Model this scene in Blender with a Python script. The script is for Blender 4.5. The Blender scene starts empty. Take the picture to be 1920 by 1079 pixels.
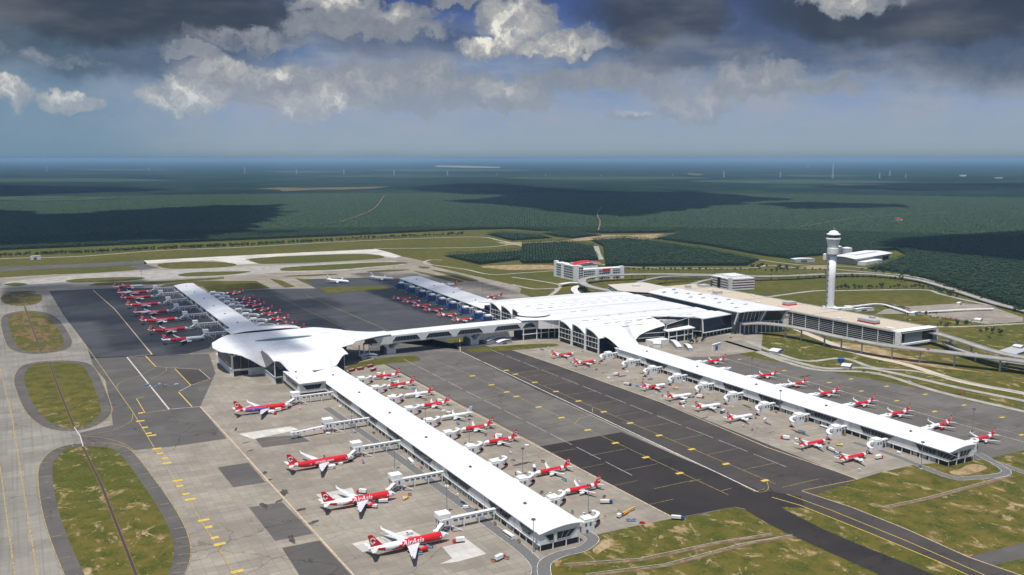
import bpy, bmesh, math, random
import numpy as np
from mathutils import Vector, Matrix
R = math.radians
random.seed(7)
rng = np.random.default_rng(11)
SC = bpy.context.scene
COL = SC.collection

# ------------------------------------------------------------------ camera
CX, CY, CZ = -317.1, -535.1, 282.0            # metres; x = across the piers, y = along the piers
HEAD = math.atan2(0.48175, 0.87631)           # heading, clockwise from +y
PITCH = math.atan((539.5 - 297.0) / 1700.0)
cam = bpy.data.cameras.new('camera')
cam.lens = 31.875; cam.sensor_width = 36.0
cam.clip_start = 1.0; cam.clip_end = 600000.0
camo = bpy.data.objects.new('camera', cam); COL.objects.link(camo)
camo.location = (CX, CY, CZ)
camo.rotation_euler = (math.pi/2 - PITCH, 0, -HEAD)
SC.camera = camo
SH, CH = math.sin(HEAD), math.cos(HEAD)

def G(px, py, z=0.0):
    """ground position (x, y) seen at photo pixel px,py when standing at height z"""
    u = (px - 960) / 1700.0; v = -(py - 539.5) / 1700.0
    f = math.cos(PITCH) + v*math.sin(PITCH); h = -math.sin(PITCH) + v*math.cos(PITCH)
    t = (CZ - z) / -h
    r, d = u*t, f*t
    return (CX + r*CH + d*SH, CY - r*SH + d*CH)

# ------------------------------------------------------------------ light
SUN_EL, SUN_AZ = R(73), R(226)                # azimuth clockwise from +y
sd = bpy.data.lights.new('sun', 'SUN'); sd.energy = 4.5; sd.angle = R(0.53); sd.color = (1.0, 0.955, 0.89)
so = bpy.data.objects.new('sun', sd); COL.objects.link(so)
sdir = Vector((math.sin(SUN_AZ)*math.cos(SUN_EL), math.cos(SUN_AZ)*math.cos(SUN_EL), math.sin(SUN_EL)))
so.rotation_euler = sdir.to_track_quat('Z', 'Y').to_euler()
so.location = (0, 0, 4000)
SC.view_settings.view_transform = 'Standard'
SC.view_settings.look = 'None'
SC.view_settings.exposure = 0.12
SC.view_settings.gamma = 1.0

# ------------------------------------------------------------------ node helper
class NT:
    def __init__(s, tree): s.t = tree; s.n = tree.nodes; s.l = tree.links
    def new(s, typ, **kw):
        n = s.n.new(typ)
        for k, v in kw.items(): setattr(n, k, v)
        return n
    def put(s, sock, v):
        if isinstance(v, bpy.types.NodeSocket): s.l.new(v, sock)
        elif isinstance(v, (tuple, list)) and len(v) == 3 and sock.type == 'RGBA': sock.default_value = (*v, 1)
        else: sock.default_value = v
    def m(s, op, a, b=0.0, c=None, clamp=False):
        n = s.new('ShaderNodeMath', operation=op, use_clamp=clamp)
        s.put(n.inputs[0], a); s.put(n.inputs[1], b)
        if c is not None: s.put(n.inputs[2], c)
        return n.outputs[0]
    def vm(s, op, a, b=(0, 0, 0)):
        n = s.new('ShaderNodeVectorMath', operation=op)
        s.put(n.inputs[0], a)
        if op == 'SCALE': s.put(n.inputs[3], b)
        else: s.put(n.inputs[1], b)
        return n.outputs['Value'] if op in ('LENGTH', 'DOT_PRODUCT', 'DISTANCE') else n.outputs[0]
    def comb(s, x, y, z=0.0):
        n = s.new('ShaderNodeCombineXYZ')
        for i, v in enumerate((x, y, z)): s.put(n.inputs[i], v)
        return n.outputs[0]
    def sep(s, v):
        n = s.new('ShaderNodeSeparateXYZ'); s.l.new(v, n.inputs[0]); return n.outputs
    def rng(s, v, a, b, c=0.0, d=1.0, smooth=True):
        n = s.new('ShaderNodeMapRange', interpolation_type='SMOOTHSTEP' if smooth else 'LINEAR')
        s.put(n.inputs[0], v); n.inputs[1].default_value = a; n.inputs[2].default_value = b
        n.inputs[3].default_value = c; n.inputs[4].default_value = d
        return n.outputs[0]
    def mix(s, f, a, b, blend='MIX'):
        n = s.new('ShaderNodeMix', data_type='RGBA', blend_type=blend)
        s.put(n.inputs[0], f); s.put(n.inputs[6], a); s.put(n.inputs[7], b)
        return n.outputs[2]
    def noise(s, vec, scale, detail=4.0, rough=0.55, dist=0.0, col=False):
        n = s.new('ShaderNodeTexNoise'); s.put(n.inputs['Vector'], vec)
        n.inputs['Scale'].default_value = scale; n.inputs['Detail'].default_value = detail
        n.inputs['Roughness'].default_value = rough; n.inputs['Distortion'].default_value = dist
        return n.outputs[1] if col else n.outputs[0]
    def ramp(s, f, stops):
        n = s.new('ShaderNodeValToRGB'); s.put(n.inputs[0], f)
        e = n.color_ramp.elements
        while len(e) < len(stops): e.new(0.5)
        for el, (p, c) in zip(e, stops): el.position = p; el.color = (*c, 1)
        return n.outputs[0]

# ------------------------------------------------------------------ sky
W = bpy.data.worlds.new('World'); SC.world = W; W.use_nodes = True
nt = NT(W.node_tree); nt.n.clear()
out = nt.new('ShaderNodeOutputWorld'); bg = nt.new('ShaderNodeBackground')
nt.l.new(bg.outputs[0], out.inputs[0])
tc = nt.new('ShaderNodeTexCoord')
dx, dy, dz = nt.sep(tc.outputs['Generated'])
cr = nt.m('SUBTRACT', nt.m('MULTIPLY', dx, CH), nt.m('MULTIPLY', dy, SH))
cf = nt.m('ADD', nt.m('MULTIPLY', dx, SH), nt.m('MULTIPLY', dy, CH))
az = nt.m('ARCTAN2', cr, cf)                                  # azimuth from the view heading
hl = nt.m('SQRT', nt.m('ADD', nt.m('MULTIPLY', cr, cr), nt.m('MULTIPLY', cf, cf)))
el = nt.m('ARCTAN2', dz, hl)                                  # elevation
U = nt.m('MULTIPLY', az, 10.0); V = nt.m('MULTIPLY', el, 10.0)   # tenths of a radian
P = nt.comb(U, V, 0.0)
nis = nt.new('ShaderNodeTexSky', sky_type='NISHITA'); nis.sun_disc = False
nis.sun_elevation = SUN_EL; nis.sun_rotation = SUN_AZ; nis.altitude = 200
nish = nt.mix(1.0, nis.outputs[0], (0.12, 0.12, 0.12), 'MULTIPLY')
low = nt.ramp(nt.rng(el, 0.0, 0.2, smooth=False), [(0.0, (.175, .25, .325)), (0.045, (.255, .325, .385)), (0.09, (.265, .345, .425)), (0.25, (.245, .325, .47)),
              (0.5, (.13, .215, .39)), (0.75, (.07, .12, .30)), (1.0, (.035, .065, .22))])
low = nt.mix(nt.rng(U, -4.6, -2.6, .75, 0), low, (.135, .235, .33))
base = nt.mix(nt.rng(el, 0.19, 0.45), low, nish)
def AZ(px): return math.atan((px - 960) / 1700.0) * 10
def EL(py): return math.atan((297 - py) / 1700.0) * 10
w1 = nt.vm('SUBTRACT', nt.noise(P, 1.3, 6, 0.6, col=True), (.5, .5, .5))
w2 = nt.vm('SUBTRACT', nt.noise(P, 3.6, 9, 0.62, col=True), (.5, .5, .5))
Pw = nt.vm('ADD', P, nt.vm('ADD', nt.vm('SCALE', w1, 0.55), nt.vm('SCALE', w2, 0.34)))
Ps = nt.vm('ADD', P, nt.vm('MULTIPLY', w1, (1.6, .6, 0)))
def blobs(PP, lst, soft, flat=0):
    acc = None
    for (x, y, rx, ry, amp) in lst:
        q = nt.vm('MULTIPLY', nt.vm('SUBTRACT', PP, (AZ(x), EL(y), 0)), (170.0/rx, 170.0/ry, 0))
        if flat: s3 = nt.sep(q); q = nt.comb(s3[0], nt.m('MAXIMUM', s3[1], nt.m('MULTIPLY', s3[1], -flat)))
        d = nt.vm('LENGTH', q)
        k = nt.rng(d, 1+soft, 1-soft, 0.0, amp)
        acc = k if acc is None else nt.m('MAXIMUM', acc, k)
    return acc
veil = nt.m('MULTIPLY', nt.rng(nt.noise(nt.vm('MULTIPLY', P, (.55, 1.7, 0)), 1.5, 8, .58), .36, .66), nt.rng(el, .012, .06))
veil = nt.m('MULTIPLY', veil, nt.rng(el, .16, .10))
veil = nt.m('MULTIPLY', veil, nt.rng(U, -4.3, -1.6, .15, 1.0))
c1 = nt.mix(nt.m('MULTIPLY', veil, .75), base, (.31, .345, .405))
deckD = blobs(Ps, [(215, 40, 430, 78, .98), (180, 112, 330, 48, .6), (1225, 40, 140, 68, .93), (1360, 105, 300, 46, .6),
                   (1720, 40, 330, 85, .95), (1850, 100, 230, 72, .7), (1560, 120, 330, 40, .5), (750, 85, 150, 40, .5), (2300, 40, 500, 120, .95), (-400, 60, 500, 120, .9),
                   (900, 8, 120, 26, .5)], .45)
dkn = nt.noise(nt.vm('MULTIPLY', P, (.5, 1.5, 0)), 1.7, 6, .5)
dcol = nt.mix(nt.rng(dkn, .42, .80), (.044, .060, .088), (.125, .14, .165))
c2 = nt.mix(deckD, c1, dcol)
mid = blobs(Ps, [(760, 190, 520, 70, .6), (1250, 180, 460, 60, .5), (420, 150, 200, 50, .3), (1650, 200, 420, 60, .35)], .8)
mid = nt.m('MULTIPLY', mid, nt.rng(nt.noise(nt.vm('MULTIPLY', Pw, (.8, 1.5, 0)), 1.6, 8, .6), .38, .66))
c2 = nt.mix(mid, c2, (.325, .355, .41))
cl = [(690, 66, 140, 46, 1), (630, 22, 62, 26, 1), (760, 35, 70, 22, .9), (965, 50, 75, 42, 1), (1050, 92, 95, 32, 1), (930, 100, 75, 28, 1), (370, 192, 75, 46, 1), (500, 178, 160, 50, 1), (420, 150, 60, 34, .9),
      (600, 205, 66, 28, 1), (760, 182, 210, 60, .85), (950, 192, 95, 32, .9), (1100, 165, 180, 34, .7), (32, 205, 48, 26, 1), (152, 208, 50, 26, 1),
      (1575, 22, 90, 38, 1), (1410, 175, 120, 42, .75), (1545, 182, 60, 24, .8), (1290, 210, 85, 28, .8), (1175, 226, 42, 18, .8), (1240, 180, 60, 24, .6),
      (100, 135, 95, 18, .45), (490, 92, 130, 32, .6), (1690, 215, 70, 16, .4), (380, 118, 50, 18, .8), (870, 18, 50, 20, .8), (1340, 12, 60, 24, .7)]
cb = blobs(Pw, cl, .6, 1.8)
f0 = nt.noise(Pw, 5.0, 9, .6)
cm = nt.rng(nt.m('ADD', cb, nt.m('MULTIPLY', nt.m('SUBTRACT', f0, .5), 1.0)), .25, .72)
hot = blobs(Pw, [(645, 12, 45, 22, 1), (955, 60, 50, 50, .85), (1040, 95, 60, 26, .85), (915, 92, 45, 32, 1), (360, 195, 60, 36, 1), (600, 206, 64, 26, 1), (32, 198, 48, 24, .9),
                 (152, 200, 50, 24, .9), (1560, 16, 60, 28, .6), (520, 150, 60, 20, .7), (950, 180, 45, 18, .6), (1290, 203, 55, 16, .55), (1180, 217, 30, 10, .6), (1410, 165, 60, 16, .35), (745, 40, 25, 14, .7), (450, 140, 70, 20, .5), (690, 170, 80, 24, .35), (820, 160, 60, 24, .3)], .9, 1.6)
f1 = nt.noise(nt.vm('ADD', Pw, (0.03, 0.16, 0)), 5.0, 9, .6)
sh = nt.m('ADD', nt.m('MULTIPLY', nt.m('SUBTRACT', f0, f1), 2.6), .45, clamp=True)
lit = nt.m('MULTIPLY', nt.m('ADD', nt.m('MULTIPLY', hot, .75), .22), nt.m('ADD', nt.m('MULTIPLY', sh, .8), .45), clamp=True)
ccol = nt.ramp(lit, [(0.0, (.155, .18, .225)), (0.3, (.255, .275, .31)), (0.62, (.41, .41, .405)), (1.0, (.80, .775, .69))])
ccol = nt.mix(nt.rng(el, .13, .02, 0, .5), ccol, (.32, .38, .46))
c3 = nt.mix(nt.m('MULTIPLY', cm, nt.rng(el, .02, .09, .55, .95)), c2, ccol)
nt.l.new(c3, bg.inputs[0]); bg.inputs[1].default_value = 1.0
W.cycles.sampling_method = 'MANUAL'; W.cycles.sample_map_resolution = 256
SC.cycles.max_bounces = 5; SC.cycles.diffuse_bounces = 2; SC.cycles.glossy_bounces = 2; SC.cycles.transparent_max_bounces = 6
SC.cycles.volume_bounces = 0; SC.cycles.use_denoising = True; SC.cycles.denoising_prefilter = 'ACCURATE'
SC.cycles.sample_clamp_indirect = 4

# ------------------------------------------------------------------ materials
MATS = {}
def mat(name, col, rough=.6, metal=0.0, fn=None, spec=.5):
    if name in MATS: return MATS[name]
    m = bpy.data.materials.new(name); m.use_nodes = True
    t = NT(m.node_tree); b = t.n['Principled BSDF']
    b.inputs['Roughness'].default_value = rough; b.inputs['Metallic'].default_value = metal
    b.inputs['Specular IOR Level'].default_value = spec
    if fn: t.put(b.inputs['Base Color'], fn(t, b))
    else:
        g = t.new('ShaderNodeNewGeometry')
        n = t.noise(g.outputs['Position'], .35, 5, .6)
        c0 = tuple(c*.86 for c in col); c1_ = tuple(min(1, c*1.07) for c in col)
        t.put(b.inputs['Base Color'], t.mix(t.rng(n, .3, .7), c0, c1_))
    MATS[name] = m
    return m
def pos(t): return t.new('ShaderNodeNewGeometry').outputs['Position']

def f_grass(t, b):
    p = pos(t)
    n1 = t.noise(p, .004, 6, .6); n2 = t.noise(p, .06, 6, .65); n3 = t.noise(p, .35, 4, .6)
    c = t.mix(t.rng(n1, .35, .65), (.070, .077, .012), (.118, .094, .020))
    c = t.mix(t.rng(n2, .38, .66), c, (.042, .056, .008))
    c = t.mix(t.m('MULTIPLY', t.rng(n3, .4, .7), .5), c, (.130, .110, .030))
    return c
def f_field(t, b):      # grass with bare sandy patches
    p = pos(t)
    c = f_grass(t, b)
    q = t.vm('MULTIPLY', p, (1.0, .7, 1))
    far_ = t.rng(t.sep(p)[1], 700, 450, .12, 1.0)
    d = t.m('MULTIPLY', t.rng(t.noise(q, .055, 12, .78, .6), .535, .60), t.rng(t.noise(p, .012, 4, .6), .36, .50))
    d2 = t.m('MULTIPLY', t.rng(t.noise(p, .22, 6, .75), .62, .68), .7)
    d = t.m('MULTIPLY', t.m('MAXIMUM', d, d2), far_)
    return t.mix(t.m('MULTIPLY', d, .85), c, t.mix(t.rng(t.noise(p, .12, 6, .7), .35, .65), (.22, .145, .065), (.42, .31, .18)))
def f_dirt(t, b):
    p = pos(t); q = t.vm('MULTIPLY', p, (1.6, .6, 1))
    c = f_grass(t, b)
    d = t.rng(t.noise(q, .035, 9, .7, 1.0), .49, .56)
    return t.mix(t.m('MULTIPLY', d, .8), c, t.mix(t.noise(p, .4, 3), (.12, .062, .035), (.24, .14, .085)))
def f_soil(t, b):
    p = pos(t)
    return t.mix(t.rng(t.noise(p, .06, 9, .75), .4, .6), (.19, .135, .068), (.36, .27, .15))
def slab(t, p, c0, c1, cell, line=.75, stain=.35, tint=(.10, .095, .085)):
    br = t.new('ShaderNodeTexBrick'); t.put(br.inputs['Vector'], p); br.offset = 0.0
    br.inputs['Scale'].default_value = 1.0; br.inputs['Brick Width'].default_value = cell; br.inputs['Row Height'].default_value = cell
    br.inputs['Mortar Size'].default_value = .16; br.inputs['Mortar Smooth'].default_value = .5; br.inputs['Bias'].default_value = 0
    t.put(br.inputs['Color1'], c0); t.put(br.inputs['Color2'], c1); t.put(br.inputs['Mortar'], tuple(c*.55 for c in c0))
    c = t.mix(line, t.mix(.5, c0, c1), br.outputs[0])
    bb = t.new('ShaderNodeTexBrick'); t.put(bb.inputs['Vector'], p); bb.offset = .37; bb.inputs['Scale'].default_value = 1.0
    bb.inputs['Brick Width'].default_value = cell*4.0; bb.inputs['Row Height'].default_value = cell*2.0; bb.inputs['Mortar Size'].default_value = .0
    t.put(bb.inputs['Color1'], (.80, .80, .80)); t.put(bb.inputs['Color2'], (1.10, 1.09, 1.07)); t.put(bb.inputs['Mortar'], (1, 1, 1))
    c = t.mix(.75, c, t.mix(1.0, c, bb.outputs[0], 'MULTIPLY'))
    big = t.noise(p, .012, 8, .68)
    c = t.mix(t.m('MULTIPLY', t.rng(big, .42, .62), .5), c, tuple(x*.66 for x in c0))
    ck = t.new('ShaderNodeTexVoronoi', feature='DISTANCE_TO_EDGE'); t.put(ck.inputs['Vector'], t.vm('ADD', t.vm('MULTIPLY', p, (1, 1.6, 1)), t.vm('SCALE', t.noise(p, .05, 5, .7, col=True), 22.0))); ck.inputs['Scale'].default_value = .016
    c = t.mix(t.m('MULTIPLY', t.m('MULTIPLY', t.rng(ck.outputs[0], .012, .004), t.rng(t.noise(p, .006, 3), .45, .6)), .65), c, tuple(x*.35 for x in c0))
    sx = t.noise(t.vm('MULTIPLY', p, (.012, .35, 1)), 1.0, 5, .6)      # wheel and jet streaks across the stands
    c = t.mix(t.m('MULTIPLY', t.rng(sx, .5, .78), stain), c, tint)
    sp = t.noise(p, .11, 6, .72)
    c = t.mix(t.m('MULTIPLY', t.rng(sp, .60, .70), .45), c, tuple(x*.5 for x in c0))
    return c
def f_conc(t, b): return slab(t, pos(t), (.250, .220, .178), (.312, .276, .228), 7.5)
def f_concw(t, b): return slab(t, pos(t), (.50, .48, .44), (.60, .575, .53), 7.5, stain=.1)
def f_taxi(t, b):
    p = pos(t); c = slab(t, p, (.225, .208, .18), (.262, .244, .212), 9, stain=.0)
    s = t.noise(t.vm('MULTIPLY', p, (.35, .006, 1)), 1.0, 5, .6)
    return t.mix(t.m('MULTIPLY', t.rng(s, .45, .75), .5), c, (.13, .12, .105))
def f_apr(t, b): return slab(t, pos(t), (.122, .113, .100), (.145, .134, .119), 7.5, line=.35, stain=.35, tint=(.06, .058, .055))
def f_aspm(t, b): return slab(t, pos(t), (.098, .090, .083), (.118, .109, .100), 11, line=.25, stain=.4, tint=(.055, .052, .05))
def f_aspd(t, b):
    p = pos(t); c = slab(t, p, (.056, .048, .043), (.074, .064, .057), 15, line=.3, stain=.35, tint=(.085, .08, .074))
    return c
def f_aspb(t, b):
    p = pos(t); return slab(t, p, (.028, .023, .021), (.038, .032, .029), 15, line=.3, stain=.25, tint=(.05, .046, .042))
def f_aspn(t, b): return slab(t, pos(t), (.050, .051, .056), (.066, .067, .072), 20, line=.35, stain=.4, tint=(.12, .117, .115))
def f_road(t, b):
    p = pos(t); return t.mix(t.rng(t.noise(p, .05, 6, .6), .35, .65), (.26, .245, .22), (.36, .34, .31))
def f_roof(t, b):
    p = pos(t)
    n = t.noise(p, .05, 6, .6)
    c = t.mix(t.rng(n, .35, .7), (.73, .73, .735), (.66, .66, .67))
    s = t.noise(t.vm('MULTIPLY', p, (.08, 1.2, .2)), 1.0, 3, .5)
    return t.mix(t.m('MULTIPLY', t.rng(s, .5, .8), .25), c, (.56, .56, .57))
def seams(t, c):
    o = t.sep(pos(t))
    for k, w_ in ((0, .035), (1, .022)):
        d = t.m('ABSOLUTE', t.m('SUBTRACT', t.m('FRACT', t.m('MULTIPLY', o[k], 1/(8.0 if k == 0 else 12.5))), .5))
        c = t.mix(t.m('MULTIPLY', t.rng(d, w_, w_*.4), .45), c, (.42, .42, .43))
    st = t.noise(t.vm('MULTIPLY', pos(t), (.5, .08, .2)), 1.0, 6, .7)
    return t.mix(t.m('MULTIPLY', t.rng(st, .55, .75), .3), c, (.50, .49, .47))
def f_wall(t, b):
    p = pos(t)
    br = t.new('ShaderNodeTexBrick'); br.offset = 0
    o = t.sep(p); t.put(br.inputs['Vector'], t.comb(t.m('ADD', o[0], o[1]), o[2]))
    br.inputs['Scale'].default_value = 1; br.inputs['Brick Width'].default_value = 3.0; br.inputs['Row Height'].default_value = 1.5
    br.inputs['Mortar Size'].default_value = .05
    t.put(br.inputs['Color1'], (.72, .705, .66)); t.put(br.inputs['Color2'], (.76, .745, .70)); t.put(br.inputs['Mortar'], (.46, .455, .44))
    n = t.noise(t.vm('MULTIPLY', p, (.25, .25, .05)), 1, 5, .6)
    return t.mix(t.m('MULTIPLY', t.rng(n, .45, .8), .35), br.outputs[0], (.36, .35, .32))
def f_leaf(c0, c1, sc=.15):
    def f(t, b):
        p = pos(t)
        n = t.noise(p, sc, 3, .6); n2 = t.noise(p, .0016, 6, .6)
        c = t.mix(t.rng(n, .3, .7), c0, c1)
        return t.mix(t.m('MULTIPLY', t.rng(n2, .4, .7), .35), c, (.024, .042, .018))
    return f
def f_far(t, b):
    p = pos(t)
    v = t.new('ShaderNodeTexVoronoi'); t.put(v.inputs['Vector'], p); v.inputs['Scale'].default_value = .09
    n = t.noise(p, .0011, 9, .62); n2 = t.noise(p, .00025, 7, .6, 1.0)
    c = t.mix(t.rng(n, .42, .62), (.007, .023, .014), (.022, .044, .023))
    c = t.mix(t.m('MULTIPLY', t.rng(n2, .55, .64), .8), c, (.050, .062, .028))
    cv = t.new('ShaderNodeTexVoronoi'); t.put(cv.inputs['Vector'], t.vm('MULTIPLY', p, (1, 1, 0))); cv.inputs['Scale'].default_value = .0011
    hs = t.sep(cv.outputs['Color'])
    c = t.mix(t.m('MULTIPLY', hs[0], .35), c, (.009, .024, .015))
    bp = t.new('ShaderNodeBump'); bp.inputs['Strength'].default_value = 1.0; bp.inputs['Distance'].default_value = 9.0
    t.put(bp.inputs['Height'], t.m('SUBTRACT', 1.0, v.outputs[0])); t.l.new(bp.outputs[0], b.inputs['Normal'])
    return c
M = dict(
 grass=mat('grass', None, .95, fn=f_grass, spec=.1), field=mat('field_grass', None, .95, fn=f_field, spec=.1), dirtgrass=mat('patchy_grass', None, .95, fn=f_dirt, spec=.1),
 soil=mat('soil', None, .95, fn=f_soil, spec=.1), conc=mat('concrete', None, .85, fn=f_conc, spec=.2), concw=mat('new_concrete', None, .8, fn=f_concw, spec=.2),
 taxi=mat('taxiway_concrete', None, .85, fn=f_taxi, spec=.2), apr=mat('worn_asphalt', None, .8, fn=f_apr, spec=.2), aspm=mat('grey_asphalt', None, .85, fn=f_aspm, spec=.2),
 aspd=mat('dark_asphalt', None, .8, fn=f_aspd, spec=.25), aspb=mat('fresh_asphalt', None, .75, fn=f_aspb, spec=.25), aspn=mat('blue_asphalt', None, .8, fn=f_aspn, spec=.25),
 road=mat('road_concrete', None, .85, fn=f_road, spec=.2),
 roof=mat('white_roof', None, .45, fn=lambda t, b: seams(t, f_roof(t, b))), wall=mat('panel_wall', None, .6, fn=f_wall),
 white=mat('white_paint', (.80, .80, .78), .5), offw=mat('white_steel', (.70, .70, .66), .5), grey=mat('light_grey', (.42, .43, .43), .6), dgrey=mat('dark_grey', (.09, .095, .10), .6),
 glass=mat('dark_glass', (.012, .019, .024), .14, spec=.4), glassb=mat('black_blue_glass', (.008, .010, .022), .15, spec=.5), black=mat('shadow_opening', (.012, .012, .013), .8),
 frame=mat('mullion', (.34, .36, .37), .5), beam=mat('concrete_beam', (.52, .51, .47), .7), tan=mat('tan_roof', (.50, .42, .32), .85), rail=mat('steel', (.30, .31, .32), .5, .3),
 yel=mat('yellow_paint', None, .8, fn=lambda t, b: t.mix(t.rng(t.noise(pos(t), .6, 6, .75), .42, .68), (.62, .42, .04), (.30, .24, .10))), wline=mat('white_line_paint', None, .8, fn=lambda t, b: t.mix(t.rng(t.noise(pos(t), .3, 6, .75), .40, .65), (.62, .60, .55), (.30, .28, .25))), oline=mat('faded_orange_line', None, .8, fn=lambda t, b: t.mix(t.rng(t.noise(pos(t), .3, 6, .75), .40, .65), (.58, .44, .29), (.34, .25, .16))), yline=mat('faded_yellow_line', None, .8, fn=lambda t, b: t.mix(t.rng(t.noise(pos(t), .25, 6, .75), .38, .62), (.44, .31, .09), (.19, .16, .10))),
 red=mat('red_paint', (.62, .012, .018), .28), redd=mat('maroon', (.30, .015, .02), .5), blue=mat('blue_cover', (.020, .065, .22), .6), skyb=mat('light_blue', (.18, .42, .60), .5), orange=mat('orange', (.75, .25, .03), .5),
 acw=mat('aircraft_white', (.80, .80, .79), .25), acg=mat('wing_grey', (.60, .615, .62), .35), purple=mat('purple_paint', (.16, .12, .40), .3), tyre=mat('tyre', (.02, .02, .02), .8),
 palm=mat('palm_leaf', None, .7, fn=f_leaf((.007, .024, .013), (.046, .076, .030), .075), spec=.2), leaf=mat('leaf', None, .8, fn=f_leaf((.022, .048, .016), (.052, .090, .028), .5), spec=.2),
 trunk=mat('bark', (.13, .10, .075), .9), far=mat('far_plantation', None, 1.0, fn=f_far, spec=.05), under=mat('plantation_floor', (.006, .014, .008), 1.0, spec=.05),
 kerb=mat('kerb', (.52, .50, .46), .8), drain=mat('drain_lining', (.16, .10, .07), .9), tarmac=mat('road_asphalt', (.13, .125, .12), .85), skin=mat('skin', (.35, .2, .13), .6),
 silo=mat('silo_steel', (.30, .31, .31), .5), far_white=mat('far_white', (.7, .7, .68), .7))

# ------------------------------------------------------------------ mesh helpers
class MB:
    def __init__(s): s.v = []; s.f = []; s.mi = []; s.cur = 0
    def add(s, vs, fs, mi=None):
        o = len(s.v); s.v += [tuple(v) for v in vs]
        s.f += [tuple(i+o for i in f) for f in fs]; s.mi += [s.cur if mi is None else mi]*len(fs)
    def box(s, x0, x1, y0, y1, z0, z1, mi=None, T=None):
        vs = [(x0, y0, z0), (x1, y0, z0), (x1, y1, z0), (x0, y1, z0), (x0, y0, z1), (x1, y0, z1), (x1, y1, z1), (x0, y1, z1)]
        if T: vs = [T(v) for v in vs]
        s.add(vs, [(3, 2, 1, 0), (4, 5, 6, 7), (0, 1, 5, 4), (1, 2, 6, 5), (2, 3, 7, 6), (3, 0, 4, 7)], mi)
    def bar(s, a, b, w, h=None, mi=None):
        """beam of width w and height h between two points"""
        a, b = Vector(a), Vector(b); h = w if h is None else h
        d = (b-a); d.normalize() if d.length else None
        up = Vector((0, 0, 1)) if abs(d.z) < .95 else Vector((0, 1, 0))
        r = d.cross(up).normalized(); u = r.cross(d).normalized()
        vs = [p + r*sx*w/2 + u*sz*h/2 for p in (a, b) for sx, sz in ((-1, -1), (1, -1), (1, 1), (-1, 1))]
        s.add(vs, [(3, 2, 1, 0), (4, 5, 6, 7), (0, 1, 5, 4), (1, 2, 6, 5), (2, 3, 7, 6), (3, 0, 4, 7)], mi)
    def cyl(s, c, r0, r1, z0, z1, n=12, mi=None):
        vs = []
        for z, r in ((z0, r0), (z1, r1)):
            for i in range(n):
                a = 2*math.pi*i/n; vs.append((c[0]+r*math.cos(a), c[1]+r*math.sin(a), z))
        fs = [(i, (i+1) % n, n+(i+1) % n, n+i) for i in range(n)] + [tuple(range(n))[::-1], tuple(range(n, 2*n))]
        s.add(vs, fs, mi)
    def prism(s, pts, z0, z1, mi=None):
        a = sum(pts[i][0]*pts[(i+1) % len(pts)][1]-pts[(i+1) % len(pts)][0]*pts[i][1] for i in range(len(pts)))
        if a < 0: pts = pts[::-1]
        n = len(pts)
        s.add([(x, y, z0) for x, y in pts]+[(x, y, z1) for x, y in pts],
              [tuple(range(n))[::-1], tuple(range(n, 2*n))]+[(i, (i+1) % n, n+(i+1) % n, n+i) for i in range(n)], mi)
    def tube(s, pts, r, n=8, mi=None):
        for a, b in zip(pts[:-1], pts[1:]): s.bar(a, b, r*2, r*2, mi)
    def grid(s, P, mi=None):
        """P: rows of points"""
        nr, nc = len(P), len(P[0]); vs = [p for r in P for p in r]
        s.add(vs, [(i*nc+j, i*nc+j+1, (i+1)*nc+j+1, (i+1)*nc+j) for i in range(nr-1) for j in range(nc-1)], mi)
    def build(s, name, mats, parent=None, smooth=False):
        me = bpy.data.meshes.new(name); me.from_pydata(s.v, [], s.f)
        for m_ in (mats if isinstance(mats, (list, tuple)) else [mats]): me.materials.append(M[m_] if isinstance(m_, str) else m_)
        if any(s.mi): me.polygons.foreach_set('material_index', s.mi)
        if smooth: me.polygons.foreach_set('use_smooth', [True]*len(s.f))
        me.update()
        o = bpy.data.objects.new(name, me); COL.objects.link(o)
        if parent: o.parent = parent
        return o
def tag(o, label=None, cat=None, group=None, kind=None):
    for k, v in (('label', label), ('category', cat), ('group', group), ('kind', kind)):
        if v: o[k] = v
    return o
def empty(name, loc=(0, 0, 0), rz=0.0, label=None, cat=None, group=None):
    o = bpy.data.objects.new(name, None); COL.objects.link(o); o.empty_display_size = 1
    o.location = loc; o.rotation_euler = (0, 0, rz)
    return tag(o, label, cat, group)
def copy_tree(o, parent=None):
    c = o.copy(); COL.objects.link(c)
    if parent: c.parent = parent
    for ch in list(KIDS.get(o.name, o.children)): copy_tree(ch, c)
    return c
KIDS = {}
def place(proto, loc, rz, label, group=None, sc=None):
    """first use moves the prototype itself, later uses copy it with its parts"""
    if not proto.get('_used'):
        o = proto; proto['_used'] = 1
    else:
        o = copy_tree(proto)
    o.location = loc; o.rotation_euler = (0, 0, rz)
    if sc: o.scale = sc
    o['label'] = label
    if group: o['group'] = group
    return o

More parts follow.
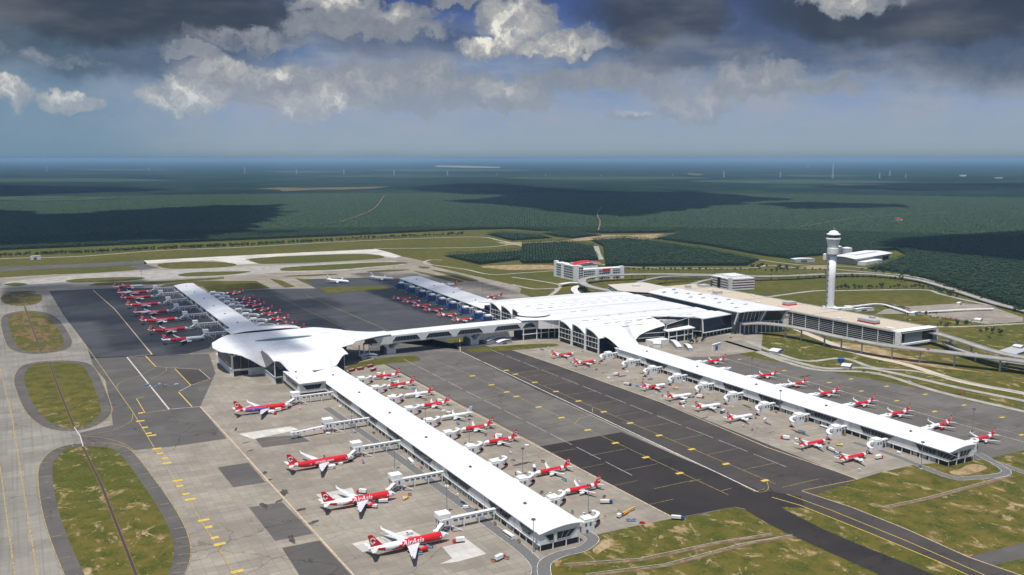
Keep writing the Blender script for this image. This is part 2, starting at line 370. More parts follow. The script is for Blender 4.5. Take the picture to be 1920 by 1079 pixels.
def catmull(pts, n=6, closed=False):
    out_ = []; N = len(pts)
    rngi = range(N) if closed else range(N-1)
    for i in rngi:
        p0 = pts[(i-1) % N] if closed or i > 0 else pts[0]; p1 = pts[i]; p2 = pts[(i+1) % N]
        p3 = pts[(i+2) % N] if closed or i+2 < N else pts[-1]
        for k in range(n):
            t = k/n
            out_.append(tuple(.5*((2*p1[j])+(-p0[j]+p2[j])*t+(2*p0[j]-5*p1[j]+4*p2[j]-p3[j])*t*t+(-p0[j]+3*p1[j]-3*p2[j]+p3[j])*t**3) for j in range(len(p1))))
    if not closed: out_.append(tuple(pts[-1]))
    return out_
def offs(pts, d, closed=False):
    out_ = []; N = len(pts)
    for i in range(N):
        a = pts[(i-1) % N] if closed or i > 0 else pts[i]; b = pts[(i+1) % N] if closed or i < N-1 else pts[i]
        t = Vector((b[0]-a[0], b[1]-a[1])); t = t.normalized() if t.length else Vector((1, 0))
        out_.append((pts[i][0]-t.y*d, pts[i][1]+t.x*d) + tuple(pts[i][2:]))
    return out_
def px2(pts, z=0.0): return [G(x, y, z) for x, y in pts]
from mathutils.geometry import tessellate_polygon
def sheet(name, pts, z, m, kind='structure', smooth=0, mb=None):
    if smooth: pts = catmull(pts, smooth, True)
    vs = [Vector((x, y, 0)) for x, y in pts]
    tris = tessellate_polygon([vs])
    own = mb is None
    mb = mb or MB()
    fs = []
    for a, b, c in tris:
        cr_ = (vs[b]-vs[a]).cross(vs[c]-vs[a]).z
        fs.append((a, b, c) if cr_ > 0 else (a, c, b))
    mb.add([(v.x, v.y, z) for v in vs], fs)
    if own:
        o = mb.build(name, m); o['kind'] = kind
        return o
def ribbon(mb, pts, w, z, closed=False, mi=None):
    if closed: pts = list(pts)+[pts[0]]
    L = offs(pts, w/2); Rr = offs(pts, -w/2)
    n = len(pts)
    vs = [(p[0], p[1], z) for p in L]+[(p[0], p[1], z) for p in Rr]
    mb.add(vs, [(n+i, n+i+1, i+1, i) for i in range(n-1)], mi)
def dashes(mb, pts, w, z, on, off_, mi=None):
    acc = 0.0; seg = []; state = True; need = on
    cur = pts[0]; buf = [cur]
    for nx in pts[1:]:
        while True:
            d = math.dist(cur[:2], nx[:2])
            if d < need: need -= d; cur = nx; buf.append(nx); break
            t = need/d; cur = (cur[0]+(nx[0]-cur[0])*t, cur[1]+(nx[1]-cur[1])*t); buf.append(cur)
            if state: ribbon(mb, buf, w, z, mi=mi)
            buf = [cur]; state = not state; need = on if state else off_
def inpoly(P, x, y):
    """vectorised point in polygon"""
    r = np.zeros(len(x), bool); n = len(P)
    for i in range(n):
        x0, y0 = P[i]; x1, y1 = P[(i+1) % n]
        if y0 == y1: continue
        c = ((y0 > y) != (y1 > y)) & (x < (x1-x0)*(y-y0)/(y1-y0)+x0)
        r ^= c
    return r
# ================================================================== SETTING: ground
big = 300000.0
def disc(name, z, m, rad, n=64, cx=0, cy=0):
    mb = MB(); mb.add([(cx, cy, z)]+[(cx+rad*math.cos(2*math.pi*i/n), cy+rad*math.sin(2*math.pi*i/n), z) for i in range(n)],
                      [(0, 1+i, 1+(i+1) % n) for i in range(n)])
    return mb.build(name, m)
# ground: one sheet to the horizon, finer towards the middle
disc('ground', 0.0, 'field', big)['kind'] = 'structure'

def GP(pts, z=0): return px2(pts, z)
PAD = [(-200, 522), (0, 521), (95, 515), (150, 513), (262, 506), (300, 503), (270, 495), (272, 489), (480, 478), (620, 471), (705, 467.3), (732, 474), (752, 481), (805, 492), (812, 500),
       (855, 510), (960, 534), (977, 541), (975, 550), (1000, 559), (1100, 640), (1277, 662), (1365, 660), (1400, 669), (1552, 697), (1630, 711), (1738, 732), (1820, 753), (1920, 775), (2200, 835), (2200, 875),
       (1920, 845), (1851, 861), (1714, 872), (1652, 886), (1609, 899), (1505, 919), (1447, 933), (1398, 955), (1374, 951), (1259, 973), (1179, 989), (1111, 1005), (1000, 1079), (900, 1110), (850, 1300), (-350, 1300), (-350, 560)]
sheet('apron', GP(PAD), .05, 'conc')
# worn grey asphalt lane between the near pier and the centre line
lane = sheet('apron_lane', [(118, 860), (128, 3), (150, -2), (222, -2), (226, 200), (232, 400), (246, 640), (262, 700), (246, 760), (150, 760), (118, 700)], .09, 'apr')
sheet('dark_apron_lane', [(226, 18), (244, -8), (262, -14), (322, -8), (331, 281), (327, 450), (318, 615), (286, 700), (262, 700), (246, 645), (232, 400)], .13, 'aspd')
sheet('black_apron_patch', [(124, 209), (222, 209), (224, 110), (228, 18), (248, -12), (232, -32), (206, -12), (182, -2), (124, 3)], .14, 'aspb')
sheet('east_apron', [(459, -22), (459, 500)]+GP([(1365, 660), (1400, 669), (1552, 697), (1630, 711), (1738, 732), (1820, 753), (1920, 775), (2200, 835), (2200, 875), (1920, 845), (1860, 859)]), .09, 'apr')
# north apron in blue-grey asphalt
sheet('north_apron_west', GP([(92, 546), (205, 541), (300, 540), (326, 548), (437, 632), (402, 640), (392, 653), (350, 664), (290, 668), (170, 672), (162, 648), (118, 590)]), .09, 'aspn')
sheet('north_apron_east', GP([(350, 550), (390, 548), (512, 542), (592, 541), (560, 524), (690, 521), (750, 523), (790, 520), (940, 590), (960, 640), (862, 656), (640, 632), (440, 632)]), .09, 'aspn')
sheet('north_pier_side', GP([(296, 540), (310, 533), (360, 533), (500, 612), (437, 634)]), .11, 'aspn')
# grey asphalt west of the satellite
sheet('west_asphalt', GP([(170, 671), (290, 667), (392, 664), (404, 700), (375, 764), (425, 823), (320, 838), (249, 845), (232, 820), (212, 800), (208, 765), (197, 712), (176, 690)]), .09, 'aspm')
sheet('west_asphalt_neck', GP([(150, 812), (200, 800), (250, 788), (256, 844), (225, 846), (200, 836), (158, 836)]), .105, 'aspm')
sheet('dark_stand', GP([(328, 692), (373, 693), (394, 711), (358, 722)]), .13, 'aspd')
sheet('taxiway', GP([(-300, 545), (90, 546), (118, 590), (160, 650), (172, 672), (176, 690), (150, 812), (158, 836), (130, 850), (110, 890), (118, 960), (170, 1079), (230, 1200), (0, 1300), (-350, 1300)]), .08, 'taxi')
for i, q in enumerate([[(408, 877), (466, 868), (498, 905), (437, 914)], [(467, 952), (529, 942), (588, 1001), (516, 1015)], [(529, 1028), (599, 1014), (656, 1076), (700, 1130), (600, 1140)], [(478, 822), (560, 816), (582, 828), (492, 840)]]):
    sheet('old_slab', GP(q), .10, 'aspm')
for q in [[(447, 814), (545, 800), (560, 806), (475, 824)], [(660, 1020), (770, 993), (790, 1005), (680, 1036)], [(826, 1022), (862, 1012), (866, 1005), (912, 1039), (858, 1054), (824, 1058), (848, 1048)], [(592, 928), (660, 915), (668, 930), (610, 942)]]:
    sheet('pale_slab', GP(q), .11, 'concw')
sheet('runway', GP([(-400, 511), (0, 501), (200, 493), (270, 488.6), (276, 495), (200, 500), (0, 508.5), (-400, 521)]), .05, 'aspm')
sheet('runway_exit', GP([(235, 500), (270, 495), (300, 503), (262, 507)]), .07, 'aspm')
sheet('new_runway', GP([(270, 488.8), (480, 478), (620, 471.5), (705, 467.6), (732, 474), (752, 480.8), (740, 484), (724, 482), (712, 478.5), (690, 475.5), (640, 476), (520, 481), (458, 486), (470, 491), (497, 494), (440, 497), (425, 492), (400, 488.5), (345, 490.5), (277, 495)]), .09, 'concw')
sheet('taxiway_strip', GP([(0, 530), (120, 517), (300, 507), (520, 498), (660, 492), (740, 490), (760, 496), (640, 508), (520, 512), (330, 523), (130, 533), (0, 541)]), .07, 'road')
ISL = dict(
 a=[(-250, 518), (-100, 512), (0, 509), (130, 503.5), (232, 501), (258, 506), (180, 512), (90, 515.5), (0, 521), (-150, 532), (-260, 536)],
 b=[(297, 495.5), (360, 491), (420, 492.5), (444, 497), (410, 502), (318, 504)],
 c=[(467, 487), (480, 484.5), (560, 480), (655, 476.8), (692, 477.5), (720, 481.5), (705, 486), (605, 492), (517, 495), (485, 494.5)],
 d=[(525, 506), (540, 501.5), (620, 496.5), (705, 492.5), (757, 492), (759, 495), (705, 500), (630, 506), (542, 508.5)],
 e=[(335, 515), (375, 510.5), (462, 509), (465, 511), (425, 516), (350, 519)],
 f=[(123, 527.5), (150, 523), (225, 520), (272, 521), (238, 527), (150, 530.5)],
 g=[(7, 534), (30, 530.5), (52, 533), (30, 537)],
 h2=[(8, 549.5), (45, 546), (70, 548), (40, 550)],
 n1=[(537, 517.5), (620, 514), (627, 516), (545, 519)], n2=[(690, 509), (730, 506), (770, 506), (735, 509.5), (697, 511)],
 n3=[(775, 508), (812, 515), (868, 527), (850, 529), (800, 516)], n4=[(807, 506), (855, 514), (897, 526), (875, 527), (842, 517)],
 n5=[(785, 500), (805, 501.5), (803, 504), (790, 503.5)],
 s1=[(640, 693), (690, 676), (760, 668), (781, 669), (788, 675), (770, 679), (730, 682), (668, 692)], s2=[(875, 656), (900, 652), (990, 646), (1040, 645), (1040, 650), (960, 657), (900, 661), (885, 661)],
 s3=[(838, 636), (870, 634), (885, 640), (846, 645)])
for k, v in ISL.items(): sheet('grass_island', GP(v), .15, 'grass', smooth=4)
for v in [[(300, 540), (310, 533), (360, 528), (480, 527), (508, 541), (392, 548), (380, 538), (330, 533)], [(505, 523), (528, 526), (554, 538), (534, 540)], [(552, 522), (572, 524), (590, 535), (582, 536)], [(592, 540), (680, 537), (727, 537), (726, 544), (655, 547), (618, 551)],
          [(180, 531), (300, 528), (420, 520), (420, 523), (300, 533), (165, 536)]]:
    sheet('grass_verge', GP(v), .13, 'grass')
sheet('grass_island', GP([(1, 560), (10, 552), (42, 550), (72, 552), (79, 560), (68, 570), (37, 574), (10, 570)]), .15, 'dirtgrass', smooth=4)
BIG = [([(15, 602), (25, 589), (50, 585), (80, 590), (98, 602), (117, 632), (119, 647), (108, 656), (75, 661), (45, 657), (27, 643)], 'dirtgrass'),
       ([(45, 708), (58, 686), (95, 680), (145, 683), (165, 700), (186, 755), (187, 778), (165, 796), (137, 803), (100, 795), (70, 770), (52, 735)], 'field'),
       ([(98, 892), (104, 862), (125, 843), (160, 838), (202, 840), (226, 853), (256, 892), (302, 962), (323, 1012), (325, 1050), (306, 1092), (270, 1130), (190, 1120), (150, 1060), (112, 965)], 'field')]
mk = MB()   # 0 white 1 yellow 2 orange 3 faint yellow
def line(pts, w, mi, n=1, z=.20, smooth=0):
    p = catmull(pts, smooth) if smooth else pts
    ribbon(mk, p, w, z, mi=mi)
for pts, m in BIG:
    w = catmull(GP(pts), 5, True)
    a = sum(w[i][0]*w[(i+1) % len(w)][1]-w[(i+1) % len(w)][0]*w[i][1] for i in range(len(w)))
    sg = -1 if a > 0 else 1
    sheet('taxiway_shoulder', offs(w, 12*sg, True), .12, 'aspm')
    sheet('grass_island', w, .16, m)
    e = offs(w, 11.5*sg, True); ribbon(mk, e, .7, .20, True, mi=3)
    for i in range(0, len(w), 2):
        ribbon(mk, [offs(w, 3*sg, True)[i], e[i]], .5, .20, mi=3)
# bare earth drain trenches in the islands
dr = MB()
for pts in ([(46, 575), (55, 600), (77, 659)], [(93, 682), (112, 735), (139, 801)], [(155, 838), (190, 910), (255, 1078), (300, 1200)]):
    ribbon(dr, GP(pts), 1.9, .21, mi=0)
    for s_ in (-1, 1): ribbon(dr, offs(GP(pts), 1.2*s_), .35, .24, mi=2)
ribbon(dr, GP([(139, 801), (150, 818), (156, 838)]), .8, .21, mi=1)
mat('drain_dark', (.05, .03, .02), .9); M['drain_dark'] = MATS['drain_dark']
dr.build('drain', ['drain_dark', 'kerb', 'drain'])['kind'] = 'structure'
mat('brick_soil', None, .95, fn=lambda t, b: t.mix(t.rng(t.noise(pos(t), .12, 8, .8), .42, .58), (.11, .075, .04), (.24, .165, .10))); M['brick_soil'] = MATS['brick_soil']
# grass east of the near apron with black taxiways
sheet('black_taxiway', GP([(1400, 958), (1447, 932), (1472, 957), (1544, 993), (1602, 1018), (1720, 1065), (1800, 1100), (1700, 1120), (1652, 1079), (1490, 1007), (1440, 982)]), .12, 'aspb')
sheet('black_taxiway_join', GP([(1335, 935), (1373, 950.4), (1397, 954.4), (1402, 960), (1450, 936), (1420, 915)]), .125, 'aspb')
sheet('link_taxiway', GP([(1447, 932), (1470, 926), (1503, 921), (1600, 953), (1700, 993), (1815, 1045), (1930, 1085), (1850, 1095), (1760, 1054), (1640, 1004), (1560, 972), (1500, 948)]), .10, 'aspd')
sheet('taxiway_stub', GP([(1815, 1045), (1920, 1018), (2000, 1000), (2020, 1030), (1920, 1048), (1850, 1062)]), .08, 'aspm')
for pts, w, mi in (([(1503, 921), (1600, 953), (1700, 993), (1815, 1045), (1930, 1085)], .9, 2), ([(1447, 933), (1500, 948), (1640, 1004), (1760, 1054), (1850, 1095)], .9, 1), ([(1475, 927), (1560, 958), (1700, 1015), (1860, 1085)], .7, 1),
                   ([(1505, 920), (1609, 899.5)], .6, 1)):
    line(GP(pts), w, mi)
cul = MB()
for pts in ([(1060, 1060), (1200, 1050), (1340, 1020), (1450, 1002)], [(1660, 952), (1740, 935), (1880, 897), (1900, 893)], [(1100, 1079), (1250, 1060), (1400, 1020), (1490, 1005)]):
    ribbon(cul, catmull(GP(pts), 4), 3, .10, mi=0); ribbon(cul, offs(GP(pts), -2.2), .9, .13, mi=2); ribbon(cul, offs(GP(pts), 2.2), .4, .16, mi=1)
cul.build('earth_ditch', ['brick_soil', 'kerb', 'drain'])['kind'] = 'structure'
# ------------------------------------------------------------------ painted markings
line(GP([(865, 660), (1421, 923)]), 1.3, 0); line(GP([(862, 637), (863, 660)]), 1.2, 2); line(GP([(790, 655), (862, 660)]), .9, 2)
line(GP([(745, 699), (880, 771), (1262, 971)]), 1.3, 2); line(GP([(480, 578), (520, 600), (598, 618)]), 1.4, 2)
line(GP([(968, 658), (1240, 755), (1440, 840), (1609, 899)]), 1.2, 2)
line(GP([(175, 545), (215, 580), (285, 665)]), 1.8, 2); line(GP([(285, 665), (238, 670)]), 1.3, 2)
line(GP([(238, 670), (317, 768)]), 1.6, 0); line(GP([(317, 768), (375, 763)]), 1.0, 0); line(GP([(375, 763), (400, 789), (663, 1079), (700, 1120)]), 1.3, 2)
line(GP([(273, 668), (292, 688)]), 1.4, 1); line(GP([(335, 736), (360, 763)]), 1.4, 1); line(GP([(256, 748), (272, 775), (317, 769)]), .9, 1); line(GP([(328, 692), (358, 723)]), 1.1, 1); line(GP([(358, 723), (335, 735)]), .9, 0); line(GP([(292, 688), (373, 693), (394, 711), (358, 723)]), .9, 2); line(GP([(256, 748), (270, 745)]), .8, 1)
line(GP([(160, 647), (191, 690), (249, 773), (288, 838), (415, 1036), (445, 1085)]), .9, 3)
for pts in ([(0, 692), (22, 780), (70, 1079), (90, 1200)], [(-40, 860), (0, 875), (28, 1079), (40, 1150)]): line(GP(pts), .9, 3)
line(GP([(-60, 640), (0, 692)]), .9, 3)
for p in ([(249, 773), (246, 790), (225, 802), (200, 810), (150, 818)], [(219, 728), (225, 718), (262, 705), (290, 690)], [(282, 712), (310, 697), (311, 690)], [(252, 846), (230, 832), (195, 822), (152, 818)], [(1437, 900), (1440, 918), (1420, 923), (1390, 910)], [(1111, 765), (1108, 778), (1086, 786), (1076, 798)]):
    line(GP(p), .6, 3, smooth=5)
for y0, ys in ((195, [504, 450, 410, 386, 333, 284, 232, 182, 132, 82]), (249, [510, 485, 435, 383, 333, 281, 231, 181, 130, 81, 31])):
    line([(y0-8 if y0 == 195 else y0-10, 640), (y0, 520), (y0+1, 250), (y0+2, 20)], .6, 3)
    for y in ys:
        mk.box(y0-3.8, y0+3.8, y-2.0, y+2.0, .19, .22, 1)
        if y0 == 195: line([(y0-44, y-20), (y0-1, y-20)], .45, 3)
        else: line([(y0+1, y-20), (y0+46, y-20)], .45, 3)
for x, r in ((154, (640, 60)), (292, (640, 20))): dashes(mk, [(x, r[0]), (x, r[1])], .5, .2, 42, 8, mi=0)
for y, x in ((254, 616), (206, 624), (157, 632), (104, 629), (52, 620), (3, 577), (103, 576), (154, 577), (205, 577), (254, 576), (330, 575), (410, 570)): mk.box(x-3.6, x+3.6, y-1.6, y+1.6, .19, .22, 1)
line([(577, 440), (577, -20)], .6, 3); line([(556, 460), (556, -20)], .9, 2)
for i, (x, y) in enumerate([(263, 790), (272, 802), (279, 813), (285, 817), (294, 842), (300, 851), (309, 860), (313, 869), (333, 902), (337, 912), (349, 927), (357, 937), (382, 976), (391, 989), (403, 1009), (412, 1021), (445, 1072), (264, 775)]):
    gx, gy = G(x, y); k = 4.2 if i % 4 in (0, 3) else 2.8
    mk.box(gx-k, gx+k, gy-2.3, gy+2.3, .19, .22, 1)
# stand centre lines
for y in (50, 148, 253, 355, 462): line([(-118, y), (-50, y)], .45, 3)
for y in (545, 495, 441, 389, 336, 287, 236, 186, 136, 85, 35): line([(74, y), (150, y)], .4, 3)
for y in (544, 486, 433, 385, 334, 283, 232, 181, 130, 80, 30): line([(330, y), (378, y)], .4, 3)
for y in (462, 380, 310, 259, 209, 158, 109, 58, 8): line([(505, y), (576, y-8)], .4, 3)
for y in range(880, 1400, 50): line([(60, y), (160, y)], .5, 3); line([(330, y), (270, y)], .5, 3)
line([(215, 760), (205, 1300)], .8, 3); line([(160, 780), (150, 1330)], .7, 3)
for x, y in ((228, 15), (196, 60), (205, 30)): line([(x-8, y), (x+6, y+1)], .5, 3)
mk.build('pavement_markings', ['wline', 'yel', 'oline', 'yline'])['kind'] = 'structure'

# ------------------------------------------------------------------ roads on the ground
rd = MB(); rl = MB()
def road(pts, w, z=.08, n=5, edge=True, mi=0):
    p = catmull(GP(pts), n)
    ribbon(rd, p, w, z, mi=mi)
    if edge:
        for s_ in (-1, 1): ribbon(rl, offs(p, s_*(w/2-.4)), .4, z+.03)
road([(1004, 1090), (1000, 1050), (905, 975), (735, 850), (612, 765)], 10, .12, mi=1)
road([(1030, 1110), (1020, 1060), (1050, 1040), (1090, 1030), (1112, 1012), (1098, 1000)], 10, .17, mi=1)
road([(1600, 830), (1670, 852), (1775, 893), (1815, 897), (1887, 887), (1850, 860), (1832, 850)], 9, .14, mi=1)
road([(1860, 865), (1920, 886), (2000, 910)], 9, .12, mi=1)
road([(1420, 660), (1520, 692), (1640, 700), (1760, 735), (1920, 772), (2100, 815)], 9, .12)
road([(1360, 640), (1440, 664), (1540, 690), (1620, 690), (1700, 705), (1800, 728), (1920, 752), (2100, 790)], 10, .10)
road([(1480, 612), (1600, 660), (1700, 684), (1800, 715), (1920, 738), (2100, 775)], 14, .09, mi=2)
road([(1400, 640), (1500, 676), (1580, 672), (1640, 690), (1720, 697), (1840, 722), (1920, 738)], 8, .11)
road([(1440, 557), (1525, 546), (1565, 545.5), (1648, 544), (1735, 544), (1765, 552), (1815, 564), (1870, 575), (1960, 590)], 10, .09)
road([(1040, 508), (980, 512), (920, 515), (870, 505), (800, 495), (805, 488), (830, 488)], 8, .09)
road([(960, 534), (1000, 542), (1040, 541), (1044, 545), (1028, 557)], 9, .09)
road([(960, 520), (1010, 527), (1050, 535), (1042, 545)], 8, .08)
road([(-200, 497), (0, 485.5), (150, 481), (300, 470), (450, 464), (640, 453.5), (880, 444.5), (940, 452), (985, 463), (1010, 470), (970, 476)], 12, .06)
road([(700, 466), (760, 466), (900, 464), (950, 460)], 10, .06)
road([(1115, 462), (1118, 475), (1124, 487)], 26, .06, mi=0, edge=False)
road([(1080, 490), (1200, 502), (1400, 503), (1440, 498), (1500, 503), (1560, 505), (1620, 510), (1700, 517), (1760, 530)], 10, .06)
road([(1420, 487), (1500, 497), (1590, 500), (1660, 508)], 9, .06)
road([(1690, 470), (1760, 465), (1800, 458), (1835, 457)], 12, .06, edge=False)
road([(1560, 583), (1650, 572), (1700, 582), (1760, 592)], 7, .10)
road([(1740, 612), (1800, 613), (1920, 607), (2000, 603)], 8, .09)
rd.build('road', ['road', 'tarmac', 'tan'])['kind'] = 'structure'
rl.build('road_markings', 'wline')['kind'] = 'structure'
sheet('car_park_paving', GP([(1700, 575), (1800, 569), (1850, 572), (1919, 596), (1918, 604), (1850, 608), (1800, 600), (1715, 588), (1640, 590), (1660, 580)]), .12, 'conc')
sheet('terminal_forecourt', [(420, 520), (480, 470), (560, 440), (640, 440), (700, 500), (760, 560), (760, 640), (420, 640)], .10, 'conc')
for q in ([(1111, 1030), (1135, 1015), (1145, 1018), (1150, 1022), (1128, 1034), (1120, 1040)], [(1780, 885), (1800, 893), (1850, 880), (1838, 872), (1815, 872), (1800, 880)]): sheet('sandy_patch', GP(q), .07, 'soil', smooth=3)
for q in ([(930, 454), (1000, 455), (1073, 449), (1130, 440.5), (1180, 441), (1270, 437.5), (1276, 441), (1225, 448.5), (1110, 450.5), (1073, 453), (1000, 459), (950, 460)], [(900, 499), (960, 497), (1030, 497), (1042, 500), (1042, 505), (960, 507), (905, 502)],
          [(480, 357), (520, 354), (560, 355), (735, 352), (700, 356), (640, 358.5), (600, 358), (530, 361.5), (524, 358.5)], [(815, 311), (860, 311.4), (940, 314), (935, 316), (870, 315.5), (820, 314)], [(1290, 326), (1320, 328), (1310, 331), (1290, 329)], [(1500, 500), (1560, 498), (1560, 503), (1510, 504)],
          [(1560, 640), (1640, 650), (1700, 668), (1790, 690), (1850, 700), (1760, 690), (1650, 672), (1560, 655)]):
    sheet('bare_earth', GP(q), .04 if q[0][1] > 400 else 11.0, 'dirtgrass' if q[0][0] in (480, 1290) else 'soil')

# lighter fields and tracks far out; two patches are sunlit bands painted as colour
mat('sunlit_band_field', None, .95, fn=lambda t, b: t.mix(t.rng(t.noise(pos(t), .004, 8, .7), .4, .6), (.026, .050, .026), (.050, .070, .036)), spec=.05); M['sunlit_band_field'] = MATS['sunlit_band_field']
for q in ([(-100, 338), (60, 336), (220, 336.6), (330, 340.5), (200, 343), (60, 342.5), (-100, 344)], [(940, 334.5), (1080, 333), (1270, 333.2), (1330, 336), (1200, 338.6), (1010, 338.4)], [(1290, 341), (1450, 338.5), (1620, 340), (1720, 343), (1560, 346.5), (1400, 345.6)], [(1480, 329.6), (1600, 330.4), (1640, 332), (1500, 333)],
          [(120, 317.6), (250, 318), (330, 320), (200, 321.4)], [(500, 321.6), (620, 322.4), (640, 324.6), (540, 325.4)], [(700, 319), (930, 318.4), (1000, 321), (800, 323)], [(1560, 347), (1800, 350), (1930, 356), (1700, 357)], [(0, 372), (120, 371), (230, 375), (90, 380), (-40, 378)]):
    sheet('sunlit_band_field', GP(q), 10.5, 'sunlit_band_field', smooth=3)
tk = MB()
for q in ([(1122, 437), (1125, 420), (1120, 405), (1128, 392)], [(300, 345), (620, 340), (1000, 339), (1350, 343)], [(1500, 430), (1620, 412), (1780, 402)], [(700, 330), (1100, 327), (1600, 329)], [(640, 420), (700, 396), (720, 370)]): ribbon(tk, catmull(GP(q), 5), 5 if q[0][1] > 380 else 16, 10.8)
tk.build('plantation_track', 'brick_soil')['kind'] = 'structure'
# ================================================================== plantation
def farpt(x, y): return G(x, y)
MAINF = [(-900, 560), (-400, 492), (0, 470), (330, 456), (640, 443), (850, 432.5), (960, 430), (1010, 434), (1065, 435.5), (1130, 438.5), (1275, 436.5), (1225, 448), (1330, 462), (1430, 480), (1480, 486), (1500, 483), (1600, 476), (1680, 470),
         (1700, 480), (1660, 494), (1625, 504), (1700, 514), (1770, 532), (1815, 548), (1870, 566), (1920, 580), (2100, 625), (2600, 740)]
PATCH = [[(911, 440), (940, 436), (1010, 440), (1037, 447), (960, 452)], [(1013, 437.5), (1073, 434.5), (1130, 442), (1073, 447.5), (1040, 444)],
         [(830, 480), (977, 470), (980, 457), (1063, 453), (1112, 462), (1123, 488), (1040, 494), (980, 495), (973, 488), (900, 497)],
         [(1107, 451), (1170, 446), (1225, 452), (1330, 468), (1425, 487), (1400, 499), (1135, 500), (1131, 463)]]
def ring_far(front, dist):
    """close a front line with a far arc"""
    p = GP(front)
    a0 = math.atan2(p[0][0]-CX, p[0][1]-CY); a1 = math.atan2(p[-1][0]-CX, p[-1][1]-CY)
    arc = [(CX+dist*math.sin(a1+(a0-a1)*k/24), CY+dist*math.cos(a1+(a0-a1)*k/24)) for k in range(25)]
    return p+arc
MAINP = ring_far(MAINF, 9000)
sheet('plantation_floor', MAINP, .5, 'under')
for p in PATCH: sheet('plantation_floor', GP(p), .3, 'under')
# distant canopy beyond 7.5 km, a sheet at crown height out to the horizon
def annulus(name, r0, r1, z, m, a0, a1, n=60):
    mb = MB(); P0 = []
    rr = [r0*(r1/r0)**(k/24) for k in range(25)]
    mb.grid([[(CX+r*math.sin(a0+(a1-a0)*i/n), CY+r*math.cos(a0+(a1-a0)*i/n), z) for i in range(n+1)] for r in rr][::-1])
    o = mb.build(name, m); return o
o = annulus('distant_plantation', 7300, 290000, 8.5, 'far', HEAD-1.5, HEAD+1.5)
tag(o, 'vast dark green oil palm plantation fading to the hazy horizon', 'plantation', kind='stuff')

def palms(name, poly_list, spacing, dmin, dmax, kind, label, hmean=8.5):
    X0 = np.array([q for P_ in poly_list for q in P_])
    x0, y0 = X0.min(0); x1, y1 = X0.max(0)
    x0 = max(x0, CX-dmax); x1 = min(x1, CX+dmax); y0 = max(y0, CY-dmax); y1 = min(y1, CY+dmax)
    gx, gy = np.meshgrid(np.arange(x0, x1, spacing), np.arange(y0, y1, spacing*.87))
    gx = gx + (np.arange(gx.shape[0]) % 2)[:, None]*spacing/2
    x = gx.ravel(); y = gy.ravel()
    rx, ry = x-CX, y-CY
    d = np.hypot(rx, ry); a = np.arctan2(rx*CH-ry*SH, rx*SH+ry*CH)
    k = (d > dmin) & (d <= dmax) & (np.abs(a) < .60)
    x, y = x[k], y[k]
    ins = np.zeros(len(x), bool)
    for P_ in poly_list: ins |= inpoly(P_, x, y)
    x, y = x[ins], y[ins]
    keep = rng.random(len(x)) > .04; x, y = x[keep], y[keep]
    x = x + rng.normal(0, spacing*.09, len(x)); y = y + rng.normal(0, spacing*.09, len(x))
    n = len(x); h = rng.normal(hmean, 1.3, n); s = rng.normal(1, .16, n)*spacing/11.0; th = rng.random(n)*6.283
    if kind == 'near':
        nf = 8; tv = []; tf = []
        for i in range(nf):
            a_ = 2*math.pi*i/nf; w = .34
            up = 1.1 if i % 2 else .3
            tv += [(0, 0, 0), (2.4*math.cos(a_-w), 2.4*math.sin(a_-w), up), (2.4*math.cos(a_+w), 2.4*math.sin(a_+w), up), (4.7*math.cos(a_), 4.7*math.sin(a_), -1.7+(.9 if i % 2 else 0))]
            b_ = i*4; tf += [(b_, b_+1, b_+2), (b_+1, b_+3, b_+2)]
        # trunk
        b_ = len(tv); tv += [(.35, 0, -9), (-.2, .3, -9), (-.2, -.3, -9), (0, 0, 0)]; tf += [(b_, b_+1, b_+3), (b_+1, b_+2, b_+3), (b_+2, b_, b_+3)]
    else:
        nf = 6; tv = [(0, 0, 1.0)]; tf = []
        for i in range(nf):
            a_ = 2*math.pi*i/nf; rr_ = 5.0 if i % 2 else 3.4
            tv.append((rr_*math.cos(a_), rr_*math.sin(a_), -3.0 if i % 2 else -.6))
        tf = [(0, 1+i, 1+(i+1) % nf) for i in range(nf)]
    tv = np.array(tv); tf = np.array(tf); m_ = len(tv)
    c, s_ = np.cos(th)[:, None], np.sin(th)[:, None]
    vx = (tv[None, :, 0]*c-tv[None, :, 1]*s_)*s[:, None]+x[:, None]
    vy = (tv[None, :, 0]*s_+tv[None, :, 1]*c)*s[:, None]+y[:, None]
    vz = np.maximum(tv[None, :, 2]*s[:, None]+h[:, None], 0.2)
    V_ = np.stack([vx, vy, vz], -1).reshape(-1, 3).astype(np.float32)
    F_ = (tf[None]+(np.arange(n)*m_)[:, None, None]).reshape(-1, 3).astype(np.int32)
    me = bpy.data.meshes.new(name); me.vertices.add(len(V_)); me.vertices.foreach_set('co', V_.ravel())
    me.loops.add(F_.size); me.loops.foreach_set('vertex_index', F_.ravel())
    me.polygons.add(len(F_)); me.polygons.foreach_set('loop_start', np.arange(0, F_.size, 3, dtype=np.int32))
    me.update(calc_edges=True); me.materials.append(M['palm'])
    o_ = bpy.data.objects.new(name, me); COL.objects.link(o_)
    tag(o_, label, 'plantation', kind='stuff'); print(name, n, 'palms')
palms('oil_palm_plantation', [MAINP], 9.6, 0, 3700, 'near', 'dense rows of dark green oil palms bordering the airfield')
palms('oil_palm_plantation', [MAINP], 13.5, 3700, 7400, 'far', 'oil palm plantation stretching into the distance behind the airfield', 8.0)
palms('oil_palm_grove', [GP(p) for p in PATCH], 10.0, 0, 6000, 'near', 'separate oil palm groves between dirt tracks behind the hotel')

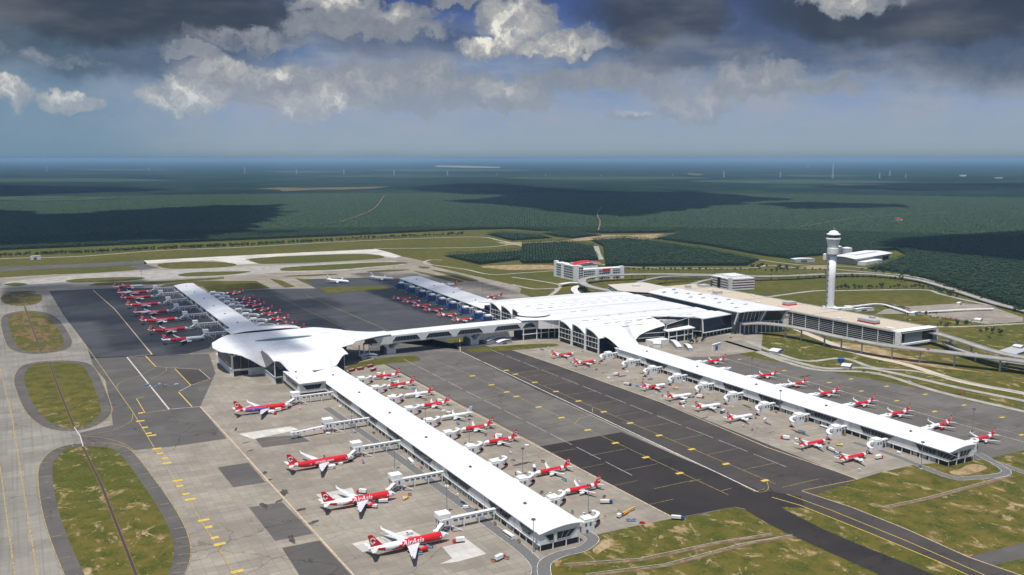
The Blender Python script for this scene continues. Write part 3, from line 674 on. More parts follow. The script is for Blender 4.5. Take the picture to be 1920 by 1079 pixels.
# ================================================================== clouds above the view (they cast the shade seen on the ground)
def cloudmesh(pts, label, z0=2650.0, thick=260.0, cell=70.0, edge=.30, thin=False, ground=False):
    sh_ = (sdir.x/sdir.z, sdir.y/sdir.z)
    P_ = [(x+sh_[0]*z0, y+sh_[1]*z0) for x, y in (pts if ground else GP(pts))]
    A_ = np.array(P_); x0, y0 = A_.min(0)-400; x1, y1 = A_.max(0)+400
    cell = max(cell, (x1-x0)/240, (y1-y0)/240)
    nx, ny = int((x1-x0)/cell)+1, int((y1-y0)/cell)+1
    X = np.linspace(x0, x1, nx); Y = np.linspace(y0, y1, ny); gx, gy = np.meshgrid(X, Y)
    D = np.full(gx.shape, 1e9)
    for i in range(len(P_)):
        ax, ay = P_[i]; bx, by = P_[(i+1) % len(P_)]
        L2 = (bx-ax)**2+(by-ay)**2+1e-6
        t = np.clip(((gx-ax)*(bx-ax)+(gy-ay)*(by-ay))/L2, 0, 1)
        D = np.minimum(D, np.hypot(gx-ax-t*(bx-ax), gy-ay-t*(by-ay)))
    ins = inpoly(P_, gx.ravel(), gy.ravel()).reshape(gx.shape); D = np.where(ins, D, -D)
    sz = min(x1-x0, y1-y0)-800
    N_ = np.zeros(gx.shape)
    for k, (wl, am) in enumerate(((sz*.5, 1.0), (sz*.22, .55), (sz*.1, .35), (sz*.05, .2))):
        for q in range(4):
            an = rng.random()*6.28; ph = rng.random()*6.28; w_ = 2*math.pi/max(wl, 3*cell)*(.7+.6*rng.random())
            N_ += am*np.sin((gx*math.cos(an)+gy*math.sin(an))*w_+ph)/4
    D = D+N_*sz*edge*.5
    th_ = thick*np.sqrt(np.clip(D/(sz*.25), 0, 1))
    mb = MB(); idx = -np.ones(gx.shape, int); on = D > 0
    vt = []; c_ = 0
    for j in range(ny):
        for i in range(nx):
            if on[j, i]: idx[j, i] = c_; c_ += 1; vt.append((gx[j, i], gy[j, i]))
    tt = th_[on]; vs = [(x, y, z0+t_) for (x, y), t_ in zip(vt, tt)]+[(x, y, z0-.25*t_-2) for (x, y), t_ in zip(vt, tt)]
    fs = []
    for j in range(ny-1):
        for i in range(nx-1):
            q = (idx[j, i], idx[j, i+1], idx[j+1, i+1], idx[j+1, i])
            if min(q) >= 0: fs.append(q); fs.append(tuple(c_+k for k in q[::-1]))
    mb.add(vs, fs)
    o_ = mb.build('cloud', 'cloudthin' if thin else 'cloud', smooth=True); tag(o_, label, 'cloud', kind='structure')
    return o_
def cloudmat(name, alpha0, alpha1):
    m = bpy.data.materials.new(name); m.use_nodes = True; t = NT(m.node_tree); t.n.clear()
    o_ = t.new('ShaderNodeOutputMaterial'); d = t.new('ShaderNodeBsdfDiffuse'); d.inputs[0].default_value = (.9, .9, .9, 1)
    tr = t.new('ShaderNodeBsdfTransparent'); mx = t.new('ShaderNodeMixShader')
    n = t.noise(pos(t), .0035, 6, .6)
    t.put(mx.inputs[0], t.rng(n, .36, .62, alpha0, alpha1)); t.l.new(tr.outputs[0], mx.inputs[1]); t.l.new(d.outputs[0], mx.inputs[2]); t.l.new(mx.outputs[0], o_.inputs[0])
    M[name] = m
cloudmat('cloud', .80, .97); cloudmat('cloudthin', .02, .62)
cloudmesh([(-500, 520), (-500, 385), (0, 395), (130, 403), (250, 396), (400, 388), (510, 386), (625, 400), (560, 407), (500, 422), (480, 440), (400, 449), (330, 457), (150, 468), (0, 473)], 'broad grey cloud over the left plantation', edge=.12)
cloudmesh([(740, 357), (850, 344), (1000, 349), (1045, 357), (1180, 361), (1300, 362), (1495, 375), (1400, 387), (1280, 402), (1200, 411), (1060, 403), (900, 386), (830, 379), (930, 370), (840, 364)], 'long cloud over the middle plantation', edge=.10)
cloudmesh([(-300, 352), (0, 348), (200, 352), (330, 358), (200, 364), (0, 372), (-300, 385)], 'thin cloud bank beyond the left plantation', edge=.1)
cloudmesh([(1570, 460), (1640, 453), (1760, 446), (1900, 436), (2050, 440), (2100, 520), (1930, 503), (1850, 494), (1760, 478), (1640, 468)], 'small cloud over the right woodland', z0=2300, edge=.1)
cloudmesh([(-100, 533), (200, 520), (420, 520), (640, 555), (700, 600), (620, 640), (640, 690), (660, 735), (560, 735), (520, 715), (480, 720), (400, 715), (330, 690), (250, 668), (120, 640), (30, 590)], 'thin patchy cloud over the north apron', z0=1500, edge=.1, thin=True, thick=60)
cloudmesh([(640, 512), (800, 505), (960, 540), (1010, 565), (930, 600), (820, 600), (700, 560)], 'thin patchy cloud over the far pier', z0=1500, edge=.1, thin=True, thick=60)
cloudmesh([(1400, 385), (1500, 380), (1700, 386), (1720, 392), (1500, 396)], 'narrow cloud over the right plantation', edge=.1)
cloudmesh([(1500, 352), (1700, 346), (1950, 344), (2000, 356), (1700, 360)], 'narrow cloud over the far right plantation', edge=.1)
# ------------------------------------------------------------------ air
mb = MB(); mb.box(CX-310000, CX+310000, CY-310000, CY+310000, -1.0, 290.0)
o = mb.build('haze', 'dgrey'); o.data.materials.clear()
hm = bpy.data.materials.new('haze'); hm.use_nodes = True; t = NT(hm.node_tree); t.n.clear()
ho = t.new('ShaderNodeOutputMaterial'); hv = t.new('ShaderNodeVolumePrincipled'); t.l.new(hv.outputs[0], ho.inputs[1])
hv.inputs['Color'].default_value = (.36, .595, .84, 1); hv.inputs['Density'].default_value = 3.0e-5; hv.inputs['Anisotropy'].default_value = 0.0
o.data.materials.append(hm); tag(o, 'pale blue haze over the whole landscape', 'haze', kind='stuff')
# ================================================================== BUILDINGS
def wallpoly(mb, pts, n, th=.25, mi=None):
    """thin slab from a polygon in 3-D standing th proud along n"""
    n = Vector(n); k = len(pts); A_ = [Vector(p) for p in pts]; B_ = [p+n*th for p in A_]
    nn = (A_[1]-A_[0]).cross(A_[2]-A_[1])
    f = list(range(k))
    if nn.dot(n) < 0: f = f[::-1]
    mb.add(A_+B_, [tuple(i+k for i in f), tuple(f[::-1])]+[(f[i], f[(i+1) % k], f[(i+1) % k]+k, f[i]+k) for i in range(k)], mi)
def window(parent, pts, n, name='window', mull=3.0, glass='glass', axis=None):
    """glazed opening (pts: 4 corners bl, br, tr, tl) with frame and mullions as sub-part"""
    g = MB(); wallpoly(g, pts, n, .12); w = g.build(name, glass, parent)
    n = Vector(n); P_ = [Vector(p)+n*.16 for p in pts]
    f = MB()
    for i in range(len(P_)): f.bar(P_[i], P_[(i+1) % len(P_)], .35, .35)
    if len(P_) == 4 and mull:
        L = (P_[1]-P_[0]).length; k = max(1, int(L/mull))
        for i in range(1, k): f.bar(P_[0].lerp(P_[1], i/k), P_[3].lerp(P_[2], i/k), .16, .16)
    f.build('window_frame', 'frame', w)
    return w
def shell(mb, P_, th=.8):
    """thick surface from a grid of points"""
    mb.grid(P_)
    Q = [[(p[0], p[1], p[2]-th) for p in r[::-1]] for r in P_]; mb.grid(Q)
    nr, nc = len(P_), len(P_[0])
    rim = [P_[0][j] for j in range(nc)]+[P_[i][-1] for i in range(1, nr)]+[P_[-1][j] for j in range(nc-2, -1, -1)]+[P_[i][0] for i in range(nr-2, 0, -1)]
    k = len(rim); vs = rim+[(p[0], p[1], p[2]-th) for p in rim]
    mb.add(vs, [(i, k+i, k+(i+1) % k, (i+1) % k) for i in range(k)])
def shell_obj(P_, parent, name='roof', m='roof', th=.8):
    mb = MB(); mb.grid(P_); top = mb.build(name, m, parent, smooth=True)
    mb2 = MB()
    nr, nc = len(P_), len(P_[0])
    mb2.grid([[(p[0], p[1], p[2]-th) for p in r[::-1]] for r in P_])
    rim = [P_[0][j] for j in range(nc)]+[P_[i][-1] for i in range(1, nr)]+[P_[-1][j] for j in range(nc-2, -1, -1)]+[P_[i][0] for i in range(nr-2, 0, -1)]
    k = len(rim); mb2.add(rim+[(p[0], p[1], p[2]-th) for p in rim], [(i, k+i, k+(i+1) % k, (i+1) % k) for i in range(k)])
    mb2.build('fascia', 'white', top)
    return top

def pier(p0, p1, width, label, west, east, ends=(1, 0), group='long pier buildings', fly=1.2, g=True, cols=10.0):
    """p0, p1: left edge of the pier at the near and far end"""
    d = Vector((p1[0]-p0[0], p1[1]-p0[1])); L = d.length; rz = math.atan2(d.y, d.x)-math.pi/2
    root = empty('pier_building', (p0[0], p0[1], 0), rz, label, 'pier building', group)
    zt = lambda x: 14.0+3.0*math.sin(math.pi*.72*min(1, max(0, x/width)))
    ny = max(2, int(L/25)); xs = [-fly+(width+2*fly)*i/14 for i in range(15)]
    shell_obj([[(x, -fly+(L+2*fly)*j/ny, zt(x)+.25) for x in xs] for j in range(ny+1)], root, th=.5)
    w = MB()      # upper storey
    nx = 10; zx = [(width*i/nx) for i in range(nx+1)]
    w.add([(0, 0, 5), (0, L, 5), (0, L, 14), (0, 0, 14)], [(0, 3, 2, 1)][::-1]); w.add([(width, 0, 5), (width, L, 5), (width, L, zt(width)), (width, 0, zt(width))], [(0, 1, 2, 3)])
    for y, s_ in ((0, 1), (L, -1)):
        for i in range(nx):
            q = [(zx[i], y, 5), (zx[i+1], y, 5), (zx[i+1], y, zt(zx[i+1])), (zx[i], y, zt(zx[i]))]
            w.add(q, [(0, 1, 2, 3) if s_ == 1 else (3, 2, 1, 0)])
    w.add([(0, 0, 5), (width, 0, 5), (width, L, 5), (0, L, 5)], [(3, 2, 1, 0)])
    w.build('upper_wall', 'wall', root)
    gmb = MB(); gmb.box(1.5, width-1.5, 1.5, L-1.5, 0, 5.2); gf = gmb.build('ground_floor', 'glassb', root)
    c = MB(); y = 0.35
    while y < L:
        c.box(.1, .8, y-.35, y+.35, 0, 5); c.box(width-.8, width-.1, y-.35, y+.35, 0, 5); y += cols
    for x in (width*.33, width*.66, width-.45, .45): c.box(x-.35, x+.35, .05, .75, 0, 5)
    c.box(-.35, .1, 0, L, 4.6, 5.3)
    o_ = c.build('column_row', 'white', root); o_['kind'] = 'stuff'
    # service doors and plinth panels between the columns
    k = MB(); rr = random.Random(int(L))
    y = 4
    while y < L-12:
        if rr.random() < .45: k.box(.9, 1.45, y, y+rr.uniform(4, 9), 0, 4.5)
        if rr.random() < .45: k.box(width-1.45, width-.9, y, y+rr.uniform(4, 9), 0, 4.5)
        y += 10
    if k.v: k.build('infill_panel', 'grey', root)['kind'] = 'stuff'
    for a, b in west: window(root, [(0, b-5, 6.9), (0, a+7, 6.9), (0, a, 12.6), (0, b, 12.6)], (-1, 0, 0), mull=3.2)
    for a, b in east: window(root, [(width, a+3, 7.6), (width, b-3, 7.6), (width, b, 12.4), (width, a, 12.4)], (1, 0, 0), mull=3.2)
    if ends[0]:
        window(root, [(width*.24, 0, 6.9), (width*.34, 0, 6.9), (width*.34, 0, 12), (width*.12, 0, 12)], (0, -1, 0), mull=2)
        window(root, [(width*.42, 0, 6.9), (width*.74, 0, 6.9), (width*.92, 0, 12.6), (width*.42, 0, 12.4)], (0, -1, 0), mull=3)
    # rain pipes and lamps that break up the flat side
    pp = MB(); y = 12
    while y < L: pp.box(-.3, -.002, y, y+.3, 5.4, 13.9); y += 25
    pp.build('rain_pipe', 'grey', root)['kind'] = 'stuff'
    for yy in [L*(i+.5)/max(1, int(L/95)) for i in range(max(1, int(L/95)))]:
        v = MB(); v.box(width*.42, width*.42+2.2, yy, yy+2.2, zt(width*.42)+.2, zt(width*.42)+1.3); v.box(width*.42+.7, width*.42+1.5, yy+.7, yy+1.5, zt(width*.42)+1.3, zt(width*.42)+2.0)
        v.build('roof_vent', 'dgrey', root)
    return root
pier((0, 0), (0, 575), 34.3, 'white roofed pier nearest the camera, its rounded end beside the looping road', [(41.6, 81), (112, 160), (190, 238), (262, 306), (330, 386), (412, 466), (488, 530), (8, 30)],
     [(6+50*i, 40+50*i) for i in range(11)])
pier((423, -24), (423, 505), 36.5, 'longest white roofed pier on the right running back to the main terminal',
     [(-10, 36), (60, 101), (129, 175), (205, 245), (268, 305), (340, 386), (411, 459)], [(10+50*i, 44+50*i) for i in range(9)])
pier((-25.5, 905), (-27, 1483), 38, 'grey roofed far pier beyond the satellite with wide-body jets on its left', [(20+52*i, 52+52*i) for i in range(11)], [(20+50*i, 50+50*i) for i in range(11)], ends=(0, 0))
pier((407, 815), (436, 1360), 47, 'grey roofed pier at upper centre with blue wrapped boarding bridges', [(20+58*i, 52+58*i) for i in range(9)], [(20+50*i, 50+50*i) for i in range(10)], ends=(0, 0))

# ------------------------------------------------------------------ satellite hub
hub = empty('satellite_terminal', (0, 700, 0), 0, 'curved white satellite terminal at the left end of the skybridge', 'terminal')
HY = 700
def ease(t): t = min(1, max(0, t)); return math.sin(t*math.pi/2)
def sm(t): t = min(1, max(0, t)); return t*t*(3-2*t)
def zc(x, d, D=40, ridge=33.0, edge_hi=29.0, edge_lo=12.0, xa=-72, xb=-38):
    he = edge_hi+(edge_lo-edge_hi)*(sm((x-xa)/(xb-xa))-sm((x-46)/6)); return he+(ridge-he)*ease(d/D)
# centre hall
rows = []
for j in range(23):
    v = j/22; row = []
    for i in range(31):
        u = i/30
        yr = 630+175*v; xw = float(np.interp(yr, [630, 650, 672, 700, 733, 760, 783, 805], [-66, -79, -92, -95, -90, -70, -53, -48])); xe = float(np.interp(yr, [630, 640, 700, 733, 750, 769, 785, 805], [60, 84, 100, 94, 82, 66, 56, 50])); x = xw+(xe-xw)*u
        y0 = 630; y = yr
        z = zc(x, y-y0, 45)
        if y > 770: z -= 15*sm((y-770)/35)
        z -= 2.2*sm((-70-x)/24)
        row.append((x, y-HY, z))
    rows.append(row)
shell_obj(rows, hub, 'roof')
# east flare running into the skybridge
rows = []
for j in range(13):
    v = j/12; row = []
    for i in range(15):
        u = i/14; x = 60+90*u
        ya = 640+(676-640)*sm(u*1.05); yb = 764+(706-764)*sm(u*1.1); y = ya+(yb-ya)*v
        row.append((x, y-HY, 33.4-2.0*sm(u)-(2.4-1.4*u)*abs(2*v-1)**2.5))
    rows.append(row)
shell_obj(rows, hub, 'roof')
m_ = MB(); m_.prism([(-80, 650-HY), (58, 645-HY), (62, 700-HY), (60, 790-HY), (-60, 795-HY), (-80, 765-HY)], 0, 9.0); m_.build('podium', 'wall', hub)
m_ = MB(); m_.prism([(-76, 656-HY), (74, 650-HY), (84, 680-HY), (84, 700-HY), (74, 780-HY), (-60, 785-HY), (-76, 762-HY)], 9.0, 24.0); m_.build('inner_hall', 'glass', hub)
def gw(pts, n, parent=hub, name='glass_wall', k=None, glass='glass'):
    g_ = MB(); wallpoly(g_, pts, n, .15); o_ = g_.build(name, glass, parent)
    f_ = MB(); P_ = [Vector(p)+Vector(n)*.3 for p in pts]
    for i in range(len(P_)): f_.bar(P_[i], P_[(i+1) % len(P_)], .5, .5)
    f_.build('glass_frame', 'white', o_); return o_
# west pane and south pane of the centre hall under the swept roof edge
gw([(-80.5, 652-HY, 9.4), (-80.5, 652-HY, 27.4), (-82, 700-HY, 30), (-82, 735-HY, 29), (-80.5, 742-HY, 9.4)], (-1, 0, 0))
top = [(x, 649.5-HY, zc(x, 0)-1.2) for x in (-80, -74, -68, -62, -56, -50, -45)]
gw([(-80, 649.5-HY, 9.4), (-45, 649.5-HY, 9.4)]+top[::-1], (0, -1, 0))
for x in (-70, -60, -52): m_ = MB(); m_.bar((x, 649.2-HY, 9.4), (x, 649.2-HY, zc(x, 0)-1.4), .3); m_.build('mullion', 'frame', hub)
m_ = MB(); m_.box(-79, -60, 649.3-HY, 649.9-HY, 1, 7); m_.box(-56, -50, 649.3-HY, 649.9-HY, 1, 7); m_.build('entrance_opening', 'black', hub)
# south block
def zs(x, d):
    if x < 0: he = 31+(17.6-31)*sm((x+39)/14)
    else: he = 17.6+(30-17.6)*sm((x-32)/17)
    return he+(34.2-he)*ease(d/38)
rows = []
for j in range(19):
    v = j/18; row = []
    for i in range(41):
        x = -44+97*i/40; y0 = 581-17*math.exp(-((x-2)/34)**4); y = y0+(655-y0)*v
        row.append((x, y-HY, zs(x, y-y0)))
    rows.append(row)
shell_obj(rows, hub, 'roof')
m_ = MB(); m_.prism([(-42, 584-HY), (51, 594-HY), (51, 655-HY), (-42, 655-HY)], 0, 9.0); m_.build('podium', 'wall', hub)
m_ = MB(); m_.prism([(-38, 588-HY), (47, 598-HY), (47, 655-HY), (-38, 655-HY)], 9.0, 16.5); m_.build('inner_hall', 'glass', hub)
gw([(-42.3, 583-HY, 9.4), (-42.3, 583-HY, 30.2), (-42.3, 610-HY, 33), (-42.3, 646-HY, 33.0), (-42.3, 649-HY, 9.4)], (-1, 0, 0))
top = [(x, 583-HY, zs(x, 2)-1.0) for x in (-42, -38, -34, -31, -28)]
gw([(-42, 583-HY, 9.4), (-27, 583-HY, 9.4)]+top[::-1], (0, -1, 0))
top = [(x, 592-HY, zs(x, 6)-1.4) for x in (34, 38, 42, 46, 51)]
gw([(33, 592-HY, 5), (51, 592-HY, 5)]+top[::-1], (0, -1, 0))
gw([(51.3, 593-HY, 5), (51.3, 640-HY, 5), (51.3, 640-HY, 30), (51.3, 612-HY, 31), (51.3, 593-HY, 27)], (1, 0, 0))
m_ = MB(); m_.box(-41, -34, 583.0-HY, 583.7-HY, 1.5, 7); m_.build('entrance_opening', 'black', hub)
# link block beside the pier
rows = [[(x, y-HY, 17.3+(.2 if x > -20 else 0)) for x in (-33.5, -22, -11, -1)] for y in (504, 530, 560, 578)]
shell_obj(rows, hub, 'roof', th=.6)
m_ = MB(); m_.box(-32.5, -.3, 506-HY, 582-HY, 5, 16.7); m_.build('link_wall', 'wall', hub)
m_ = MB(); m_.box(-31, -1.5, 508-HY, 582-HY, 0, 5); m_.build('ground_floor', 'glassb', hub)
window(hub, [(-24, 506-HY, 8.5), (-9, 506-HY, 8.5), (-5, 506-HY, 14), (-29, 506-HY, 14)], (0, -1, 0))
window(hub, [(-32.5, 566-HY, 8.5), (-32.5, 520-HY, 8.5), (-32.5, 514-HY, 14), (-32.5, 572-HY, 14)], (-1, 0, 0))
# north block
rows = []
for j in range(9):
    v = j/8; row = []
    for i in range(17):
        x = -50+102*i/16; y = 800+72*v
        row.append((x, y-HY, 31-14*sm((v-.35)/.6)-3*abs((x-1)/51)**4))
    rows.append(row)
shell_obj(rows, hub, 'roof')
m_ = MB(); m_.box(-46, 48, 795-HY, 866-HY, 0, 16); m_.build('podium', 'wall', hub)
gw([(-47, 802-HY, 9), (-47, 802-HY, 29), (-47, 830-HY, 29), (-47, 850-HY, 19), (-47, 850-HY, 9)][::-1], (-1, 0, 0))
m_ = MB(); m_.box(-34, 20, 866-HY, 905-HY, 4, 14.5); m_.build('link_wall', 'wall', hub)
rows = [[(x, y-HY, 15.6+1.4*math.cos((x+6)/24)) for x in (-38, -25, -12, 0, 12, 24)] for y in (858, 885, 912)]
shell_obj(rows, hub, 'roof', th=.5)
# lens skylight
sk = MB(); n_ = 32; cx_, cy_ = 2, 706-HY
ring = [(cx_+40*math.cos(2*math.pi*i/n_), cy_+8.5*math.sin(2*math.pi*i/n_)*abs(math.sin(2*math.pi*i/n_))**.3) for i in range(n_)]
sk.add([(x, y, 33.2+.3) for x, y in ring]+[(cx_, cy_, 34.3)], [(i, (i+1) % n_, n_) for i in range(n_)]); sk.add([(x, y, 33.5) for x, y in ring]+[(x, y, 32.8) for x, y in ring], [(n_+i, n_+(i+1) % n_, (i+1) % n_, i) for i in range(n_)])
sk.build('skylight', mat('skylight_glass', (.10, .15, .15), .3), hub)
for o_ in hub.children: pass

# ------------------------------------------------------------------ skybridge
br = empty('skybridge', (268, 691, 0), 0, 'long white skybridge spanning the taxilane on two forked piers', 'bridge')
BX, BY = 268, 691
w = MB(); n_ = 24
sec = [(-14.5, 17.2), (-15, 23), (-14, 29.2), (-8, 31.2), (0, 31.8), (8, 31.2), (14, 29.2), (15, 23), (14.5, 17.2)]
P_ = []
for y, z in sec: P_.append([(120-BX+(436-120)*i/n_, y, z-1.2*abs(2*i/n_-1)**2) for i in range(n_+1)])
w.grid([r[::-1] for r in P_][::-1]); w.grid([[P_[0][i] for i in range(n_+1)], [P_[-1][i] for i in range(n_+1)]])
w.build('bridge_body', 'roof', br)
side = MB(); side.grid([[(120-BX+316*i/n_, -15.25, 22.9-1.2*abs(2*i/n_-1)**2-5.4) for i in range(n_+1)], [(120-BX+316*i/n_, -15.5, 28.3-1.2*abs(2*i/n_-1)**2) for i in range(n_+1)]]); side.build('side_panel', 'wall', br)
for a, b in ((151, 195), (203, 246), (254, 298), (317, 364), (367, 391), (106, 129)):
    window(br, [(a-BX, -15.7, 19.6), (b-BX, -15.7, 19.6), (b-6-BX, -15.7, 26.4), (a+6-BX, -15.7, 26.4)], (0, -1, 0), mull=5)
    window(br, [(a-BX, 15.3, 19.6), (b-BX, 15.3, 19.6), (b-6-BX, 15.3, 26.4), (a+6-BX, 15.3, 26.4)], (0, 1, 0), mull=5)
for x in (152, 287):
    q = MB(); q.box(x-7-BX, x+7-BX, -9, 9, 0, 9)
    for s_ in (-1, 1):
        for y in (-8, 0, 8): q.bar((x+s_*4-BX, y, 8.6), (x+s_*14-BX, y, 17.6), 2.6, 3.2)
    q.bar((x-6-BX, 0, 8.8), (x+6-BX, 0, 8.8), 18, .8)
    q.build('forked_pillar', 'offw', br)
    q = MB(); q.box(x-11-BX, x-7.1-BX, -9, 9, 0, 9.5); q.build('lift_shaft', 'dgrey', br)
q = MB()
for x in (101, 108, 116): q.bar((x-BX, -15, 0), (x-BX, -15, 19), 1.4, 1.4)
for x in (368, 392, 400, 414, 425): q.bar((x-BX, -17, 0), (x-BX, -17, 18), 1.2, 1.2)
q.bar((366-BX, -17, 9.5), (434-BX, -17, 9.5), .9, 1.2); q.build('column_row', 'white', br)['kind'] = 'stuff'
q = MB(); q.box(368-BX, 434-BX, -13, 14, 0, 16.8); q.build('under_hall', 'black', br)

# ------------------------------------------------------------------ main terminal
tm = empty('main_terminal', (550, 700, 0), 0, 'huge white roofed main terminal hall with arched glass gables', 'terminal')
TX, TY = 550, 700
BND = [(535, 571), (571, 608), (608, 646)]; BNN = [(737, 773), (773, 812), (812, 852)]
def Yb(x): return 535+65*sm((x-440)/70)-25*sm((x-560)/60)
def ztm(x, y):
    z = 32.6
    for a, b in BND+BNN:
        if a <= y < b:
            t = (b-y)/(b-a); f = max(0, 1-(x-415)/130)
            z = 33.5-f*10*t**2.2-(1-f)*1.6*t**2
    if 646 <= y < 737: z = 32.2+.8*math.sin(math.pi*(y-646)/91)
    return z-1.5*sm((x-600)/80)-5.0*sm((y-846)/60)
ys = []
for a, b in [(535, 571), (571, 608), (608, 646)]: ys += [a+(b-a)*k/8 for k in range(8)]+[b-.05]
ys += [646+k*13 for k in range(7)]+[736.9]
for a, b in BNN: ys += [a+(b-a)*k/8 for k in range(8)]+[b-.05]
ys += [852+9*k for k in range(6)]
rows = []
for y in ys:
    row = []
    for i in range(33):
        xw = 415 if y < 640 else 415-0*y
        if y > 720: xw = 415-13*sm((y-720)/40)
        if 640 <= y <= 735: xw = 415+22*math.sin(math.pi*(y-640)/95)
        x = xw+(688-xw)*i/32
        yy = max(y, Yb(x))
        row.append((x-TX, yy-TY, ztm(x, yy)))
    rows.append(row)
shell_obj(rows, tm, 'roof', th=1.0)
m_ = MB(); m_.prism([(419-TX, 537-TY), (445-TX, 537-TY), (515-TX, 602-TY), (600-TX, 580-TY), (687-TX, 577-TY), (687-TX, 890-TY), (410-TX, 890-TY), (408-TX, 740-TY), (440-TX, 700-TY), (419-TX, 645-TY)], 0, 22.0); m_.build('hall_body', 'glassb', tm)
m_ = MB(); m_.prism([(427-TX, 541-TY), (445-TX, 541-TY), (515-TX, 606-TY), (600-TX, 584-TY), (685-TX, 580-TY), (685-TX, 886-TY), (427-TX, 886-TY)], 22.0, 27.5); m_.build('clerestory', 'wall', tm)
# gables with white ribs
for bands, xf in ((BND, 415.6), (BNN, 402.5)):
    for a, b in bands:
        xx = xf if a > 700 else xf
        tp = [(xx-TX, b-1-(b-a-2.5)*k/9-TY, ztm(416, b-.2-(b-a-.5)*k/9)-1.2) for k in range(10)]
        gw([(xx-TX, b-1-TY, 7)]+tp+[(xx-TX, a+1.5-TY, 7)], (-1, 0, 0), tm, 'gable_glass')
        rb = MB()
        rb.bar((xx-.8-TX, a+.8-TY, 0), (xx-.8-TX, a+.8-TY, ztm(416, a+.1)-.4), 1.6, 2.2)
        rb.bar((xx-.8-TX, b-1.8-TY, 0), (xx-.8-TX, b-1.8-TY, 31.5), 1.2, 1.4)
        for z in (7, 15, 22): rb.bar((xx-.6-TX, a+1-TY, z), (xx-.6-TX, b-2-TY, z), .5, .6)
        for k in (1, 2, 3): rb.bar((xx-.5-TX, a+(b-a)*k/4-TY, 7), (xx-.5-TX, a+(b-a)*k/4-TY, 24), .3, .3)
        rb.build('arch_rib', 'white', tm)
# roof light strips
for y, x0, n_, pit, w_ in ((555, 470, 2, 22, 14), (590, 462, 9, 20, 12), (627, 445, 2, 22, 14), (640, 500, 8, 24, 8), (700, 470, 2, 22, 12), (757, 440, 10, 22, 12), (792, 440, 9, 24, 9)):
    for i in range(n_):
        x = x0+i*pit; z = ztm(x+6, y)
        s_ = MB(); s_.box(x-TX, x+w_-TX, y-.6-TY, y+.6-TY, z-.3, z+.35); s_.build('roof_light', 'frame' if i > 1 else 'dgrey', tm)
# oval lantern where the skybridge lands
s_ = MB(); n_ = 28
rg = [(405+26*math.cos(2*math.pi*i/n_), 706+24*math.sin(2*math.pi*i/n_)) for i in range(n_)]
for zz0, zz1, k0, k1 in ((32, 34.6, 1, 1), (34.6, 37, 1.04, .55), (37, 37.8, .55, .05)):
    s_.add([(405+(x-405)*k0-TX, 706+(y-706)*k0-TY, zz0) for x, y in rg]+[(405+(x-405)*k1-TX, 706+(y-706)*k1-TY, zz1) for x, y in rg], [(i, (i+1) % n_, n_+(i+1) % n_, n_+i) for i in range(n_)], 0 if zz0 > 33 else 1)
s_.build('oval_lantern', ['roof', 'glass'], tm)
rows = []
for j in range(9):
    row = []
    for i in range(13):
        x = 366+72*i/12; v = j/8; y = (676-26*sm(i/12))+((706+44*sm(i/12))-(676-26*sm(i/12)))*v
        row.append((x-TX, y-TY, 31.6+1.2*math.sin(math.pi*v)))
    rows.append(row)
shell_obj(rows, tm, 'roof')
m_ = MB(); m_.prism([(392-TX, 668-TY), (436-TX, 650-TY), (440-TX, 740-TY), (400-TX, 730-TY)], 17.5, 31.0); m_.build('landing_hall', 'wall', tm)
# south shell sweeping down on to the pier
SE_ = catmull([(424, 498, 15.8), (445, 500, 16.4), (462, 504, 15.6), (480, 530, 13), (496, 556, 9), (505, 570, 4.5), (513, 569, 13), (524, 567, 18), (538, 565, 22), (557, 562, 26)], 3)
rows = []
for j in range(11):
    v = j/10; row = []
    for i, (x, y, z) in enumerate(SE_):
        xn = x; yn = Yb(x)+3; zn = ztm(xn, yn+.1)+.15
        row.append((x-TX, y+(yn-y)*v-TY, z+(zn-z)*ease(v)))
    rows.append(row)
shell_obj(rows, tm, 'roof', th=.6)
lo = [p for p in SE_ if 505 <= p[0] <= 557]
gw([(557-TX, 563.5-TY, 1), (506-TX, 571.5-TY, 1)]+[(x-TX, y+1.5-TY, z-.8) for x, y, z in lo], (.1, -1, 0), tm)
q = MB()
for z in (8, 15): q.bar((512-TX, 570-TY, z), (557-TX, 562-TY, z), .5, .6)
q.build('transom', 'white', tm)
# stepped glazed wing and its framed lower storey
gw([(557-TX, 562-TY, 14), (612-TX, 573-TY, 16), (612-TX, 573-TY, 31.5), (560-TX, 563-TY, 26)], (.1, -1, 0), tm)
gw([(612-TX, 573-TY, 10), (630-TX, 560-TY, 10), (630-TX, 560-TY, 31), (612-TX, 573-TY, 31.5)], (-.4, -.9, 0), tm)
m_ = MB(); m_.prism([(555-TX, 551-TY), (606-TX, 556-TY), (612-TX, 572-TY), (558-TX, 564-TY)], 0, 17.5); m_.build('lower_wing', 'glass', tm)
q = MB(); q.prism([(552-TX, 549-TY), (610-TX, 554-TY), (613-TX, 573-TY), (555-TX, 566-TY)], 17.5, 18.8)
for t_ in (0, .33, .66, .8, 1): q.bar((555+51*t_-TX, 550.4+5*t_-TY, 0), (555+51*t_-TX, 550.4+5*t_-TY, 17.5), 1.1, 1.1)
q.bar((555-TX, 550.4-TY, 9), (606-TX, 555.4-TY, 9), .9, 1.2); q.build('white_frame', 'white', tm)
m_ = MB(); m_.box(520-TX, 553-TX, 546-TY, 562-TY, 0, 7); m_.build('loading_dock', 'far_white', tm)
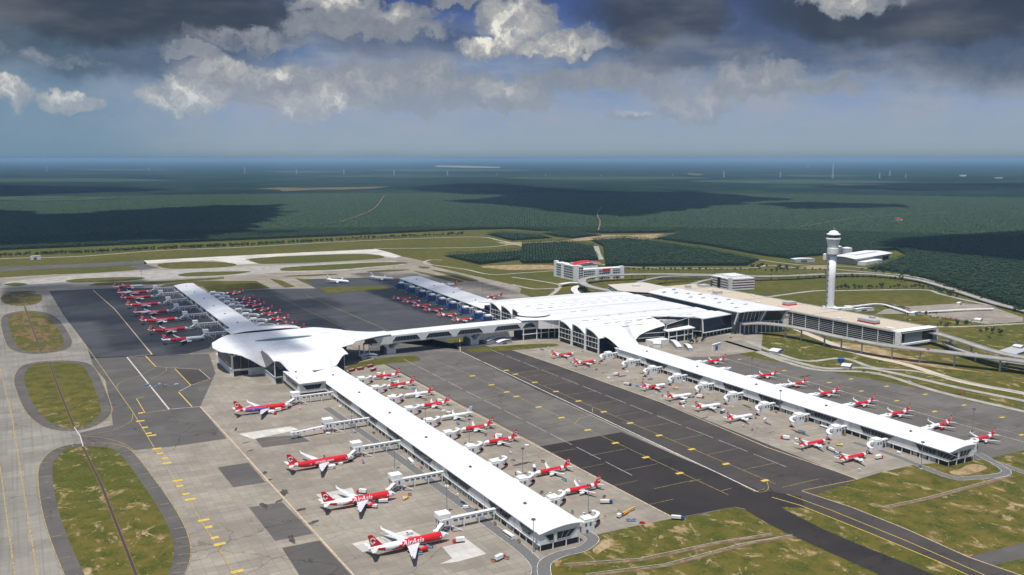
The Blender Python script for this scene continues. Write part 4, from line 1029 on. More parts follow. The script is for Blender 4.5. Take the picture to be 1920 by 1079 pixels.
# dark glass box with white rim
bxp = [(628, 556), (735, 572)]
m_ = MB(); wallpoly(m_, [(628-TX, 556-TY, 9), (700-TX, 568-TY, 9), (700-TX, 572-TY, 30), (628-TX, 560-TY, 30)], (.14, -.98, .15), 1.0); m_.build('dark_glass_box', 'glassb', tm)
m_ = MB(); m_.prism([(628-TX, 561-TY), (699-TX, 573-TY), (699-TX, 600-TY), (628-TX, 600-TY)], 8.6, 30.0); m_.build('box_body', 'wall', tm)
m_ = MB(); m_.prism([(626-TX, 554-TY), (702-TX, 567-TY), (702-TX, 600-TY), (626-TX, 600-TY)], 30.2, 31.4); m_.build('box_roof', 'roof', tm)
q = MB(); q.bar((626.8-TX, 554.5-TY, 7.8), (626.8-TX, 557-TY, 31), 1.4, 1.6); q.bar((627-TX, 554.5-TY, 8.3), (702-TX, 567-TY, 8.3), 1.6, 1.3); q.build('white_rim', 'white', tm)
m_ = MB(); m_.prism([(632-TX, 566-TY), (735-TX, 580-TY), (735-TX, 600-TY), (632-TX, 600-TY)], 0, 8.2); m_.build('entrance_glazing', 'glass', tm)
q = MB()
for k in range(9): q.bar((630+k*9-TX, 560+k*1.6-TY, 0), (630+k*9-TX, 560+k*1.6-TY, 8.0), .9, .9)
q.build('column_row', 'white', tm)['kind'] = 'stuff'

# ------------------------------------------------------------------ shopping mall block
ml = empty('mall_building', (740, 680, 0), 0, 'long white roofed mall block with slanted black glass front behind the terminal', 'mall')
MX, MY = 740, 680
rows = []
for j in range(15):
    v = j/14; row = []
    for i in range(13):
        u = i/12; y0 = 545-20*u+3*math.sin(u*6.3); x = 693+(786-693)*u+4*v*(1-u)*3
        row.append((x-MX, y0+(830-y0-30*(1-u))*v-MY, 37.4+1.2*math.sin(math.pi*u)-1.5*v))
    rows.append(row)
shell_obj(rows, ml, 'roof', th=1.2)
m_ = MB(); m_.prism([(697-MX, 556-MY), (782-MX, 540-MY), (782-MX, 815-MY), (705-MX, 790-MY)], 0, 36.0); m_.build('mall_body', 'dgrey', ml)
gw([(700-MX, 556-MY, 19), (738-MX, 549-MY, 19), (742-MX, 543-MY, 36.2), (697-MX, 551-MY, 36.2)], (-.15, -.98, 0), ml)
gw([(744-MX, 547-MY, 19), (779-MX, 541-MY, 17.5), (784-MX, 532-MY, 36.6), (747-MX, 540-MY, 36.4)], (-.15, -.98, 0), ml, glass='glassb')
q = MB(); q.bar((740-MX, 547-MY, 18.5), (745-MX, 540-MY, 36.6), 1.5, 2); q.bar((780-MX, 540-MY, 16), (786-MX, 530-MY, 37.5), 1.8, 2.5); q.bar((693-MX, 556-MY, 16), (694-MX, 549-MY, 37), 1.5, 2.2)
for k in range(1, 6): q.bar((700+k*7-MX, 554.5-k*1.3-MY, 19), (700+k*7-MX, 549.5-k*1.3-MY, 36), .4, .4)
q.build('slanted_fin', 'white', ml)
for i in range(13):
    x = 712+(i*37 % 50); y = 575+i*18; s_ = MB(); a = .35
    s_.prism([(x-MX, y-MY), (x+9-MX, y+3-MY), (x+8-MX, y+5.5-MY), (x-1-MX, y+2.5-MY)], 37.2, 39.4); s_.build('roof_scoop', 'grey', ml)
q = MB()
for k in range(11): q.bar((703+k*8-MX, 553-k*1.3-MY, 0), (703+k*8-MX, 553-k*1.3-MY, 18), 1.3, 1.3)
q.build('column_row', 'white', ml)['kind'] = 'stuff'
# ------------------------------------------------------------------ multi-storey garage block
gb = empty('garage_block', (870, 352, 0), 0, 'long low block with sandy flat roof and black louvred side', 'garage')
GX, GY = 870, 352
m_ = MB(); m_.box(832-GX, 908-GX, 4, 560, 0, 23.0); m_.build('storey_body', 'black', gb)
m_ = MB(); m_.box(829-GX, 911-GX, 2, 562, 23.0, 24.2); m_.build('flat_roof', 'tan', gb)
q = MB()
for x0, x1 in ((829, 830), (910, 911)): q.box(x0-GX, x1-GX, 2, 562, 24.2, 25.3)
q.build('parapet', 'grey', gb)
q = MB()
for z in (4, 7, 10, 13, 16, 19): q.box(830.4-GX, 831.2-GX, 3, 560, z, z+.75)
for z in (4, 7, 10, 13, 16, 19): q.box(909-GX, 909.7-GX, 3, 560, z, z+.75)
q.build('louvre_band', 'grey', gb)['kind'] = 'stuff'
q = MB()
for k in range(19): q.box(829.6-GX, 830.35-GX, 8+k*29, 9.2+k*29, 0, 23)
q.build('facade_post', 'far_white', gb)['kind'] = 'stuff'
# white portal end with tilted frame
q = MB(); A0, A1 = 828.5-GX, 912-GX
for (xa, za, xb, zb, wd) in ((A0, 5.5, A0, 24.5, 3.2), (A1, 4.5, A1, 24.5, 3.4), (A0, 6, A1, 6, 2.6), (A0, 24.6, A1, 24.6, 2.4)): q.bar((xa, 0, za), (xb, 0, zb), 9 if abs(xa-xb) > 1 else wd, wd if abs(xa-xb) > 1 else 9)
q.box(A0-1, A1+1, -4.5, 12, 24.4, 26.0); q.build('portal_frame', 'white', gb)
m_ = MB(); m_.box(A0+1, A1-1, 2.0, 3.5, 7, 23.5); m_.build('end_glazing', 'glassb', gb)
m_ = MB(); m_.box(A0+16, A0+56, 1.2, 1.9, 8, 22.5); m_.build('grey_screen', mat('grey_screen', (.20, .22, .235), .4), gb)
m_ = MB(); m_.box(A0+8, A1-12, 1.5, 10, 0, 5.2); m_.build('under_storey', 'grey', gb)
for x, y, w_, l_, c_ in ((868, 260, 22, 14, 'red'), (852, 62, 12, 34, 'redd'), (880, 90, 8, 8, 'grey'), (845, 420, 16, 12, 'grey'), (882, 500, 18, 20, 'grey'), (850, 510, 10, 10, 'grey')):
    q = MB(); q.box(x-GX, x+w_-GX, y, y+l_, 24.2, 26.6, 1); q.box(x-GX+.3, x+w_-GX-.3, y+.3, y+l_-.3, 26.6, 30.5, 0); q.build('roof_plant_room', ['grey', c_ if c_ != 'grey' else 'offw'], gb)
q = MB()
for y in (92, 178, 262, 348, 432, 506): q.box(831-GX, 909-GX, y, y+2.2, 24.2, 24.75)
q.box(836-GX, 838-GX, 4, 558, 24.2, 24.8)
q.build('roof_gutter', 'grey', gb)
for x, y, w_, l_, h in ((840, 120, 6, 9, 2.2), (890, 200, 9, 6, 2.6), (846, 310, 7, 7, 2.0), (893, 370, 6, 12, 2.4), (862, 460, 10, 6, 3), (842, 20, 8, 16, 1.6)): q = MB(); q.box(x-GX, x+w_-GX, y, y+l_, 24.2, 24.2+h); q.build('air_handling_unit', 'offw', gb)
# back block with the dark louvred prow
pb = empty('louvred_block', (0, 0, 0), 0, 'tan roofed block ending in a dark louvred prow beside the elevated ramp', 'building')
c0 = G(1186, 549); c1 = G(1246, 552, 20); c2 = G(1245, 528, 20); c3 = G(1183, 524, 24)
pr_ = [c0, G(1395, 572, 24), G(1440, 558, 24), G(1300, 535, 24), c3]
pr_ = [(715, 905), (795, 800), (795, 640), (828, 640), (828, 980), (745, 985)]
m_ = MB(); m_.prism(pr_, 0, 24); m_.build('block_body', 'glassb', pb)
m_ = MB(); m_.prism(offs(pr_, -2, True), 24, 25); m_.build('flat_roof', mat('pale_roof', (.52, .48, .42), .8), pb)
q = MB()
for z in (4, 8, 12, 16, 20): q.bar((714, 903, z), (794, 799, z), .9, .9); q.bar((714, 905, z), (744, 986, z), .9, .9)
q.bar((713, 904, 0), (711, 904, 26), 4, 4, 0); q.build('louvre_band', 'grey', pb)['kind'] = 'stuff'
for x, y in ((805, 700), (808, 760), (800, 850), (770, 930)):
    q = MB(); q.box(x, x+14, y, y+9, 25, 29.5); q.build('roof_plant_room', 'offw', pb)
# low sandy roof between mall and garage
lb = empty('link_block', (806, 600, 0), 0, 'low sandy roofed link between the mall and the garage block', 'building')
m_ = MB(); m_.box(-22, 22, -30, 38, 0, 17); m_.build('block_body', 'wall', lb)
m_ = MB(); m_.box(-23, 23, -31, 39, 17, 18); m_.build('flat_roof', 'tan', lb)

# ------------------------------------------------------------------ control tower
tx, ty = G(1556, 581)
ct = empty('control_tower', (tx, ty, 0), -HEAD, 'tall slim white control tower with flared cab above the lawns', 'control tower')
def ringmb(mb, prof, n=28, sq=0.0, mi=None):
    """lathe of (radius, z); sq flattens y"""
    vs = []
    for r, z in prof:
        for i in range(n):
            a = 2*math.pi*i/n; vs.append((r*math.cos(a), r*math.sin(a)*(1-sq), z))
    fs = [(k*n+i, k*n+(i+1) % n, (k+1)*n+(i+1) % n, (k+1)*n+i) for k in range(len(prof)-1) for i in range(n)]
    fs.append(tuple(range((len(prof)-1)*n, len(prof)*n))); mb.add(vs, fs, mi)
m_ = MB(); ringmb(m_, [(7.0, 0), (7.0, 60), (7.6, 108)], sq=.1); m_.build('shaft', mat('tower_white', (.84, .84, .82), .5), ct, smooth=True)
m_ = MB(); m_.box(-8.4, -6.2, -3, 3, 0, 108); m_.build('lift_spine', 'grey', ct)
for k in range(9):
    m_ = MB(); m_.box(-8.55, -6.4, -3.3, -3.0, 12+k*10.5, 15+k*10.5); m_.build('slot_window', 'dgrey', ct)
m_ = MB(); ringmb(m_, [(9.8, 104), (10.4, 106), (10.4, 116), (9.8, 117)]); m_.build('collar', 'offw', ct)
m_ = MB(); ringmb(m_, [(9.0, 117), (10, 124), (12.0, 133)]); m_.build('flared_drum', mat('lattice', (.66, .66, .63), .6), ct, smooth=True)
q = MB()
for i in range(24):
    a = 2*math.pi*i/24; a2 = a+.13
    for (r0, z0, r1, z1) in ((9.1, 117, 10.1, 124), (10.1, 124, 12.1, 133)): q.bar((r0*math.cos(a), r0*math.sin(a), z0), (r1*math.cos(a2), r1*math.sin(a2), z1), .5, .4)
q.build('lattice_rib', 'white', ct)['kind'] = 'stuff'
m_ = MB(); ringmb(m_, [(12.2, 132), (13.2, 133.5), (13.0, 135), (10, 135.5)]); m_.build('gallery_ring', 'white', ct)
m_ = MB(); ringmb(m_, [(8.6, 135.4), (10.0, 141)]); m_.build('cab_glazing', 'glassb', ct)
m_ = MB(); ringmb(m_, [(10.2, 140.6), (12.6, 141.5), (12.6, 142.6), (8.8, 144.4), (8.4, 146), (5.2, 148.6), (1, 149.2)]); m_.build('domed_cap', 'white', ct)
m_ = MB(); m_.cyl((0, 0), .5, .25, 150, 156, 8); m_.bar((3, 0, 150), (3, 0, 154), .3); m_.build('antenna', 'grey', ct)
m_ = MB(); m_.box(-10, 14, -9, 16, 0, 5); m_.box(8, 40, -6, 8, 0, 4); m_.box(30, 44, -2, 12, 0, 6); m_.build('base_building', 'far_white', ct)

# ------------------------------------------------------------------ hotel
ho_ = empty('hotel', (815, 1218, 0), R(-3), 'white L shaped hotel with a red roof canopy beside the palm groves', 'hotel')
def facade(parent, x0, x1, y0, y1, floors, h0, fh, side, n, wall='far_white', glass='glass', z0=0, wd=.62):
    """rows of window boxes on one side of a block, one part per side"""
    w_ = MB()
    for f in range(floors):
        z = z0+h0+f*fh
        for k in range(n):
            if side in ('s', 'n'):
                a = x0+(x1-x0)*(k+.5-wd/2)/n; b = x0+(x1-x0)*(k+.5+wd/2)/n
                yy = y0-.25 if side == 's' else y1; w_.box(a, b, yy, yy+.25, z, z+fh*.5)
            else:
                a = y0+(y1-y0)*(k+.5-wd/2)/n; b = y0+(y1-y0)*(k+.5+wd/2)/n
                xx = x0-.25 if side == 'w' else x1; w_.box(xx, xx+.25, a, b, z, z+fh*.5)
    return w_
def block(parent, x0, x1, y0, y1, h, floors, fh, nw, ns, wall='far_white', name='wing', h0=2, wd=.7):
    b = MB(); b.box(x0, x1, y0, y1, 0, h); o_ = b.build(name, wall, parent)
    for side, n in (('w', nw), ('s', ns), ('e', nw)):
        if n: facade(o_, x0, x1, y0, y1, floors, h0, fh, side, n, wd=wd).build('window_rows', 'glass', o_)
    b = MB(); b.box(x0-.4, x1+.4, y0-.4, y1+.4, h, h+1); b.build('parapet', 'white', o_)
    return o_
block(ho_, 0, 20, 0, 100, 33, 5, 5.6, 14, 3, wd=.8, h0=5); block(ho_, 20, 128, -2, 18, 25, 4, 5.6, 0, 20, wd=.8)
for x, y, w_, l_, h in ((-2, 94, 9, 9, 38), (-2.5, 58, 8, 8, 36), (-3, -3, 10, 10, 36), (50, -5, 9, 8, 27), (92, -5, 6, 8, 27), (120, -5, 9, 9, 29)):
    b = MB(); b.box(x, x+w_, y, y+l_, 0, h); b.build('stair_tower', 'white', ho_)
rows = [[(18+x, y, 34+6*math.sin(math.pi*(x+10)/80)+(1.5 if y > 20 else 0)) for x in range(-10, 66, 6)] for y in (20, 32, 46)]
shell_obj(rows, ho_, 'canopy', 'red', th=.7)
for x, y in ((16, 44), (60, 30)):
    b = MB(); b.cyl((x, y), 5, 5, 30, 38, 14); b.build('water_tank', 'skyb', ho_)
b = MB(); b.box(20, 70, 18, 48, 0, 31); b.build('core_block', 'grey', ho_)
b = MB(); b.box(72, 100, -3.0, -2.3, 19.5, 25.6); b.build('sign_panel', 'red', ho_)
# ------------------------------------------------------------------ office block
of = empty('office_building', (1024, 932, 0), R(-8), 'four storey white office with red bands beside the elevated road', 'office')
b = MB(); b.box(0, 62, 0, 72, 0, 24); b.build('office_body', 'dgrey', of)
q = MB()
for z in (0, 5.5, 11, 16.5, 22): q.box(-.8, 62.8, -.8, 72.8, z, z+2.8)
q.build('floor_band', 'far_white', of)
q = MB()
for z in (8.4, 13.9, 19.4): q.box(-.5, 62.5, -.5, 72.5, z, z+.9)
q.build('red_band', 'redd', of)
for y in (-1.2,): b = MB(); b.box(-1.3, 6, y, y+6, 0, 27); b.build('corner_pier', 'far_white', of)
b = MB(); b.box(-.95, -.82, 34, 46, 0, 24); b.build('dark_recess', 'black', of)
q = MB()
for k in range(7): q.bar((8+k*8, 4, 25), (8+k*8, 68, 25), 1.2, 1.2)
for k in range(6): q.bar((4, 8+k*11, 28), (58, 8+k*11, 28), 1.2, 1.2)
q.box(14, 48, 18, 54, 24.8, 29); q.build('roof_frame', 'far_white', of)

# ------------------------------------------------------------------ hangar, silos and sheds
hx, hy = G(1604, 497); ex, ey = G(1668, 486)
hg = empty('hangar', (hx, hy, 0), math.atan2(ey-hy, ex-hx), 'large pale hangar with stepped white roof beside the silos', 'hangar')
HL = math.dist((hx, hy), (ex, ey)); b = MB(); b.box(0, HL, 0, 70, 0, 17); b.build('hangar_wall', mat('beige_wall', (.55, .52, .43), .7), hg)
rows = [[(x, y, 17+4*math.sin(math.pi*(y+5)/85)) for x in (-14, HL*.5, HL+6)] for y in range(-6, 82, 8)]
shell_obj(rows, hg, 'roof', 'roof'); b = MB(); b.box(HL*.2, HL*.8, 20, 50, 20, 24); b.build('roof_monitor', 'white', hg)
b = MB(); b.box(HL*.78, HL*.96, -.3, .1, 1, 11); b.build('hangar_door', 'black', hg)
b = MB(); b.box(HL*.02, HL*.5, -26, -.1, 0, 9); b.build('annexe', 'far_white', hg)
for i, (px, py, r, h, lb_) in enumerate([(1587, 488, 14, 34, 'wide grey storage silo behind the control tower, right one'), (1569, 486, 12, 36, 'grey storage silo half hidden by the control tower shaft'), (1546, 487, 5, 15, 'small white storage tank just left of the tower shaft')]):
    gx, gy = G(px, py); s_ = empty('storage_silo', (gx, gy, 0), 0, lb_, 'silo', 'silos behind the tower')
    b = MB(); b.cyl((0, 0), r, r, 0, h, 24); b.build('silo_drum', 'silo' if i < 2 else 'far_white', s_, )
    b = MB(); b.cyl((0, 0), r+.4, r*.3, h, h+2.5, 24); b.build('silo_roof', 'far_white', s_)
def shed(px, py, w_, l_, h, rz, label, wall='grey', roof='roof', cat='shed', name='shed', arch=1.5):
    gx, gy = G(px, py); s_ = empty(name, (gx, gy, 0), rz, label, cat)
    b = MB(); b.box(-w_/2+.4, w_/2-.4, -l_/2+.4, l_/2-.4, 0, h); b.build('wall', wall, s_)
    rows = [[(-w_/2+w_*i/8, y, h+.3+arch*math.sin(math.pi*i/8)) for i in range(9)] for y in (-l_/2, l_/2)]
    shell_obj(rows, s_, 'roof', roof, th=.4); b = MB(); b.box(-w_*.2, w_*.1, -l_/2+.2, -l_/2+.39, .2, h*.7); b.build('door', 'dgrey', s_)
    return s_
shed(1505, 491, 60, 26, 8, -.3, 'low grey shed with white arched roof left of the tower')
shed(67, 487, 26, 12, 9, 0, 'small white hut on the grass beyond the runway', 'far_white')
shed(932, 641, 46, 14, 5, .15, 'curved white shed beneath the right half of the skybridge', 'grey', arch=3)
shed(945, 645, 26, 9, 4, .15, 'lower white shed in front of the curved one beneath the skybridge', 'grey', arch=2.5)
shed(690, 672, 26, 12, 4, .15, 'white curved shelter beneath the left end of the skybridge', 'grey', arch=2.5)
shed(1267, 650, 52, 8, 5, 1.1, 'long white canopy in the service yard beside the terminal', 'grey')
shed(1290, 655, 34, 7, 5, 1.1, 'second white canopy nearer the pier in the service yard', 'grey')
shed(1232, 648, 36, 12, 6, .9, 'white roofed loading shed under the glass arch', 'far_white')
shed(1343, 657, 24, 3, 10, .35, 'blank pale screen wall at the corner of the service yard', 'far_white', 'far_white', 'wall', 'screen_wall', .1)
shed(1456, 662, 22, 14, 4, .3, 'white guardhouse roof on the lawn below the flyover', 'grey', arch=2)
shed(1588, 690, 20, 12, 4, .5, 'white tilted shelter beside the blue kiosk', 'grey')
shed(1577, 680, 8, 8, 6, .5, 'small bright blue kiosk under the flyover', 'blue', 'blue', 'kiosk', 'kiosk', .5)
shed(1910, 655, 16, 12, 5, .2, 'white hut at the right edge near the merging ramps', 'grey')
shed(1900, 660, 70, 26, 2.0, .2, 'walled yard beside the hut at the right edge', 'grey', 'grey', 'yard', 'walled_yard', .2)
shed(1620, 583, 40, 8, 4, -.2, 'white covered corridor right of the tower base', 'far_white')
shed(1716, 590, 30, 8, 4, .1, 'white carport at the corner of the open car park', 'far_white')
shed(1800, 572, 18, 6, 4, .1, 'small white booth in the empty car park', 'far_white')
shed(1835, 603, 18, 10, 4, .3, 'small white clubhouse among bushes below the car park', 'far_white')
# covered walkways
def walkway(pts, w_, h, label, z=None):
    p = catmull(px2(pts, h), 5); c = p[0]
    e = empty('covered_walkway', (c[0], c[1], 0), 0, label, 'walkway'); P_ = [(x-c[0], y-c[1]) for x, y in p]
    L_ = offs(P_, w_/2); R_ = offs(P_, -w_/2)
    shell_obj([[(x, y, h) for x, y in L_], [(x, y, h+.5) for x, y in P_], [(x, y, h) for x, y in R_]], e, 'canopy', 'roof', th=.5)
    q_ = MB()
    for x, y in P_[::2]: q_.bar((x, y, 0), (x, y, h-.4), .6, .6)
    q_.build('post_row', 'white', e)['kind'] = 'stuff'
walkway([(1050, 533), (1070, 530), (1092, 531), (1096, 534), (1080, 538), (1077, 544), (1086, 552), (1105, 558), (1130, 563)], 14, 6, 'white snaking covered walkway behind the terminal roof')
walkway([(1700, 586), (1760, 583), (1810, 580), (1862, 578.5)], 7, 4, 'long straight white canopy across the open car park')
walkway([(1565, 579), (1610, 573), (1648, 569.5), (1675, 576), (1706, 586)], 7, 4, 'bent white canopy from the tower to the car park')

# ------------------------------------------------------------------ elevated roads
def flyover(pts, w_, label, pillars, name='elevated_road', edge=1.1):
    """pts: (x, y, z)"""
    c = pts[0]; e = empty(name, (c[0], c[1], 0), 0, label, 'elevated road', 'elevated roads')
    P_ = catmull([(x-c[0], y-c[1], z) for x, y, z in pts], 6)
    L_ = offs(P_, w_/2); R_ = offs(P_, -w_/2); b = MB()
    n = len(P_); vs = []
    for a in range(n):
        l, r = L_[a], R_[a]; z = P_[a][2]
        li = offs([P_[max(0, a-1)], P_[a], P_[min(n-1, a+1)]], w_/4)[1]; ri = offs([P_[max(0, a-1)], P_[a], P_[min(n-1, a+1)]], -w_/4)[1]
        vs += [(l[0], l[1], z), (r[0], r[1], z), (r[0], r[1], z-.9), (ri[0], ri[1], z-2.2), (li[0], li[1], z-2.2), (l[0], l[1], z-.9)]
    fs = []
    for a in range(n-1):
        for k in range(6): fs.append((a*6+k, a*6+(k+1) % 6, (a+1)*6+(k+1) % 6, (a+1)*6+k))
    b.add(vs, fs); b.add(vs[:6], [(5, 4, 3, 2, 1, 0)]); b.add(vs[-6:], [(0, 1, 2, 3, 4, 5)]); b.build('deck', 'road', e)
    for s_ in (-1, 1):
        b = MB(); S = offs(P_, s_*(w_/2-.3))
        for p_, q_ in zip(S[:-1], S[1:]): b.bar((p_[0], p_[1], p_[2]+edge/2+.02), (q_[0], q_[1], q_[2]+edge/2+.02), .4, edge)
        b.build('parapet', 'beam', e)
    b = MB(); S = [(x, y, z+.05) for x, y, z in P_]
    for k in range(0, len(S)-1, 2): b.bar(S[k], (Vector(S[k]).lerp(Vector(S[k+1]), .6)), .3, .03)
    b.build('lane_marking', 'wline', e)
    for (x, y) in pillars:
        j = min(range(n), key=lambda k: math.dist(P_[k][:2], (x-c[0], y-c[1]))); z = P_[j][2]; x_, y_ = P_[j][0], P_[j][1]
        b = MB(); b.cyl((x_, y_), 1.3, 1.3, 0, z-3.2, 12); b.bar(Vector((*L_[j][:2], z-2.8)).lerp(Vector((*R_[j][:2], z-2.8)), .2), Vector((*L_[j][:2], z-2.8)).lerp(Vector((*R_[j][:2], z-2.8)), .8), 2.2, 1.3)
        b.build('pillar', 'beam', e)
    return e
fl = [(700, 545, 18), (728, 536, 18), (746, 505, 18), (752, 460, 18), (750, 400, 18), (757, 334, 18), (772, 290, 18), (793, 250, 18), (812, 215, 17.5), (832, 175, 17), (852, 130, 16), (875, 70, 15), (905, -20, 13)]
flyover(fl, 16, 'long white flyover curving past the garage block towards the right edge', [(722, 538), (747, 500), (752, 470), (752, 425), (750, 390), (754, 352), (762, 312), (778, 280), (800, 236), (825, 190), (845, 148), (862, 104), (880, 60)])
flyover([(915, 380, 17), (905, 353, 18), (892, 310, 18), (876, 270, 18), (862, 235, 18), (856, 200, 17.5), (862, 165, 17), (880, 110, 16), (910, 40, 14), (940, -30, 12)], 15, 'ramp swinging out from behind the garage block to join the flyover', [(893, 312), (872, 262), (857, 205), (872, 130), (895, 70)])
flyover([(905, 330, 8), (880, 300, 8), (862, 265, 8.5), (848, 230, 9), (842, 190, 10), (850, 150, 11), (870, 95, 12)], 11, 'lower service ramp tucked beneath the upper ramp near the garage end', [(872, 285), (850, 240), (843, 190)])
flyover([G(1186, 551, 16)+(16,), G(1135, 544, 16)+(16,), G(1102, 536, 15)+(15,), G(1091, 528, 14)+(14,), G(1099, 522, 13)+(13,), G(1135, 517, 13)+(13,), G(1165, 515.5, 13)+(13,), G(1235, 514.5, 12)+(12,), G(1320, 515.5, 11)+(11,), G(1400, 518.5, 10)+(10,),
         G(1470, 518, 9)+(9,), G(1550, 514.5, 8)+(8,), G(1600, 513.5, 7)+(7,), G(1652, 516, 6)+(6,), G(1715, 524, 5)+(5,), G(1765, 537, 4)+(4,), G(1815, 553, 3.5)+(3.5,), G(1865, 569, 3.5)+(3.5,), G(1920, 583, 3.5)+(3.5,), G(2000, 604, 3.5)+(3.5,)], 17,
        'great looping elevated ring road around the lawns and control tower', [G(x, y) for x, y in ((1165, 560), (1150, 556), (1118, 548), (1105, 540), (1100, 534), (1120, 526), (1150, 524), (1180, 524), (1210, 523), (1260, 522), (1300, 523), (1345, 524), (1390, 526), (1440, 526), (1490, 524), (1530, 521), (1580, 519))])
flyover([G(1240, 548, 20)+(20,), G(1290, 536, 18)+(18,), G(1330, 525, 15)+(15,), G(1400, 521, 11)+(11,)], 12, 'short slip ramp descending from the tan roofed block to the ring road', [G(1300, 541), G(1335, 533)])
flyover([G(1195, 530, 16)+(16,), G(1240, 520, 15)+(15,), G(1300, 517.5, 13)+(13,), G(1380, 518, 11)+(11,)], 10, 'slim upper slip ramp beside the louvred prow', [G(1240, 530), G(1290, 527)])
# ================================================================== AIRCRAFT
USED = set(); JIT = random.Random(5)
def place(proto, loc, rz, label, group=None, sc=None):
    if proto.name not in USED: o = proto; USED.add(proto.name)
    else: o = copy_tree(proto)
    o.location = loc; o.rotation_euler = (0, 0, rz)
    if 'airliner' in o.name: o.location = (loc[0]+JIT.gauss(0, .7), loc[1]+JIT.gauss(0, .5), loc[2]); o.rotation_euler[2] += JIT.gauss(0, .012)
    if sc: o.scale = sc
    o['label'] = label
    if group: o['group'] = group
    return o
def text_mesh(txt, size, shear, mapf, name, m, parent, bold=.03):
    cu = bpy.data.curves.new('txt', 'FONT'); cu.body = txt; cu.size = size; cu.shear = shear; cu.offset = bold; cu.resolution_u = 2
    to = bpy.data.objects.new('txt', cu); COL.objects.link(to); bpy.context.view_layer.update()
    me = bpy.data.meshes.new_from_object(to.evaluated_get(bpy.context.evaluated_depsgraph_get()))
    bpy.data.objects.remove(to); bm = bmesh.new(); bm.from_mesh(me)
    bmesh.ops.triangulate(bm, faces=bm.faces[:])
    ys_ = [v.co.y for v in bm.verts]; y0, y1 = min(ys_), max(ys_)
    for k in range(1, 7):
        bmesh.ops.bisect_plane(bm, geom=bm.verts[:]+bm.edges[:]+bm.faces[:], plane_co=(0, y0+(y1-y0)*k/7, 0), plane_no=(0, 1, 0))
    for v in bm.verts: v.co = mapf(v.co.x, v.co.y)
    bmesh.ops.recalc_face_normals(bm, faces=bm.faces[:])
    me2 = bpy.data.meshes.new(name); bm.to_mesh(me2); bm.free(); me2.materials.append(M[m])
    o = bpy.data.objects.new(name, me2); COL.objects.link(o); o.parent = parent
    return o
